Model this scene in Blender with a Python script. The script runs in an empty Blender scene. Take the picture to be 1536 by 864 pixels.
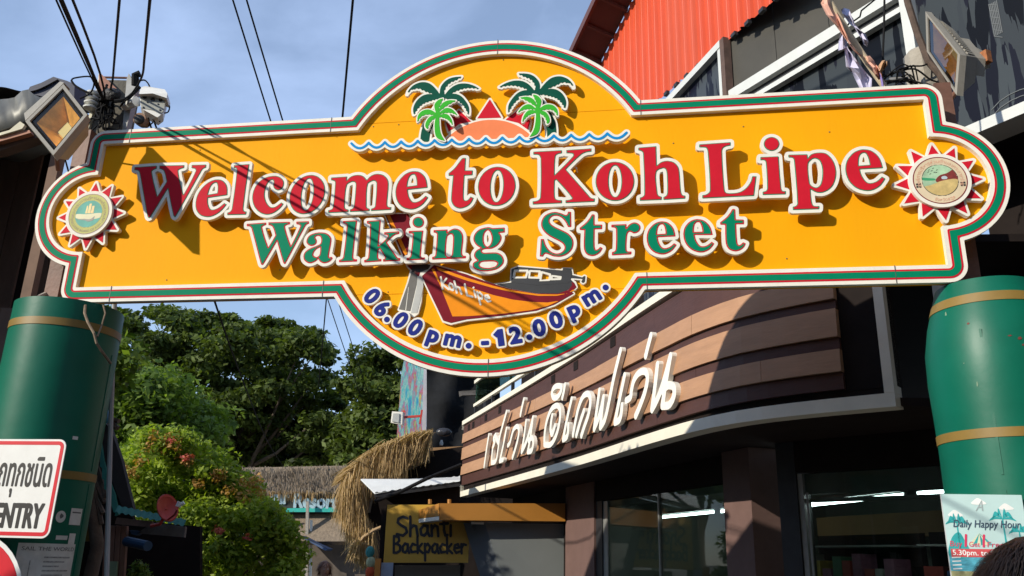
import bpy, bmesh, math, random
import numpy as np
from mathutils import Vector, Matrix
from mathutils.geometry import tessellate_polygon
rnd = random.Random(7)
nrs = np.random.RandomState(11)
SC = bpy.context.scene
COL = SC.collection

# ------------------------------------------------------------------ camera
W, H, FPX = 1536.0, 864.0, 1250.0
PITCH, ROLL = math.radians(18.025), math.radians(1.489)
CAM = np.array([0.0, 0.0, 1.6])
FW = np.array([0, math.cos(PITCH), math.sin(PITCH)])
UP0 = np.array([0, -math.sin(PITCH), math.cos(PITCH)])
RT = math.cos(ROLL) * np.array([1.0, 0, 0]) + math.sin(ROLL) * UP0
UP = -math.sin(ROLL) * np.array([1.0, 0, 0]) + math.cos(ROLL) * UP0
cd = bpy.data.cameras.new('camera')
cd.sensor_width = 36
cd.lens = 36 * FPX / W
cd.clip_end = 3000
cam = bpy.data.objects.new('camera', cd)
COL.objects.link(cam)
cam.matrix_world = Matrix([[RT[i], UP[i], -FW[i], CAM[i]] for i in range(3)] + [[0, 0, 0, 1]])
SC.camera = cam

# ------------------------------------------------------------------ world, sun, exposure
SUN_EL, SUN_TRAVEL = math.radians(25), math.radians(56)       # light travels towards +Y turned 62 deg to +X
SV = Vector((math.cos(SUN_EL) * math.sin(SUN_TRAVEL), math.cos(SUN_EL) * math.cos(SUN_TRAVEL), -math.sin(SUN_EL)))
wd = bpy.data.worlds.new('World')
SC.world = wd
wd.use_nodes = True
wt = wd.node_tree
wt.nodes.clear()
sky = wt.nodes.new('ShaderNodeTexSky')
sky.sky_type = 'NISHITA'
sky.sun_disc = False
sky.sun_elevation = SUN_EL
sky.sun_rotation = math.atan2(-SV.x, -SV.y)
sky.air_density = 1.0
sky.dust_density = 0.2
sky.ozone_density = 2.0
bg = wt.nodes.new('ShaderNodeBackground')
bg.inputs['Strength'].default_value = 0.135
tc = wt.nodes.new('ShaderNodeTexCoord')
mp = wt.nodes.new('ShaderNodeMapping')
mp.inputs['Scale'].default_value = (1.6, 1.6, 3.4)
mp.inputs['Rotation'].default_value = (0.2, 0.35, 0.4)
cn = wt.nodes.new('ShaderNodeTexNoise')
cn.inputs['Scale'].default_value = 1.6
cn.inputs['Detail'].default_value = 7
cn.inputs['Roughness'].default_value = 0.55
cn.inputs['Distortion'].default_value = 0.5
cr_ = wt.nodes.new('ShaderNodeValToRGB')
cr_.color_ramp.elements[0].position = 0.42
cr_.color_ramp.elements[0].color = (0.22, 0.22, 0.22, 1)
cr_.color_ramp.elements[1].position = 0.8
cr_.color_ramp.elements[1].color = (0.58, 0.58, 0.58, 1)
cm = wt.nodes.new('ShaderNodeMixRGB')
cm.inputs['Color2'].default_value = (5.2, 6.7, 9.9, 1)
wo = wt.nodes.new('ShaderNodeOutputWorld')
for a, b in ((tc.outputs['Generated'], mp.inputs['Vector']), (mp.outputs[0], cn.inputs['Vector']), (cn.outputs['Fac'], cr_.inputs['Fac']),
             (cr_.outputs[0], cm.inputs['Fac']), (sky.outputs[0], cm.inputs['Color1']), (cm.outputs[0], bg.inputs['Color']), (bg.outputs[0], wo.inputs[0])):
    wt.links.new(a, b)
sd = bpy.data.lights.new('sun', 'SUN')
sd.energy = 4.4
sd.angle = math.radians(0.53)
sd.color = (1.0, 0.92, 0.78)
so = bpy.data.objects.new('sun', sd)
COL.objects.link(so)
so.rotation_euler = SV.to_track_quat('-Z', 'Y').to_euler()
so.location = (-20, -10, 30)
SC.view_settings.view_transform = 'Standard'
SC.view_settings.look = 'None'
SC.view_settings.gamma = 1.0
SC.view_settings.use_curve_mapping = False
SC.view_settings.exposure = 0.2

# ------------------------------------------------------------------ pixel -> world helpers
def ray(px, py):
    return FW + RT * (px - W / 2) / FPX - UP * (py - H / 2) / FPX
def P(px, py, y):
    d = ray(px, py)
    return CAM + d * (y / d[1])
def PZ(px, py, z):
    d = ray(px, py)
    return CAM + d * ((z - 1.6) / d[2])
class Plane:
    """vertical plane: s along e, t = height, h along the outward normal n"""
    def __init__(s, O, e):
        s.O = np.array(O, float)
        s.O[2] = 0
        s.e = np.array(e, float) / np.linalg.norm(e)
        s.n = np.array([s.e[1], -s.e[0], 0.0])          # right-hand side of e seen from above
    def at(s, a, t, h=0.0):
        p = s.O + s.e * a + s.n * h
        return (p[0], p[1], t)
    def un(s, px, py, h=0.0):
        d = ray(px, py)
        k = ((s.O + s.n * h - CAM) @ s.n) / (d @ s.n)
        p = CAM + d * k
        return ((p - s.O) @ s.e, p[2])

# ------------------------------------------------------------------ materials
MATS = {}
def M(name, col, rough=0.6, var=0.12, scale=6.0, bump=0.0, metal=0.0, stretch=(1, 1, 1), spec=0.5, dirt=0.0, dirtcol=(0.05, 0.04, 0.03), emit=0, coat=0, bscale=None):
    if name in MATS: return MATS[name]
    m = bpy.data.materials.new(name)
    m.use_nodes = True
    nt = m.node_tree
    b = nt.nodes['Principled BSDF']
    b.inputs['Roughness'].default_value = rough
    b.inputs['Metallic'].default_value = metal
    b.inputs['Specular IOR Level'].default_value = spec
    if coat: b.inputs['Coat Weight'].default_value = coat
    geo = nt.nodes.new('ShaderNodeNewGeometry')
    mpn = nt.nodes.new('ShaderNodeMapping')
    mpn.inputs['Scale'].default_value = stretch
    nt.links.new(geo.outputs['Position'], mpn.inputs['Vector'])
    nz = nt.nodes.new('ShaderNodeTexNoise')
    nz.inputs['Scale'].default_value = scale
    nz.inputs['Detail'].default_value = 6
    nz.inputs['Roughness'].default_value = 0.6
    nt.links.new(mpn.outputs[0], nz.inputs['Vector'])
    mx = nt.nodes.new('ShaderNodeMixRGB')
    mx.inputs[1].default_value = (*[c * (1 - var) for c in col], 1)
    mx.inputs[2].default_value = (*[min(1, c * (1 + var)) for c in col], 1)
    rp = nt.nodes.new('ShaderNodeMapRange')
    rp.inputs[1].default_value = 0.3
    rp.inputs[2].default_value = 0.7
    nt.links.new(nz.outputs['Fac'], rp.inputs[0])
    nt.links.new(rp.outputs[0], mx.inputs[0])
    out = mx.outputs[0]
    if dirt:
        n2 = nt.nodes.new('ShaderNodeTexNoise')
        n2.inputs['Scale'].default_value = scale * 0.5
        n2.inputs['Detail'].default_value = 8
        n2.inputs['Roughness'].default_value = 0.7
        n2.inputs['Distortion'].default_value = 0.4
        nt.links.new(mpn.outputs[0], n2.inputs['Vector'])
        r2 = nt.nodes.new('ShaderNodeMapRange')
        r2.inputs[1].default_value = 0.52
        r2.inputs[2].default_value = 0.78
        r2.inputs[4].default_value = dirt
        nt.links.new(n2.outputs['Fac'], r2.inputs[0])
        m2 = nt.nodes.new('ShaderNodeMixRGB')
        m2.inputs[2].default_value = (*dirtcol, 1)
        nt.links.new(r2.outputs[0], m2.inputs[0])
        nt.links.new(out, m2.inputs[1])
        out = m2.outputs[0]
    nt.links.new(out, b.inputs['Base Color'])
    if bump:
        bp = nt.nodes.new('ShaderNodeBump')
        bp.inputs['Strength'].default_value = bump
        bp.inputs['Distance'].default_value = 0.02
        n3 = nt.nodes.new('ShaderNodeTexNoise')
        n3.inputs['Scale'].default_value = bscale or scale * 4
        n3.inputs['Detail'].default_value = 5
        nt.links.new(mpn.outputs[0], n3.inputs['Vector'])
        nt.links.new(n3.outputs['Fac'], bp.inputs['Height'])
        nt.links.new(bp.outputs[0], b.inputs['Normal'])
    if emit:
        b.inputs['Emission Color'].default_value = (*col, 1)
        b.inputs['Emission Strength'].default_value = emit
    MATS[name] = m
    return m

def leafmat(name, c1, c2, trans=0.35, rough=0.45):
    m = bpy.data.materials.new(name)
    m.use_nodes = True
    nt = m.node_tree
    b = nt.nodes['Principled BSDF']
    b.inputs['Roughness'].default_value = rough
    b.inputs['Specular IOR Level'].default_value = 0.22
    geo = nt.nodes.new('ShaderNodeNewGeometry')
    nz = nt.nodes.new('ShaderNodeTexNoise')
    nz.inputs['Scale'].default_value = 0.9
    nz.inputs['Detail'].default_value = 3
    nt.links.new(geo.outputs['Position'], nz.inputs['Vector'])
    ad = nt.nodes.new('ShaderNodeMath')
    ad.operation = 'MULTIPLY_ADD'
    ad.inputs[1].default_value = 0.55
    nt.links.new(geo.outputs['Random Per Island'], ad.inputs[0])
    sb = nt.nodes.new('ShaderNodeMath')
    sb.operation = 'MULTIPLY_ADD'
    sb.inputs[1].default_value = 1.3
    sb.inputs[2].default_value = -0.42
    nt.links.new(nz.outputs['Fac'], sb.inputs[0])
    nt.links.new(sb.outputs[0], ad.inputs[2])
    mx = nt.nodes.new('ShaderNodeMixRGB')
    mx.use_clamp = True
    mx.inputs[1].default_value = (*c1, 1)
    mx.inputs[2].default_value = (*c2, 1)
    nt.links.new(ad.outputs[0], mx.inputs[0])
    nt.links.new(mx.outputs[0], b.inputs['Base Color'])
    tr = nt.nodes.new('ShaderNodeBsdfTranslucent')
    mc = nt.nodes.new('ShaderNodeMixRGB')
    mc.blend_type = 'MULTIPLY'
    mc.inputs[0].default_value = 1
    mc.inputs[2].default_value = (1.5, 1.6, 0.5, 1)
    nt.links.new(mx.outputs[0], mc.inputs[1])
    nt.links.new(mc.outputs[0], tr.inputs['Color'])
    ms = nt.nodes.new('ShaderNodeMixShader')
    ms.inputs[0].default_value = trans
    nt.links.new(b.outputs[0], ms.inputs[1])
    nt.links.new(tr.outputs[0], ms.inputs[2])
    nt.links.new(ms.outputs[0], nt.nodes['Material Output'].inputs[0])
    return m

def glassmat(name, tint=(0.8, 0.85, 0.85), refl=1.45, rough=0.03):
    m = bpy.data.materials.new(name)
    m.use_nodes = True
    nt = m.node_tree
    nt.nodes.remove(nt.nodes['Principled BSDF'])
    tp = nt.nodes.new('ShaderNodeBsdfTransparent')
    tp.inputs[0].default_value = (*tint, 1)
    gl = nt.nodes.new('ShaderNodeBsdfGlossy')
    gl.inputs['Roughness'].default_value = rough
    lw = nt.nodes.new('ShaderNodeLayerWeight')
    lw.inputs[0].default_value = 0.5
    f0 = ((refl - 1) / (refl + 1))**2
    pw_ = nt.nodes.new('ShaderNodeMath')
    pw_.operation = 'POWER'
    pw_.inputs[1].default_value = 5
    nt.links.new(lw.outputs['Facing'], pw_.inputs[0])
    ml = nt.nodes.new('ShaderNodeMath')
    ml.operation = 'MULTIPLY_ADD'
    ml.inputs[1].default_value = 1 - f0
    ml.inputs[2].default_value = f0
    nt.links.new(pw_.outputs[0], ml.inputs[0])
    ms = nt.nodes.new('ShaderNodeMixShader')
    nt.links.new(ml.outputs[0], ms.inputs[0])
    nt.links.new(tp.outputs[0], ms.inputs[1])
    nt.links.new(gl.outputs[0], ms.inputs[2])
    nt.links.new(ms.outputs[0], nt.nodes['Material Output'].inputs[0])
    return m

# ------------------------------------------------------------------ mesh + object helpers
class MB:
    def __init__(s):
        s.v, s.f = [], []
    def add(s, vs, fs):
        o = len(s.v)
        s.v += [tuple(float(c) for c in p) for p in vs]
        s.f += [tuple(i + o for i in q) for q in fs]
        return s
    def box(s, c, size, rz=0.0, R=None):
        x, y, z = [q / 2 for q in size]
        vs = [Vector((i * x, j * y, k * z)) for i in (-1, 1) for j in (-1, 1) for k in (-1, 1)]
        R = R or Matrix.Rotation(rz, 3, 'Z')
        c = Vector(c)
        return s.add([R @ v + c for v in vs], [(0, 1, 3, 2), (4, 6, 7, 5), (0, 4, 5, 1), (2, 3, 7, 6), (0, 2, 6, 4), (1, 5, 7, 3)])
    def beam(s, a, b, w, d, up=(0, 0, 1)):
        a, b = Vector(a), Vector(b)
        x = (b - a)
        L = x.length
        x.normalize()
        u = Vector(up)
        y = u.cross(x)
        if y.length < 1e-4: y = Vector((1, 0, 0)).cross(x)
        y.normalize()
        z = x.cross(y)
        R = Matrix((x, y, z)).transposed()
        return s.box((a + b) / 2, (L, w, d), R=R)
    def tube(s, path, r, n=8, cap=True):
        path = [Vector(p) for p in path]
        rs = r if isinstance(r, (list, tuple)) else [r] * len(path)
        rings = []
        prev = None
        for i, p in enumerate(path):
            t = (path[min(i + 1, len(path) - 1)] - path[max(i - 1, 0)]).normalized()
            if prev is None:
                a = Vector((0, 0, 1)) if abs(t.z) < 0.9 else Vector((1, 0, 0))
                u = a.cross(t).normalized()
            else:
                u = (prev - t * prev.dot(t)).normalized()
            prev = u
            w = t.cross(u)
            rings.append([p + (u * math.cos(2 * math.pi * k / n) + w * math.sin(2 * math.pi * k / n)) * rs[i] for k in range(n)])
        vs = [q for rg in rings for q in rg]
        fs = [(i * n + k, i * n + (k + 1) % n, (i + 1) * n + (k + 1) % n, (i + 1) * n + k) for i in range(len(path) - 1) for k in range(n)]
        if cap:
            fs += [tuple(range(n))[::-1], tuple(range((len(path) - 1) * n, len(path) * n))]
        return s.add(vs, fs)
    def lathe(s, c, prof, n=40, a0=0, a1=2 * math.pi):
        full = abs(a1 - a0 - 2 * math.pi) < 1e-6
        m = n if full else n + 1
        vs = []
        for r, z in prof:
            for k in range(m):
                a = a0 + (a1 - a0) * k / n
                vs.append((c[0] + r * math.cos(a), c[1] + r * math.sin(a), c[2] + z))
        fs = []
        for i in range(len(prof) - 1):
            for k in range(n):
                k2 = (k + 1) % m
                fs.append((i * m + k, i * m + k2, (i + 1) * m + k2, (i + 1) * m + k))
        return s.add(vs, fs)
    def prism(s, pts, vec):
        """closed 3-D polygon pushed along vec"""
        n = len(pts)
        a = [Vector(p) for p in pts]
        b = [p + Vector(vec) for p in a]
        tri = tessellate_polygon([a])
        fs = [tuple(t) for t in tri] + [tuple(i + n for i in t[::-1]) for t in tri]
        fs += [(i, (i + 1) % n, (i + 1) % n + n, i + n) for i in range(n)]
        return s.add(a + b, fs)
    def sphere(s, c, r, n=12, m=8, sq=(1, 1, 1)):
        vs, fs = [], []
        for i in range(m + 1):
            th = math.pi * i / m
            for k in range(n):
                ph = 2 * math.pi * k / n
                vs.append((c[0] + r * sq[0] * math.sin(th) * math.cos(ph), c[1] + r * sq[1] * math.sin(th) * math.sin(ph), c[2] + r * sq[2] * math.cos(th)))
        for i in range(m):
            for k in range(n):
                fs.append((i * n + k, (i + 1) * n + k, (i + 1) * n + (k + 1) % n, i * n + (k + 1) % n))
        return s.add(vs, fs)

def soft(path, n=5):
    """Catmull-Rom rounding of an open path"""
    q = [np.array(p, float) for p in path]
    out = []
    for i in range(len(q) - 1):
        a, b, c, d = q[max(i - 1, 0)], q[i], q[i + 1], q[min(i + 2, len(q) - 1)]
        for k in range(n):
            t = k / n
            out.append(.5 * (2 * b + (c - a) * t + (2 * a - 5 * b + 4 * c - d) * t * t + (3 * b - a - 3 * c + d) * t**3))
    return out + [q[-1]]
def root_loc(p):
    while p.parent: p = p.parent
    return np.array(p.location)
def obj(name, mb, mat, parent=None, label=None, cat=None, group=None, kind=None, smooth=False, loc=None, fixn=True):
    v = np.array(mb.v, dtype=np.float64).reshape(-1, 3)
    me = bpy.data.meshes.new(name)
    if parent is not None:
        base = root_loc(parent)
    else:
        base = np.array(loc) if loc is not None else np.array([(v[:, 0].min() + v[:, 0].max()) / 2, (v[:, 1].min() + v[:, 1].max()) / 2, v[:, 2].min()])
    me.from_pydata((v - base).tolist(), [], mb.f)
    if fixn:
        bm = bmesh.new()
        bm.from_mesh(me)
        bmesh.ops.recalc_face_normals(bm, faces=bm.faces)
        bm.to_mesh(me)
        bm.free()
    me.materials.append(mat)
    if smooth:
        me.polygons.foreach_set('use_smooth', [True] * len(me.polygons))
        try: me.set_sharp_from_angle(angle=math.radians(40))
        except Exception: pass
    o = bpy.data.objects.new(name, me)
    COL.objects.link(o)
    if parent is not None: o.parent = parent
    else: o.location = base
    tag(o, label, cat, group, kind)
    return o
def tag(o, label=None, cat=None, group=None, kind=None):
    if label: o['label'] = label
    if cat: o['category'] = cat
    if group: o['group'] = group
    if kind: o['kind'] = kind
    return o
def thing(name, loc, label, cat, group=None):
    o = bpy.data.objects.new(name, None)
    o.empty_display_size = 0.2
    COL.objects.link(o)
    o.location = tuple(float(c) for c in loc)
    return tag(o, label, cat, group)

# ------------------------------------------------------------------ distance fields and outlines
def spline(pts, n=7):
    """closed outline; points with a third entry are corners"""
    p = [np.array(q[:2], float) for q in pts]
    c = [len(q) > 2 for q in pts]
    N = len(p)
    out = []
    for i in range(N):
        a, b = p[i], p[(i + 1) % N]
        if c[i] and c[(i + 1) % N]:
            out.append(a)
            continue
        L = np.linalg.norm(b - a)
        def tan(j):
            q0, q1, q2 = p[j - 1], p[j], p[(j + 1) % N]
            return (q2 - q0) / (np.linalg.norm(q1 - q0) + np.linalg.norm(q2 - q1) + 1e-9)
        ta = tan(i) * L if not c[i] else None
        tb = tan((i + 1) % N) * L if not c[(i + 1) % N] else None
        if ta is None: ta = 1.5 * (b - a) - 0.5 * tb
        if tb is None: tb = 1.5 * (b - a) - 0.5 * ta
        for k in range(n):
            t = k / n
            out.append((2 * t**3 - 3 * t**2 + 1) * a + (t**3 - 2 * t**2 + t) * ta + (-2 * t**3 + 3 * t**2) * b + (t**3 - t**2) * tb)
    return np.array(out)
class Field:
    def __init__(s, lo, hi, d):
        s.d = d
        s.lo = np.array(lo, float)
        nx, ny = [int(math.ceil((hi[k] - lo[k]) / d)) + 1 for k in (0, 1)]
        s.x = lo[0] + np.arange(nx) * d
        s.y = lo[1] + np.arange(ny) * d
        s.X, s.Y = np.meshgrid(s.x, s.y)
    def poly(s, loops):
        D = np.full(s.X.shape, 1e9)
        ins = np.zeros(s.X.shape, bool)
        for lp in loops:
            lp = np.asarray(lp)
            for a, b in zip(lp, np.roll(lp, -1, axis=0)):
                e = b - a
                L2 = e @ e
                if L2 < 1e-14: continue
                t = np.clip(((s.X - a[0]) * e[0] + (s.Y - a[1]) * e[1]) / L2, 0, 1)
                D = np.minimum(D, (s.X - a[0] - t * e[0])**2 + (s.Y - a[1] - t * e[1])**2)
                if a[1] != b[1]:
                    cond = (a[1] > s.Y) != (b[1] > s.Y)
                    ins ^= cond & (s.X < (b[0] - a[0]) * (s.Y - a[1]) / (b[1] - a[1]) + a[0])
        D = np.sqrt(D)
        return np.where(ins, -D, D)
    def strokes(s, lines, r):
        D = np.full(s.X.shape, 1e9)
        for ln in lines:
            ln = np.asarray(ln, float)
            for a, b in zip(ln[:-1], ln[1:]):
                e = b - a
                L2 = max(e @ e, 1e-12)
                t = np.clip(((s.X - a[0]) * e[0] + (s.Y - a[1]) * e[1]) / L2, 0, 1)
                D = np.minimum(D, np.hypot(s.X - a[0] - t * e[0], s.Y - a[1] - t * e[1]))
        return D - r
    def contour(s, F, level=0.0, tol=0.0006):
        G = F - level
        G = np.where(np.abs(G) < 1e-9, 1e-9, G)
        G[0, :] = np.maximum(G[0, :], 1e-6); G[-1, :] = np.maximum(G[-1, :], 1e-6)
        G[:, 0] = np.maximum(G[:, 0], 1e-6); G[:, -1] = np.maximum(G[:, -1], 1e-6)
        I = G < 0
        code = I[:-1, :-1] * 1 + I[:-1, 1:] * 2 + I[1:, 1:] * 4 + I[1:, :-1] * 8
        nxt = {}
        T = {1: [(3, 0)], 2: [(0, 1)], 3: [(3, 1)], 4: [(1, 2)], 5: [(3, 2), (1, 0)], 6: [(0, 2)], 7: [(3, 2)], 8: [(2, 3)], 9: [(2, 0)], 10: [(0, 3), (2, 1)], 11: [(2, 1)], 12: [(1, 3)], 13: [(1, 0)], 14: [(0, 3)]}
        pos = {}
        def eid(j, i, k):
            if k == 0: return (0, j, i)
            if k == 2: return (0, j + 1, i)
            if k == 3: return (1, j, i)
            return (1, j, i + 1)
        def ept(e):
            q = pos.get(e)
            if q is None:
                o, j, i = e
                if o == 0:
                    a, b = G[j, i], G[j, i + 1]
                    q = (s.x[i] + s.d * a / (a - b), s.y[j])
                else:
                    a, b = G[j, i], G[j + 1, i]
                    q = (s.x[i], s.y[j] + s.d * a / (a - b))
                pos[e] = q
            return q
        js, is_ = np.nonzero((code > 0) & (code < 15))
        for j, i in zip(js.tolist(), is_.tolist()):
            for a, b in T[int(code[j, i])]:
                nxt[eid(j, i, a)] = eid(j, i, b)
        loops = []
        while nxt:
            st, cur = next(iter(nxt.items()))
            lp = [ept(st)]
            del nxt[st]
            while cur != st and cur in nxt:
                lp.append(ept(cur))
                cur2 = nxt[cur]
                del nxt[cur]
                cur = cur2
            if len(lp) > 3:
                q = simplify(np.array(lp), tol)
                if len(q) > 2: loops.append(q)
        return loops
def simplify(p, tol):
    n = len(p)
    a = 0
    b = int(np.argmax(((p - p[0])**2).sum(1)))
    keep = {a, b}
    pp = np.vstack([p, p[:1]])
    st = [(a, b), (b, n)]
    while st:
        i, j = st.pop()
        if j - i < 2: continue
        e = pp[j] - pp[i]
        L = math.hypot(*e)
        q = pp[i + 1:j] - pp[i]
        d = np.abs(q[:, 0] * e[1] - q[:, 1] * e[0]) / L if L > 1e-9 else np.hypot(q[:, 0], q[:, 1])
        k = int(np.argmax(d))
        if d[k] > tol:
            keep.add((i + 1 + k) % n)
            st += [(i, i + 1 + k), (i + 1 + k, j)]
    return p[sorted(keep)]
def fld(loops_or_pts, pad, d):
    q = np.vstack([np.asarray(l) for l in loops_or_pts])
    return Field(q.min(0) - pad - 2 * d, q.max(0) + pad + 2 * d, d)
def inside(p, poly):
    x, y = p
    a, b = poly, np.roll(poly, -1, axis=0)
    c = (a[:, 1] > y) != (b[:, 1] > y)
    if not c.any(): return False
    a, b = a[c], b[c]
    return bool(np.count_nonzero(x < (b[:, 0] - a[:, 0]) * (y - a[:, 1]) / (b[:, 1] - a[:, 1]) + a[:, 0]) % 2)
def groups_of(loops):
    """split nested outlines into islands: [outer, hole, hole...]"""
    n = len(loops)
    par = [[j for j in range(n) if j != i and inside(loops[i][0], loops[j])] for i in range(n)]
    out = []
    for i in range(n):
        if len(par[i]) % 2 == 0:
            out.append([loops[i]] + [loops[j] for j in range(n) if len(par[j]) == len(par[i]) + 1 and i in par[j]])
    return out
def slab(mb, loops, fmap, h0, h1):
    """loops of (s,t) filled and extruded from h0 to h1 through fmap(s,t,h)"""
    for grp in groups_of([np.asarray(l, float) for l in loops]):
        vv = [[Vector((p[0], p[1], 0)) for p in l] for l in grp]
        tri = tessellate_polygon(vv)
        flat = [p for l in grp for p in l]
        n = len(flat)
        vs = [fmap(p[0], p[1], h1) for p in flat]
        fs = [tuple(t) for t in tri]
        if h0 is not None:
            vs += [fmap(p[0], p[1], h0) for p in flat]
            fs += [tuple(i + n for i in t[::-1]) for t in tri]
            o = 0
            for l in grp:
                m = len(l)
                fs += [(o + i, o + (i + 1) % m, o + (i + 1) % m + n, o + i + n) for i in range(m)]
                o += m
        mb.add(vs, fs)
    return mb
TXT = {}
def text_loops(body, size=1.0, shear=0.0):
    """outline loops of a string in the built-in font, lower-left at 0,0"""
    key = (body, shear)
    if key not in TXT:
        c = bpy.data.curves.new('txt', 'FONT')
        c.body = body
        c.shear = shear
        c.resolution_u = 4
        o = bpy.data.objects.new('txt', c)
        COL.objects.link(o)
        me = bpy.data.meshes.new_from_object(o.evaluated_get(bpy.context.evaluated_depsgraph_get()))
        co = [(round(v.co.x, 5), round(v.co.y, 5)) for v in me.vertices]
        cnt = {}
        for p in me.polygons:
            vs = list(p.vertices)
            for a, b in zip(vs, vs[1:] + vs[:1]):
                ka, kb = co[a], co[b]
                if ka == kb: continue
                if (kb, ka) in cnt: del cnt[(kb, ka)]
                else: cnt[(ka, kb)] = 1
        nx = {}
        for a, b in cnt: nx.setdefault(a, []).append(b)
        loops = []
        while nx:
            st = next(iter(nx))
            lp, cur = [st], nx[st].pop()
            if not nx[st]: del nx[st]
            while cur != st and cur in nx:
                lp.append(cur)
                b = nx[cur].pop()
                if not nx[cur]: del nx[cur]
                cur = b
            if len(lp) > 2: loops.append(np.array(lp))
        bpy.data.objects.remove(o)
        bpy.data.curves.remove(c)
        bpy.data.meshes.remove(me)
        TXT[key] = loops
    return [l * size for l in TXT[key]]
def affine(src, dst):
    A = np.array([[x, y, 1] for x, y in src], float)
    return np.linalg.lstsq(A, np.array(dst, float), rcond=None)[0]
def apply(Mx, pts):
    p = np.asarray(pts, float)
    return np.hstack([p, np.ones((len(p), 1))]) @ Mx
# simple hand-lettering strokes in a box of height 1
HAND = {
 'S': [[(.62, .92), (.4, 1), (.14, .9), (.1, .7), (.3, .55), (.55, .42), (.62, .2), (.4, .02), (.05, .1)]],
 'h': [[(.08, 1), (.1, .5), (.08, 0)], [(.1, .38), (.25, .55), (.42, .5), (.46, .25), (.5, 0)]],
 'a': [[(.45, .5), (.25, .56), (.06, .35), (.1, .08), (.28, .02), (.44, .2), (.46, .52), (.46, .2), (.56, 0)]],
 'n': [[(.08, .55), (.1, 0)], [(.1, .35), (.26, .56), (.42, .48), (.46, 0)]],
 't': [[(.2, .95), (.2, .3), (.28, .03), (.4, .05)], [(.0, .62), (.42, .65)]],
 'i': [[(.1, .55), (.1, 0)], [(.1, .8), (.12, .82)]],
 'B': [[(.1, 1), (.08, 0)], [(.1, 1), (.45, .95), (.5, .72), (.3, .55), (.12, .53)], [(.3, .55), (.56, .42), (.56, .12), (.3, 0), (.08, 0)]],
 'c': [[(.42, .48), (.22, .55), (.05, .3), (.15, .04), (.44, .08)]],
 'k': [[(.08, .95), (.1, 0)], [(.42, .55), (.12, .25), (.48, 0)]],
 'p': [[(.08, .55), (.1, -.45)], [(.1, .4), (.3, .56), (.48, .35), (.35, .05), (.1, .1)]],
 'e': [[(.08, .28), (.44, .34), (.35, .55), (.12, .48), (.06, .2), (.22, .02), (.46, .1)]],
 'r': [[(.08, .55), (.1, 0)], [(.1, .3), (.25, .55), (.42, .5)]],
 'K': [[(.1, 1), (.08, 0)], [(.58, .95), (.12, .42), (.62, .05)]],
 'o': [[(.25, .56), (.06, .35), (.12, .06), (.32, .02), (.46, .25), (.38, .52), (.22, .56)]],
 'L': [[(.1, 1), (.06, .05), (.55, .04)]],
}
# ================================================================== WELCOME SIGN
YAW = math.radians(9.168)
SP = Plane((0, 5, 0), (math.cos(YAW), -math.sin(YAW), 0))
CREAM = M('white_sign_paint', (0.78, 0.76, 0.68), 0.6, 0.05, 9, spec=0.12, dirt=0.35, dirtcol=(0.42, 0.38, 0.28))
EDGE = M('cream_sign_edge', (0.62, 0.57, 0.45), 0.55, 0.12, 14, dirt=0.4, dirtcol=(0.25, 0.21, 0.14))
YEL = M('yellow_board_paint', (0.85, 0.375, 0.004), 0.62, 0.05, 1.2, stretch=(1, 1, 0.35), bump=0.05, bscale=60, dirt=0.22, dirtcol=(0.60, 0.25, 0.012), spec=0.07)
RED = M('red_sign_face', (0.55, 0.013, 0.03), 0.6, 0.06, 12, spec=0.07)
GRN = M('green_sign_face', (0.0, 0.205, 0.105), 0.6, 0.06, 12, spec=0.07)
DKG = M('dark_green_sign_face', (0.004, 0.075, 0.048), 0.6, 0.08, 12, spec=0.07)
LTG = M('bright_green_sign_face', (0.045, 0.42, 0.035), 0.6, 0.06, 12, spec=0.07)
BLU = M('blue_wave_face', (0.008, 0.24, 0.58), 0.6, 0.06, 12, spec=0.07)
NAVY = M('navy_digit_face', (0.018, 0.028, 0.21), 0.6, 0.06, 12, spec=0.07)
SALM = M('salmon_sun_face', (0.78, 0.22, 0.09), 0.45, 0.06, 8, spec=0.07)
MAR = M('maroon_paint', (0.19, 0.012, 0.022), 0.45, 0.08, 10, spec=0.07)
ORG = M('orange_paint', (0.82, 0.27, 0.012), 0.45, 0.08, 10, spec=0.07)
BLK = M('black_paint', (0.022, 0.023, 0.026), 0.5, 0.2, 10)
GRY = M('grey_paint', (0.10, 0.095, 0.085), 0.5, 0.15, 14)
SILV = M('pale_grey_paint', (0.42, 0.43, 0.41), 0.5, 0.1, 14)

sign = thing('welcome_sign', SP.at(-0.2, 2.65), 'large yellow cut-out welcome sign with red and green raised lettering spanning the two green posts', 'sign')

# board and border --------------------------------------------------
BC, BR_ = (-0.165, 3.843), 1.083
EC = ((-3.04, 3.85), (2.585, 3.835))
bf = Field((-3.62, 2.58), (3.14, 5.12), 0.0075)
rect = bf.poly([np.array([(-3.02, 3.295), (2.575, 3.295), (2.575, 4.39), (-3.02, 4.39)])])
F = np.minimum(rect, np.hypot(bf.X - BC[0], bf.Y - BC[1]) - BR_)
for c in EC: F = np.minimum(F, np.hypot(bf.X - c[0], bf.Y - c[1]) - 0.295)
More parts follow.
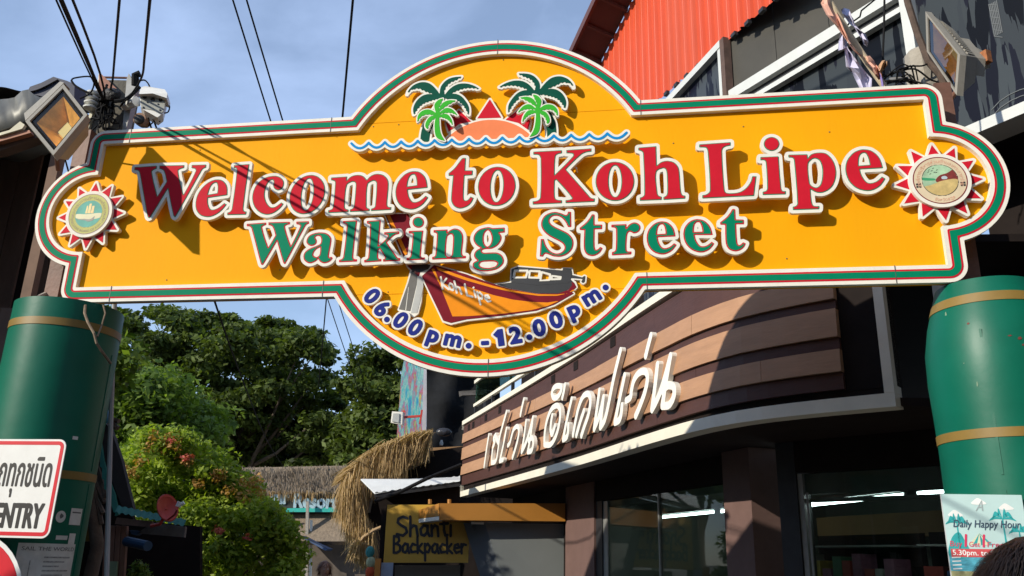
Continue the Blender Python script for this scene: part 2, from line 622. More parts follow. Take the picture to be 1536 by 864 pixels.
# outside distance of the union is exact, so bands come from its level sets
full = F - 0.1075
for nm, clip in (('board_panel', 4.4565 - bf.Y), ('board_panel', np.maximum(bf.Y - 4.4535, 3.2065 - bf.Y)), ('board_panel', bf.Y - 3.2035)):
    mb = slab(MB(), bf.contour(np.maximum(full + 0.004, clip)), SP.at, -0.035, 0.0)
    obj(nm, mb, YEL, sign)
brd = obj('border', slab(MB(), bf.contour(np.maximum(full, -F)), SP.at, 0.0005, 0.034), CREAM, sign)
obj('red_band', slab(MB(), bf.contour(np.maximum(F - 0.084, 0.0235 - F)), SP.at, 0.034, 0.0358), RED, brd)
obj('green_band', slab(MB(), bf.contour(np.maximum(F - 0.073, 0.0345 - F)), SP.at, 0.034, 0.0372), GRN, brd)
for s, t0, t1 in ((-0.14, 4.92, 5.04), (-0.13, 2.645, 2.765), (0.83, 4.385, 4.5), (0.84, 3.19, 3.30), (-1.24, 3.19, 3.30), (-1.30, 4.385, 4.5), (2.28, 3.19, 3.30), (-2.82, 4.385, 4.5), (-2.75, 3.19, 3.3)):
    obj('border_joint', MB().box(SP.at(s, (t0 + t1) / 2, 0.036), (0.003, 0.0045, t1 - t0), rz=-YAW), GRY, brd)
for px, py in ((560, 190), (598, 187), (650, 192), (755, 90), (906, 427), (582, 438), (1115, 190), (1244, 198), (300, 225), (1180, 388), (420, 405), (250, 420), (1010, 215), (1290, 230)):
    s_, t_ = SP.un(px, py)
    obj('screw_head', MB().sphere(SP.at(s_, t_, 0.001), 0.0045, 8, 5), GRY, sign)

# raised lettering --------------------------------------------------
HL = 0.085
C = 1
G = {}
G['W'] = ((360, 320, 9.6), [[(98, 152, C), (378, 133, C), (378, 167, C), (342, 180), (320, 205), (408, 490, C), (512, 318, C), (480, 215), (455, 182), (410, 168, C), (410, 130, C), (720, 122, C), (720, 157, C), (675, 168), (648, 192), (733, 470, C), (868, 190), (855, 165), (812, 158, C), (812, 120, C), (994, 114, C), (994, 150, C), (960, 163), (938, 192), (662, 712), (645, 731), (624, 712), (534, 398, C), (342, 728), (320, 745), (300, 725), (168, 222), (145, 192), (98, 186, C)]])
G['a'] = ((360, 320, 9.6), [[(1180, 275), (1262, 295), (1314, 355), (1312, 430), (1280, 610), (1290, 636), (1312, 622, C), (1337, 645, C), (1290, 697), (1210, 720), (1155, 697), (1128, 655, C), (1075, 700), (995, 720), (930, 680), (914, 615), (945, 550), (1020, 500), (1100, 470), (1160, 435), (1172, 380), (1155, 335), (1115, 325), (1085, 345), (1106, 390), (1098, 435), (1055, 466), (1005, 466), (962, 430), (962, 378), (1000, 320), (1080, 284)], [(1157, 488, C), (1145, 600), (1100, 630), (1058, 602), (1072, 550), (1112, 510)]])
G['l'] = ((490, 315, 9.6), [[(238, 158, C), (440, 149, C), (382, 670), (396, 705), (437, 708, C), (437, 742, C), (178, 753, C), (178, 718, C), (218, 706), (240, 675), (290, 225), (275, 200), (238, 193, C)]])
G['k'] = ((490, 315, 9.6), [[(580, 158, C), (780, 146, C), (748, 515, C), (880, 390), (872, 362), (828, 355, C), (828, 320, C), (1045, 307, C), (1045, 345, C), (995, 356), (955, 380), (868, 467, C), (1005, 665), (1025, 688), (1060, 690, C), (1058, 730, C), (812, 743, C), (812, 708, C), (838, 700), (838, 680), (762, 560, C), (748, 575, C), (740, 675), (752, 702), (787, 705, C), (787, 740, C), (540, 756, C), (540, 720, C), (578, 710), (600, 680), (627, 220), (612, 203), (580, 194, C)]])
G['i'] = ((490, 315, 9.6), [[(1320, 97), (1380, 122), (1403, 177), (1380, 233), (1320, 257), (1258, 233), (1236, 177), (1258, 122)], [(1183, 302, C), (1393, 296, C), (1355, 655), (1370, 683), (1415, 681, C), (1412, 714, C), (1150, 726, C), (1150, 692, C), (1188, 683), (1208, 660), (1241, 350), (1225, 339), (1183, 338, C)]])
G['n'] = ((630, 325, 9.093), [[(185, 184, C), (377, 175, C), (372, 220, C), (405, 188), (470, 162), (540, 180), (583, 240), (590, 320), (573, 490), (588, 530), (628, 533, C), (624, 568, C), (165, 586, C), (165, 550, C), (200, 540), (212, 510), (231, 245), (217, 222), (185, 218, C)], [(372, 275), (410, 240), (440, 247), (452, 285), (438, 505), (424, 535), (393, 547), (360, 530), (352, 500)]])
G['g'] = ((630, 325, 9.093), [[(990, 157, C), (1156, 148, C), (1156, 216, C), (1082, 222, C), (1112, 270), (1105, 325), (1060, 390), (980, 435), (870, 446), (842, 468), (870, 492), (1040, 490), (1110, 520), (1145, 590), (1130, 650), (1060, 710), (960, 740), (850, 745), (760, 720), (720, 680), (727, 630), (785, 600, C), (745, 560), (738, 510), (770, 460), (830, 428, C), (760, 380), (728, 310), (745, 240), (800, 180), (880, 150), (945, 144)], [(925, 185), (962, 225), (980, 300), (962, 372), (920, 409), (880, 372), (868, 300), (882, 225)], [(812, 655), (835, 622), (920, 611), (1010, 612), (1053, 635), (1030, 675), (960, 697), (890, 698), (835, 684)]])
G['S'] = ((800, 305, 9.09), [[(470, 115, C), (514, 115, C), (518, 322, C), (472, 324, C), (445, 265), (395, 205), (330, 172), (262, 178), (222, 222), (232, 272), (290, 318), (390, 365), (480, 415), (535, 480), (548, 550), (525, 630), (460, 695), (370, 728), (270, 722), (200, 695), (160, 687), (130, 728, C), (86, 724, C), (102, 486, C), (143, 486, C), (170, 570), (225, 645), (300, 683), (370, 675), (420, 630), (425, 590), (395, 545), (320, 500), (225, 452), (150, 390), (110, 320), (112, 240), (155, 170), (225, 130), (300, 118), (380, 135), (440, 160), (462, 150)]])
G['t'] = ((800, 305, 9.09), [[(800, 152), (836, 155, C), (834, 290, C), (939, 290, C), (936, 352, C), (836, 354, C), (836, 590), (850, 632), (880, 625), (910, 593, C), (945, 610, C), (915, 665), (860, 705), (800, 719), (730, 697), (695, 640), (687, 560), (695, 365, C), (632, 364, C), (632, 333, C), (720, 262), (770, 200)]])
G['r'] = ((900, 310, 6.678), [[(113, 181, C), (266, 175, C), (263, 215, C), (298, 175), (345, 158), (390, 175), (406, 210), (388, 250), (340, 268), (300, 250), (280, 262), (270, 300), (265, 425), (275, 447), (315, 448, C), (313, 478, C), (118, 488, C), (120, 455, C), (147, 446), (158, 420), (160, 228), (147, 211), (113, 208, C)]])
G['e'] = ((1170, 200, 7.2), [[(905, 173), (990, 190), (1070, 260), (1112, 376, C), (862, 390, C), (890, 470), (950, 535), (1030, 525), (1100, 468, C), (1139, 490, C), (1080, 570), (1000, 615), (920, 622), (820, 590), (740, 510), (706, 400), (720, 300), (780, 220), (840, 185)], [(848, 350, C), (855, 260), (880, 220), (920, 215), (950, 260), (970, 340, C)]])
G['p'] = ((1170, 200, 7.2), [[(90, 232, C), (296, 227, C), (299, 270, C), (340, 225), (420, 208), (500, 220), (570, 290), (605, 390), (600, 490), (560, 580), (480, 635), (400, 641), (330, 605, C), (345, 750), (365, 783), (425, 785, C), (424, 819, C), (138, 829, C), (138, 792, C), (170, 785), (187, 758), (151, 292), (135, 266), (90, 263, C)], [(305, 332), (340, 285), (380, 272), (430, 300), (457, 390), (452, 500), (430, 562), (390, 586), (340, 566), (318, 530)]])
G['L'] = ((1040, 200, 7.2), [[(63, 120, C), (402, 96, C), (403, 132, C), (350, 143), (320, 163), (310, 205), (335, 598), (350, 638), (400, 648), (500, 635), (570, 590), (620, 520), (635, 464, C), (681, 464, C), (656, 676, C), (96, 704, C), (96, 668, C), (150, 655), (178, 618), (155, 200), (140, 160), (110, 152), (63, 153, C)]])
G['I'] = ((1040, 200, 7.2), [[(845, 40), (905, 62), (930, 115), (905, 168), (845, 191), (785, 168), (760, 115), (785, 62)], [(723, 257, C), (921, 249, C), (948, 590), (963, 622), (999, 622, C), (999, 659, C), (748, 666, C), (748, 630, C), (783, 622), (798, 595), (782, 312), (765, 292), (723, 291, C)]])
G['K'] = ((790, 210, 7.858), [[(78, 139, C), (416, 121, C), (416, 158, C), (365, 168), (340, 195), (330, 412, C), (548, 190), (545, 165), (515, 157), (468, 157, C), (468, 119, C), (763, 99, C), (763, 138, C), (700, 146), (640, 176), (463, 348, C), (720, 640), (760, 683), (804, 690, C), (802, 729, C), (458, 744, C), (458, 710, C), (510, 703), (535, 685), (347, 468, C), (332, 480, C), (330, 655), (345, 698), (416, 709, C), (416, 746, C), (71, 761, C), (71, 724, C), (130, 712), (160, 678), (165, 222), (150, 187), (130, 174), (78, 174, C)]])
def ell(cx, cy, rx, ry, n=14): return [(cx + rx * math.cos(2 * math.pi * k / n), cy + ry * math.sin(2 * math.pi * k / n)) for k in range(n)]
G['o'] = ((880, 210, 7.856), [ell(333, 488, 229, 231), ell(335, 486, 75, 186)])
G['h'] = ((880, 210, 7.856), [[(608, 91, C), (820, 74, C), (826, 302, C), (880, 260), (950, 245), (1030, 265), (1080, 320), (1095, 400), (1110, 600), (1128, 648), (1164, 655, C), (1161, 691, C), (904, 706, C), (904, 672, C), (938, 655), (950, 618), (945, 400), (930, 345), (895, 333), (822, 378), (832, 618), (847, 655), (886, 668, C), (884, 706, C), (626, 717, C), (626, 680, C), (663, 666), (680, 638), (665, 162), (650, 136), (608, 122, C)]])
G['T'] = ((660, 230, 8.638), [[(290, 65), (336, 62, C), (326, 222, C), (426, 222, C), (421, 284, C), (318, 289, C), (306, 560), (315, 605), (345, 612), (375, 590), (395, 560, C), (437, 578, C), (400, 650), (340, 695), (260, 716), (190, 692), (150, 632), (145, 560), (170, 291, C), (111, 291, C), (111, 260, C), (190, 192), (250, 115)]])
G['J'] = ((340, 240, 9.094), [[(98, 73, C), (311, 56, C), (228, 665), (242, 698), (273, 702, C), (264, 746, C), (8, 752, C), (8, 720, C), (50, 702), (72, 665), (140, 145), (130, 115), (98, 107, C)]])
G['c'] = ((340, 240, 9.094), [[(640, 217), (720, 230), (775, 280), (781, 340), (750, 395), (700, 415), (655, 395), (635, 350), (645, 300), (627, 272), (595, 280), (560, 320), (530, 400), (520, 490), (545, 580), (600, 642), (660, 640), (720, 600), (745, 578, C), (778, 600, C), (720, 670), (630, 730), (540, 746), (450, 716), (380, 640), (350, 530), (370, 410), (430, 310), (530, 240)]])
G['m'] = ((490, 240, 9.035), [[(60, 239, C), (279, 224, C), (274, 278, C), (330, 225), (410, 203), (490, 215), (545, 272, C), (600, 215), (680, 188), (770, 205), (825, 260), (840, 330), (820, 600), (833, 632), (876, 638, C), (874, 676, C), (600, 691, C), (602, 660, C), (648, 642), (660, 605), (677, 320), (660, 289), (620, 285), (558, 332), (540, 620), (550, 648), (584, 660, C), (581, 693, C), (314, 704, C), (314, 672, C), (358, 652), (371, 620), (396, 340), (385, 305), (340, 298), (275, 342), (245, 630), (257, 660), (298, 672, C), (296, 706, C), (20, 719, C), (20, 682, C), (68, 667), (86, 640), (116, 312), (105, 287), (60, 276, C)]])
E_LM = [(708, 400), (1112, 376), (920, 622), (905, 173)]
O_LM = [(105, 490), (562, 480), (335, 258), (333, 718)]
def Z(x0, y0, sc, pts): return [(x0 + x / sc, y0 + y / sc) for x, y in pts]
# (glyph, own landmarks, landmark places in photo px or None)
RED_ROW = [('W', [(98, 155), (992, 115), (320, 745), (645, 731)], Z(190, 235, 7.856, [(98, 128), (932, 94), (250, 722), (583, 715)])),
           ('e', E_LM, Z(190, 235, 7.856, [(812, 520), (1180, 465), (955, 702), (1065, 258)])), ('J', 0, 0), ('c', 0, 0),
           ('o', O_LM, Z(340, 240, 9.094, [(865, 500), (1350, 430), (1122, 210), (1068, 740)])), ('m', 0, 0),
           ('e', E_LM, Z(490, 240, 9.035, [(930, 430), (1364, 383), (1130, 666), (1185, 145)])), ('T', 0, 0),
           ('o', O_LM, Z(660, 230, 8.638, [(492, 430), (981, 420), (750, 175), (725, 682)])),
           ('K', 0, 0), ('o', 0, 0), ('h', 0, 0), ('L', 0, 0), ('I', 0, 0), ('p', 0, 0), ('e', 0, 0)]
GRN_ROW = [('W', 0, 0), ('a', 0, 0), ('l', 0, 0), ('k', 0, 0), ('i', 0, 0), ('n', 0, 0), ('g', 0, 0), ('S', 0, 0), ('t', 0, 0), ('r', 0, 0),
           ('e', E_LM, Z(900, 310, 6.678, [(468, 315), (756, 300), (605, 476), (622, 145)])),
           ('e', E_LM, Z(900, 310, 6.678, [(835, 285), (1128, 285), (985, 456), (985, 124)])),
           ('t', [(836, 155), (632, 362), (939, 290), (800, 719)], Z(900, 310, 6.678, [(1356, 25), (1203, 180), (1440, 132), (1352, 447)]))]
for row, face, line, inset, out in ((RED_ROW, RED, GRN, 0.0048, 0.0215), (GRN_ROW, GRN, RED, 0.0072, 0.0205)):
    for g, a, b in row:
        (x0, y0, sc), loops = G[g]
        LP = []
        for lp in loops:
            pts = spline(lp)
            px = apply(affine(a, b), pts) if a else np.array(Z(x0, y0, sc, pts))
            LP.append(np.array([SP.un(x, y, HL) for x, y in px]))
        fl = fld(LP, 0.03, 0.0042)
        Q = fl.poly(LP)
        mb = slab(MB(), fl.contour(Q, out), SP.at, HL - 0.027, HL)
        q = np.vstack(LP)
        for ss in (0.3, 0.7):
            sx = q[:, 0].min() * (1 - ss) + q[:, 0].max() * ss
            col = q[np.abs(q[:, 0] - sx) < 0.03]
            if len(col): mb.tube([SP.at(sx, col[:, 1].mean(), 0), SP.at(sx, col[:, 1].mean(), HL - 0.02)], 0.006, 6)
        L_ = obj('letter', mb, CREAM, sign)
        obj('letter_outline', slab(MB(), fl.contour(Q, 0.0), SP.at, HL, HL + 0.0015), line, L_)
        obj('letter_face', slab(MB(), fl.contour(Q, -inset), SP.at, HL, HL + 0.003), face, L_)

# navy times on the lower arc --------------------------------------------------
def put_text(ch, cx, cy, ang, size, h, plane, sx=1.0, shear=0.0, center=True):
    """loops of text centred on photo px (cx,cy), turned by ang (ccw) on a plane, in metres"""
    ls = text_loops(ch, 1.0, shear)
    q = np.vstack(ls)
    mid = (q.min(0) + q.max(0)) / 2
    c0 = np.array(plane.un(cx, cy, h))
    ca, sa = math.cos(ang), math.sin(ang)
    R = np.array([[ca, -sa], [sa, ca]])
    return [((l - mid) * np.array([size * sx, size])) @ R.T + c0 for l in ls]
HT = 0.045
TIMES = [('0', 558, 444), ('6', 572.5, 462.5), ('.', 580, 479.5), ('0', 601, 480), ('0', 623, 491), ('p', 648, 508.5), ('m', 679, 511), ('.', 702.5, 519), ('-', 727.4, 514.5), ('1', 751, 506.5), ('2', 773, 502.5), ('.', 793.7, 506), ('0', 808.5, 491.5), ('0', 833.7, 479.5), ('p', 862.5, 470), ('m', 887.5, 446.5), ('.', 908, 431.5)]
for ch, cx, cy in TIMES:
    ang = math.atan2(-(742 - cx), cy - 210) * 0.95
    if ch in '12': ang = math.radians(9)
    if ch == '-': ang = math.radians(2)
    LP = put_text(ch, cx, cy, ang, 0.142, HT, SP, 1.06, 0.12 if ch in '06' and cx < 700 else 0.0)
    fl = fld(LP, 0.03, 0.0032)
    Q = fl.poly(LP)
    if ch in '.': Q = np.hypot(fl.X - np.mean(fl.x), fl.Y - np.mean(fl.y)) - 0.0118
    k = 0.0068
    if ch == '1':
        w_ = np.array([(-.018, -.05), (.016, -.05), (.016, .052), (-.012, .052), (-.042, .026), (-.026, .008), (-.018, .016)])
        LP = [w_ @ np.array([[math.cos(ang), math.sin(ang)], [-math.sin(ang), math.cos(ang)]]) + np.array(SP.un(cx, cy, HT))]
        fl = fld(LP, 0.03, 0.0032)
        Q = fl.poly(LP) + 0.004
    D_ = obj('digit' if ch.isdigit() else 'letter' if ch.isalpha() else 'dot' if ch == '.' else 'dash', slab(MB(), fl.contour(Q, k + 0.0125), SP.at, HT - 0.02, HT), CREAM, sign)
    obj('navy_face', slab(MB(), fl.contour(Q, k), SP.at, HT, HT + 0.0025), NAVY, D_)

# generic cut-outs traced in zoomed photo coordinates --------------------------------------------------
def trace(zoom, pts, h, n=7):
    x0, y0, sc = zoom
    return np.array([SP.un(x0 + x / sc, y0 + y / sc, h) for x, y in spline(pts, n)])
def frond(upper, lower, teeth=9, amp=11):
    """leaf outline: smooth upper edge out to the tip, toothed lower edge back"""
    up = spline([(*upper[0], C)] + upper[1:-1] + [(*upper[-1], C)], 6)
    ku = int(np.argmin(((up - np.array(upper[-1]))**2).sum(1)))
    lo = spline([(*lower[0], C)] + lower[1:-1] + [(*lower[-1], C)], 8)
    kl = int(np.argmin(((lo - np.array(lower[-1]))**2).sum(1)))
    lo = lo[:kl + 1]
    s = np.concatenate([[0], np.cumsum(np.linalg.norm(np.diff(lo, axis=0), axis=1))])
    out = list(up[:ku + 1])
    for k in range(teeth):
        for f, d in ((0.0, 0), (0.55, 1), (0.7, 0.1)):
            u = (k + f) / teeth * s[-1]
            p = np.array([np.interp(u, s, lo[:, 0]), np.interp(u, s, lo[:, 1])])
            q = np.array([np.interp(min(u + 1, s[-1]), s, lo[:, 0]), np.interp(min(u + 1, s[-1]), s, lo[:, 1])]) - p
            q = q / (np.linalg.norm(q) + 1e-9)
            nrm = np.array([-q[1], q[0]])
            mid = up[ku // 2]
            if nrm @ (mid - p) > 0: nrm = -nrm
            out.append(p + nrm * amp * d - q * amp * 0.4 * d * 0)
    out.append(lo[-1])
    return np.array(out)
BIGP = [frond([(415, 290), (380, 230), (300, 155), (210, 138), (120, 170), (60, 230), (42, 278)], [(42, 278), (100, 222), (170, 205), (250, 238), (330, 268), (400, 300)]),
        frond([(400, 290), (300, 272), (220, 290), (150, 350), (113, 430), (118, 502)], [(118, 502), (160, 435), (220, 380), (300, 348), (360, 330), (410, 325)]),
        frond([(412, 290), (420, 200), (470, 130), (540, 90), (655, 75)], [(655, 75), (590, 112), (520, 145), (470, 205), (450, 280)], 7),
        frond([(455, 300), (530, 210), (610, 163), (700, 153), (790, 175), (855, 212)], [(855, 212), (780, 200), (700, 203), (620, 225), (550, 258), (490, 310)]),
        frond([(460, 300), (560, 268), (640, 288), (700, 348), (738, 420), (738, 505)], [(738, 505), (700, 428), (650, 370), (590, 335), (480, 325)]),
        np.array(ell(432, 300, 48, 40)),
        spline([(430, 300, C), (470, 330, C), (390, 520), (310, 690), (290, 812, C), (190, 806, C), (220, 640), (330, 450)])]
SMLP = [frond([(385, 500), (300, 448), (220, 458), (168, 510), (158, 585)], [(158, 585), (200, 525), (270, 500), (380, 515)], 6, 8),
        frond([(385, 505), (300, 528), (255, 590), (248, 640), (272, 668)], [(272, 668), (300, 590), (345, 550), (395, 525)], 5, 8),
        frond([(375, 500), (350, 400), (390, 343), (445, 322)], [(445, 322), (420, 380), (397, 430), (395, 500)], 5, 7),
        frond([(388, 500), (430, 388), (500, 345), (592, 345)], [(592, 345), (510, 388), (430, 445), (408, 490)], 5, 8),
        frond([(392, 500), (480, 430), (550, 443), (612, 512)], [(612, 512), (540, 482), (440, 488), (400, 515)], 6, 8),
        frond([(395, 510), (490, 498), (540, 550), (557, 622)], [(557, 622), (500, 558), (430, 532), (395, 530)], 6, 8),
        np.array(ell(388, 508, 30, 34)),
        spline([(368, 520, C), (352, 640), (375, 760), (470, 799, C), (418, 700), (405, 520, C)])]
ZL = (605, 105, 7.517)
MBIG = affine([(430, 290), (42, 278), (735, 500), (655, 75), (118, 502)], Z(745, 100, 7.51, [(482, 275), (866, 238), (130, 512), (240, 80), (765, 472)]))
MSML = affine([(388, 500), (158, 585), (612, 512), (470, 799), (440, 322)], Z(745, 100, 7.51, [(455, 492), (692, 552), (243, 512), (368, 795), (415, 316)]))
for parts, mat, h, mx, off in ((BIGP, DKG, 0.055, MBIG, 0.014), (SMLP, LTG, 0.085, MSML, 0.0085)):
    for side in (0, 1):
        LP = []
        for p in parts:
            px = apply(mx, p) if side else np.array(Z(*ZL, p))
            LP.append(np.array([SP.un(x, y, h) for x, y in px]))
        fl = fld(LP, 0.03, 0.0032)
        Q = np.full(fl.X.shape, 9.0)
        for lp in LP: Q = np.minimum(Q, fl.poly([lp]))
        pl = obj('palm_cutout', slab(MB(), fl.contour(Q, off), SP.at, h - 0.022, h), CREAM, sign)
        obj('palm_face', slab(MB(), fl.contour(Q, 0.0), SP.at, h, h + 0.0025), mat, pl)
# sun with three rays
ZS = (520, 90, 3.491)
HS = 0.028
a0, b0, t0 = [SP.un(*Z(*ZS, [q])[0], HS) for q in ((520, 412), (965, 400), (742, 314))]
a0, b0, t0 = map(np.array, (a0, b0, t0))
mid = (a0 + b0) / 2
hc = np.linalg.norm(b0 - a0) / 2
sg = t0[1] - mid[1]
Rr = (hc**2 + sg**2) / (2 * sg)
fl = Field(a0 - 0.1, (b0[0] + 0.1, t0[1] + 0.25), 0.0035)
Q = np.maximum(np.hypot(fl.X - t0[0], fl.Y - (t0[1] - Rr)) - Rr, a0[1] - 0.02 - fl.Y)
T_ = [trace(ZS, [(750, 206, C), (684, 306, C), (810, 302, C)], HS), trace(ZS, [(588, 262, C), (652, 322, C), (590, 335, C), (534, 376, C), (520, 330, C)], HS), trace(ZS, [(905, 255, C), (832, 313, C), (900, 330, C), (950, 366, C), (962, 320, C)], HS)]
QT = np.full(fl.X.shape, 9.0)
for q in T_: QT = np.minimum(QT, fl.poly([q]))
sb = obj('sun_cutout', slab(MB(), fl.contour(np.minimum(Q - 0.013, QT - 0.012)), SP.at, 0.001, HS), CREAM, sign)
obj('sun_face', slab(MB(), fl.contour(Q), SP.at, HS, HS + 0.002), SALM, sb)
for q in T_:
    f2 = fld([q], 0.02, 0.0035)
    f2Q = np.maximum(f2.poly([q]), -(np.hypot(f2.X - t0[0], f2.Y - (t0[1] - Rr)) - Rr - 0.012))
    obj('sun_ray', slab(MB(), f2.contour(f2Q), SP.at, HS, HS + 0.002), RED, sb)
# wave
HWV = 0.075
cus = [25, 115, 200, 285, 372, 460, 550, 640, 728, 815, 905, 990, 1085, 1175, 1270, 1365, 1465]
wl = []
for a, b in zip(cus[:-1], cus[1:]):
    ya, yb = [437 - (c - 25) * (437 - 381) / 1440 for c in (a, b)]
    for k in range(9 if b == 1465 else 8):
        u = k / 8
        wl.append((a + (b - a) * u, ya + (yb - ya) * u + 27 * (1 - (2 * u - 1)**2)))
wl = np.array([SP.un(*q, HWV) for q in Z(*ZS, wl)])
fl = fld([wl], 0.05, 0.0038)
Q = fl.strokes([wl], 0.0085)
wv = obj('wave_cutout', slab(MB(), fl.contour(Q, 0.016), SP.at, HWV - 0.035, HWV), CREAM, sign)
obj('wave_face', slab(MB(), fl.contour(Q), SP.at, HWV, HWV + 0.002), BLU, wv)

# longtail boat
ZB = (520, 380, 3.657)
Z3 = (540, 395, 5.76)
Z4 = (700, 395, 5.76)
def pl_(pts): return np.array([SP.un(x, y, HB) for x, y in pts])
HB = 0.022
def zz(z, pts): return Z(*z, pts)
hull = zz(Z3, [(640, 12), (535, 112), (720, 500), (785, 520)]) + zz(Z4, [(0, 488), (300, 456), (600, 414), (760, 358), (925, 262), (905, 245), (948, 205), (935, 165), (900, 140), (860, 60), (760, 130), (390, 165), (230, 185), (110, 140), (0, 96)])
bow = [(577, 321), (586, 321), (613, 321), (633, 400), (628, 416), (612, 400)]
cab = zz(Z4, [(385, 165), (388, 52), (445, 30), (828, 62), (832, 45), (905, 48), (912, 90), (895, 155), (880, 170), (600, 190)])
prop = zz(Z4, [(890, 95), (1000, 122), (1015, 108), (1027, 112), (1022, 160), (1005, 172), (990, 160), (1002, 135), (890, 128)])
rib1 = zz(Z3, [(445, 60), (610, 10), (610, 60), (540, 110), (535, 160), (520, 330), (495, 430), (460, 455), (430, 420), (335, 400), (415, 170)])
LPs = [pl_(q) for q in (hull, bow, cab, prop, rib1)]
fl = fld(LPs, 0.04, 0.0038)
Q = np.full(fl.X.shape, 9.0)
for q in LPs: Q = np.minimum(Q, fl.poly([q]))
wins = [zz(Z4, [(415, 62), (525, 62), (512, 122), (405, 122)]), zz(Z4, [(545, 65), (630, 68), (622, 125), (538, 122)]), zz(Z4, [(648, 75), (720, 95), (715, 142), (635, 152)]), zz(Z4, [(737, 108), (812, 118), (808, 135), (732, 138)])]
QW = np.full(fl.X.shape, 9.0)
for q in wins: QW = np.minimum(QW, fl.poly([pl_(q)]))
boat = obj('boat_cutout', slab(MB(), fl.contour(np.maximum(Q - 0.0085, -QW - 0.006)), SP.at, 0.001, HB), CREAM, sign)
def layer(nm, pts, mat, k, holes=None):
    q = pl_(pts)
    f2 = fld([q], 0.01, 0.0034)
    V = f2.poly([q])
    if holes:
        for hq in holes: V = np.maximum(V, -(f2.poly([pl_(hq)]) - 0.007))
    return obj(nm, slab(MB(), f2.contour(V), SP.at, HB, HB + 0.0009 * k), mat, boat)
layer('boat_interior', zz(Z4, [(0, 96), (110, 140), (230, 185), (390, 165)]) + zz(Z4, [(390, 165), (760, 150), (900, 140), (935, 175), (905, 215), (800, 262), (600, 260), (380, 220), (150, 150)]), BLK, 1)
layer('boat_canopy', cab, BLK, 2, wins)
layer('boat_engine', prop, BLK, 1)
layer('boat_hull', zz(Z3, [(640, 15), (535, 112), (720, 495), (785, 515)]) + zz(Z4, [(0, 484), (300, 452), (600, 410), (760, 355), (925, 260), (905, 245), (948, 205), (930, 172), (905, 160), (912, 190), (880, 230), (790, 262), (600, 262), (380, 222), (180, 165), (0, 96)]), MAR, 3)
layer('boat_side', zz(Z3, [(680, 160), (800, 460)]) + zz(Z4, [(0, 458), (300, 438), (560, 405), (700, 370), (800, 325), (700, 340), (560, 335), (400, 315), (230, 275), (0, 200)]) + zz(Z3, [(830, 205), (740, 180)]), ORG, 4)
layer('boat_stripe', zz(Z3, [(670, 55), (800, 108)]) + zz(Z4, [(0, 150), (230, 215), (420, 255), (620, 282), (780, 282), (870, 262), (920, 228), (935, 235), (860, 262), (780, 270), (620, 268), (420, 238), (230, 195), (0, 125)]) + zz(Z3, [(800, 82), (660, 30)]), ORG, 4)
layer('boat_stripe', zz(Z3, [(618, 50), (642, 48), (690, 160), (678, 165)]), ORG, 4)
layer('boat_bow', bow, MAR, 1)
layer('bow_stripe', [(579.5, 323), (585, 323), (611.5, 380), (607.5, 384)], ORG, 2)
layer('bow_ribbon', zz(Z3, [(448, 60), (500, 80), (490, 185), (435, 415), (405, 410), (335, 398), (418, 165)]), GRY, 1)
layer('bow_ribbon', zz(Z3, [(448, 20), (560, 5), (612, 15), (590, 50), (510, 80), (448, 60)]), BLK, 2)
layer('bow_ribbon', zz(Z3, [(498, 110), (540, 115), (548, 200), (520, 330), (495, 428), (440, 430), (492, 200)]), SILV, 2)
layer('ribbon_fold', zz(Z3, [(418, 205), (422, 205), (398, 408), (392, 406)]), CREAM, 2)
# hand lettering on the hull
hl = []
for ch, cx, cy, sz, an in (('K', 708, 222, 105, -10), ('o', 772, 230, 112, -14), ('h', 830, 256, 105, -12), ('L', 922, 282, 105, -14), ('i', 992, 294, 108, -14), ('p', 1020, 306, 112, -14), ('e', 1084, 328, 112, -14)):
    a = math.radians(an)
    for st in HAND[ch]:
        hl.append(np.array([SP.un(*Z(*Z3, [(cx + sz * (u * 0.95 * math.cos(a) + v * math.sin(a)), cy - sz * (v * math.cos(a) - -u * 0 + u * 0.95 * math.sin(a) * 1))])[0], HB) for u, v in st]))
fl = fld(hl, 0.02, 0.0028)
obj('boat_lettering', slab(MB(), fl.contour(fl.strokes(hl, 0.0062)), SP.at, HB + 0.001, HB + 0.0055), CREAM, boat)

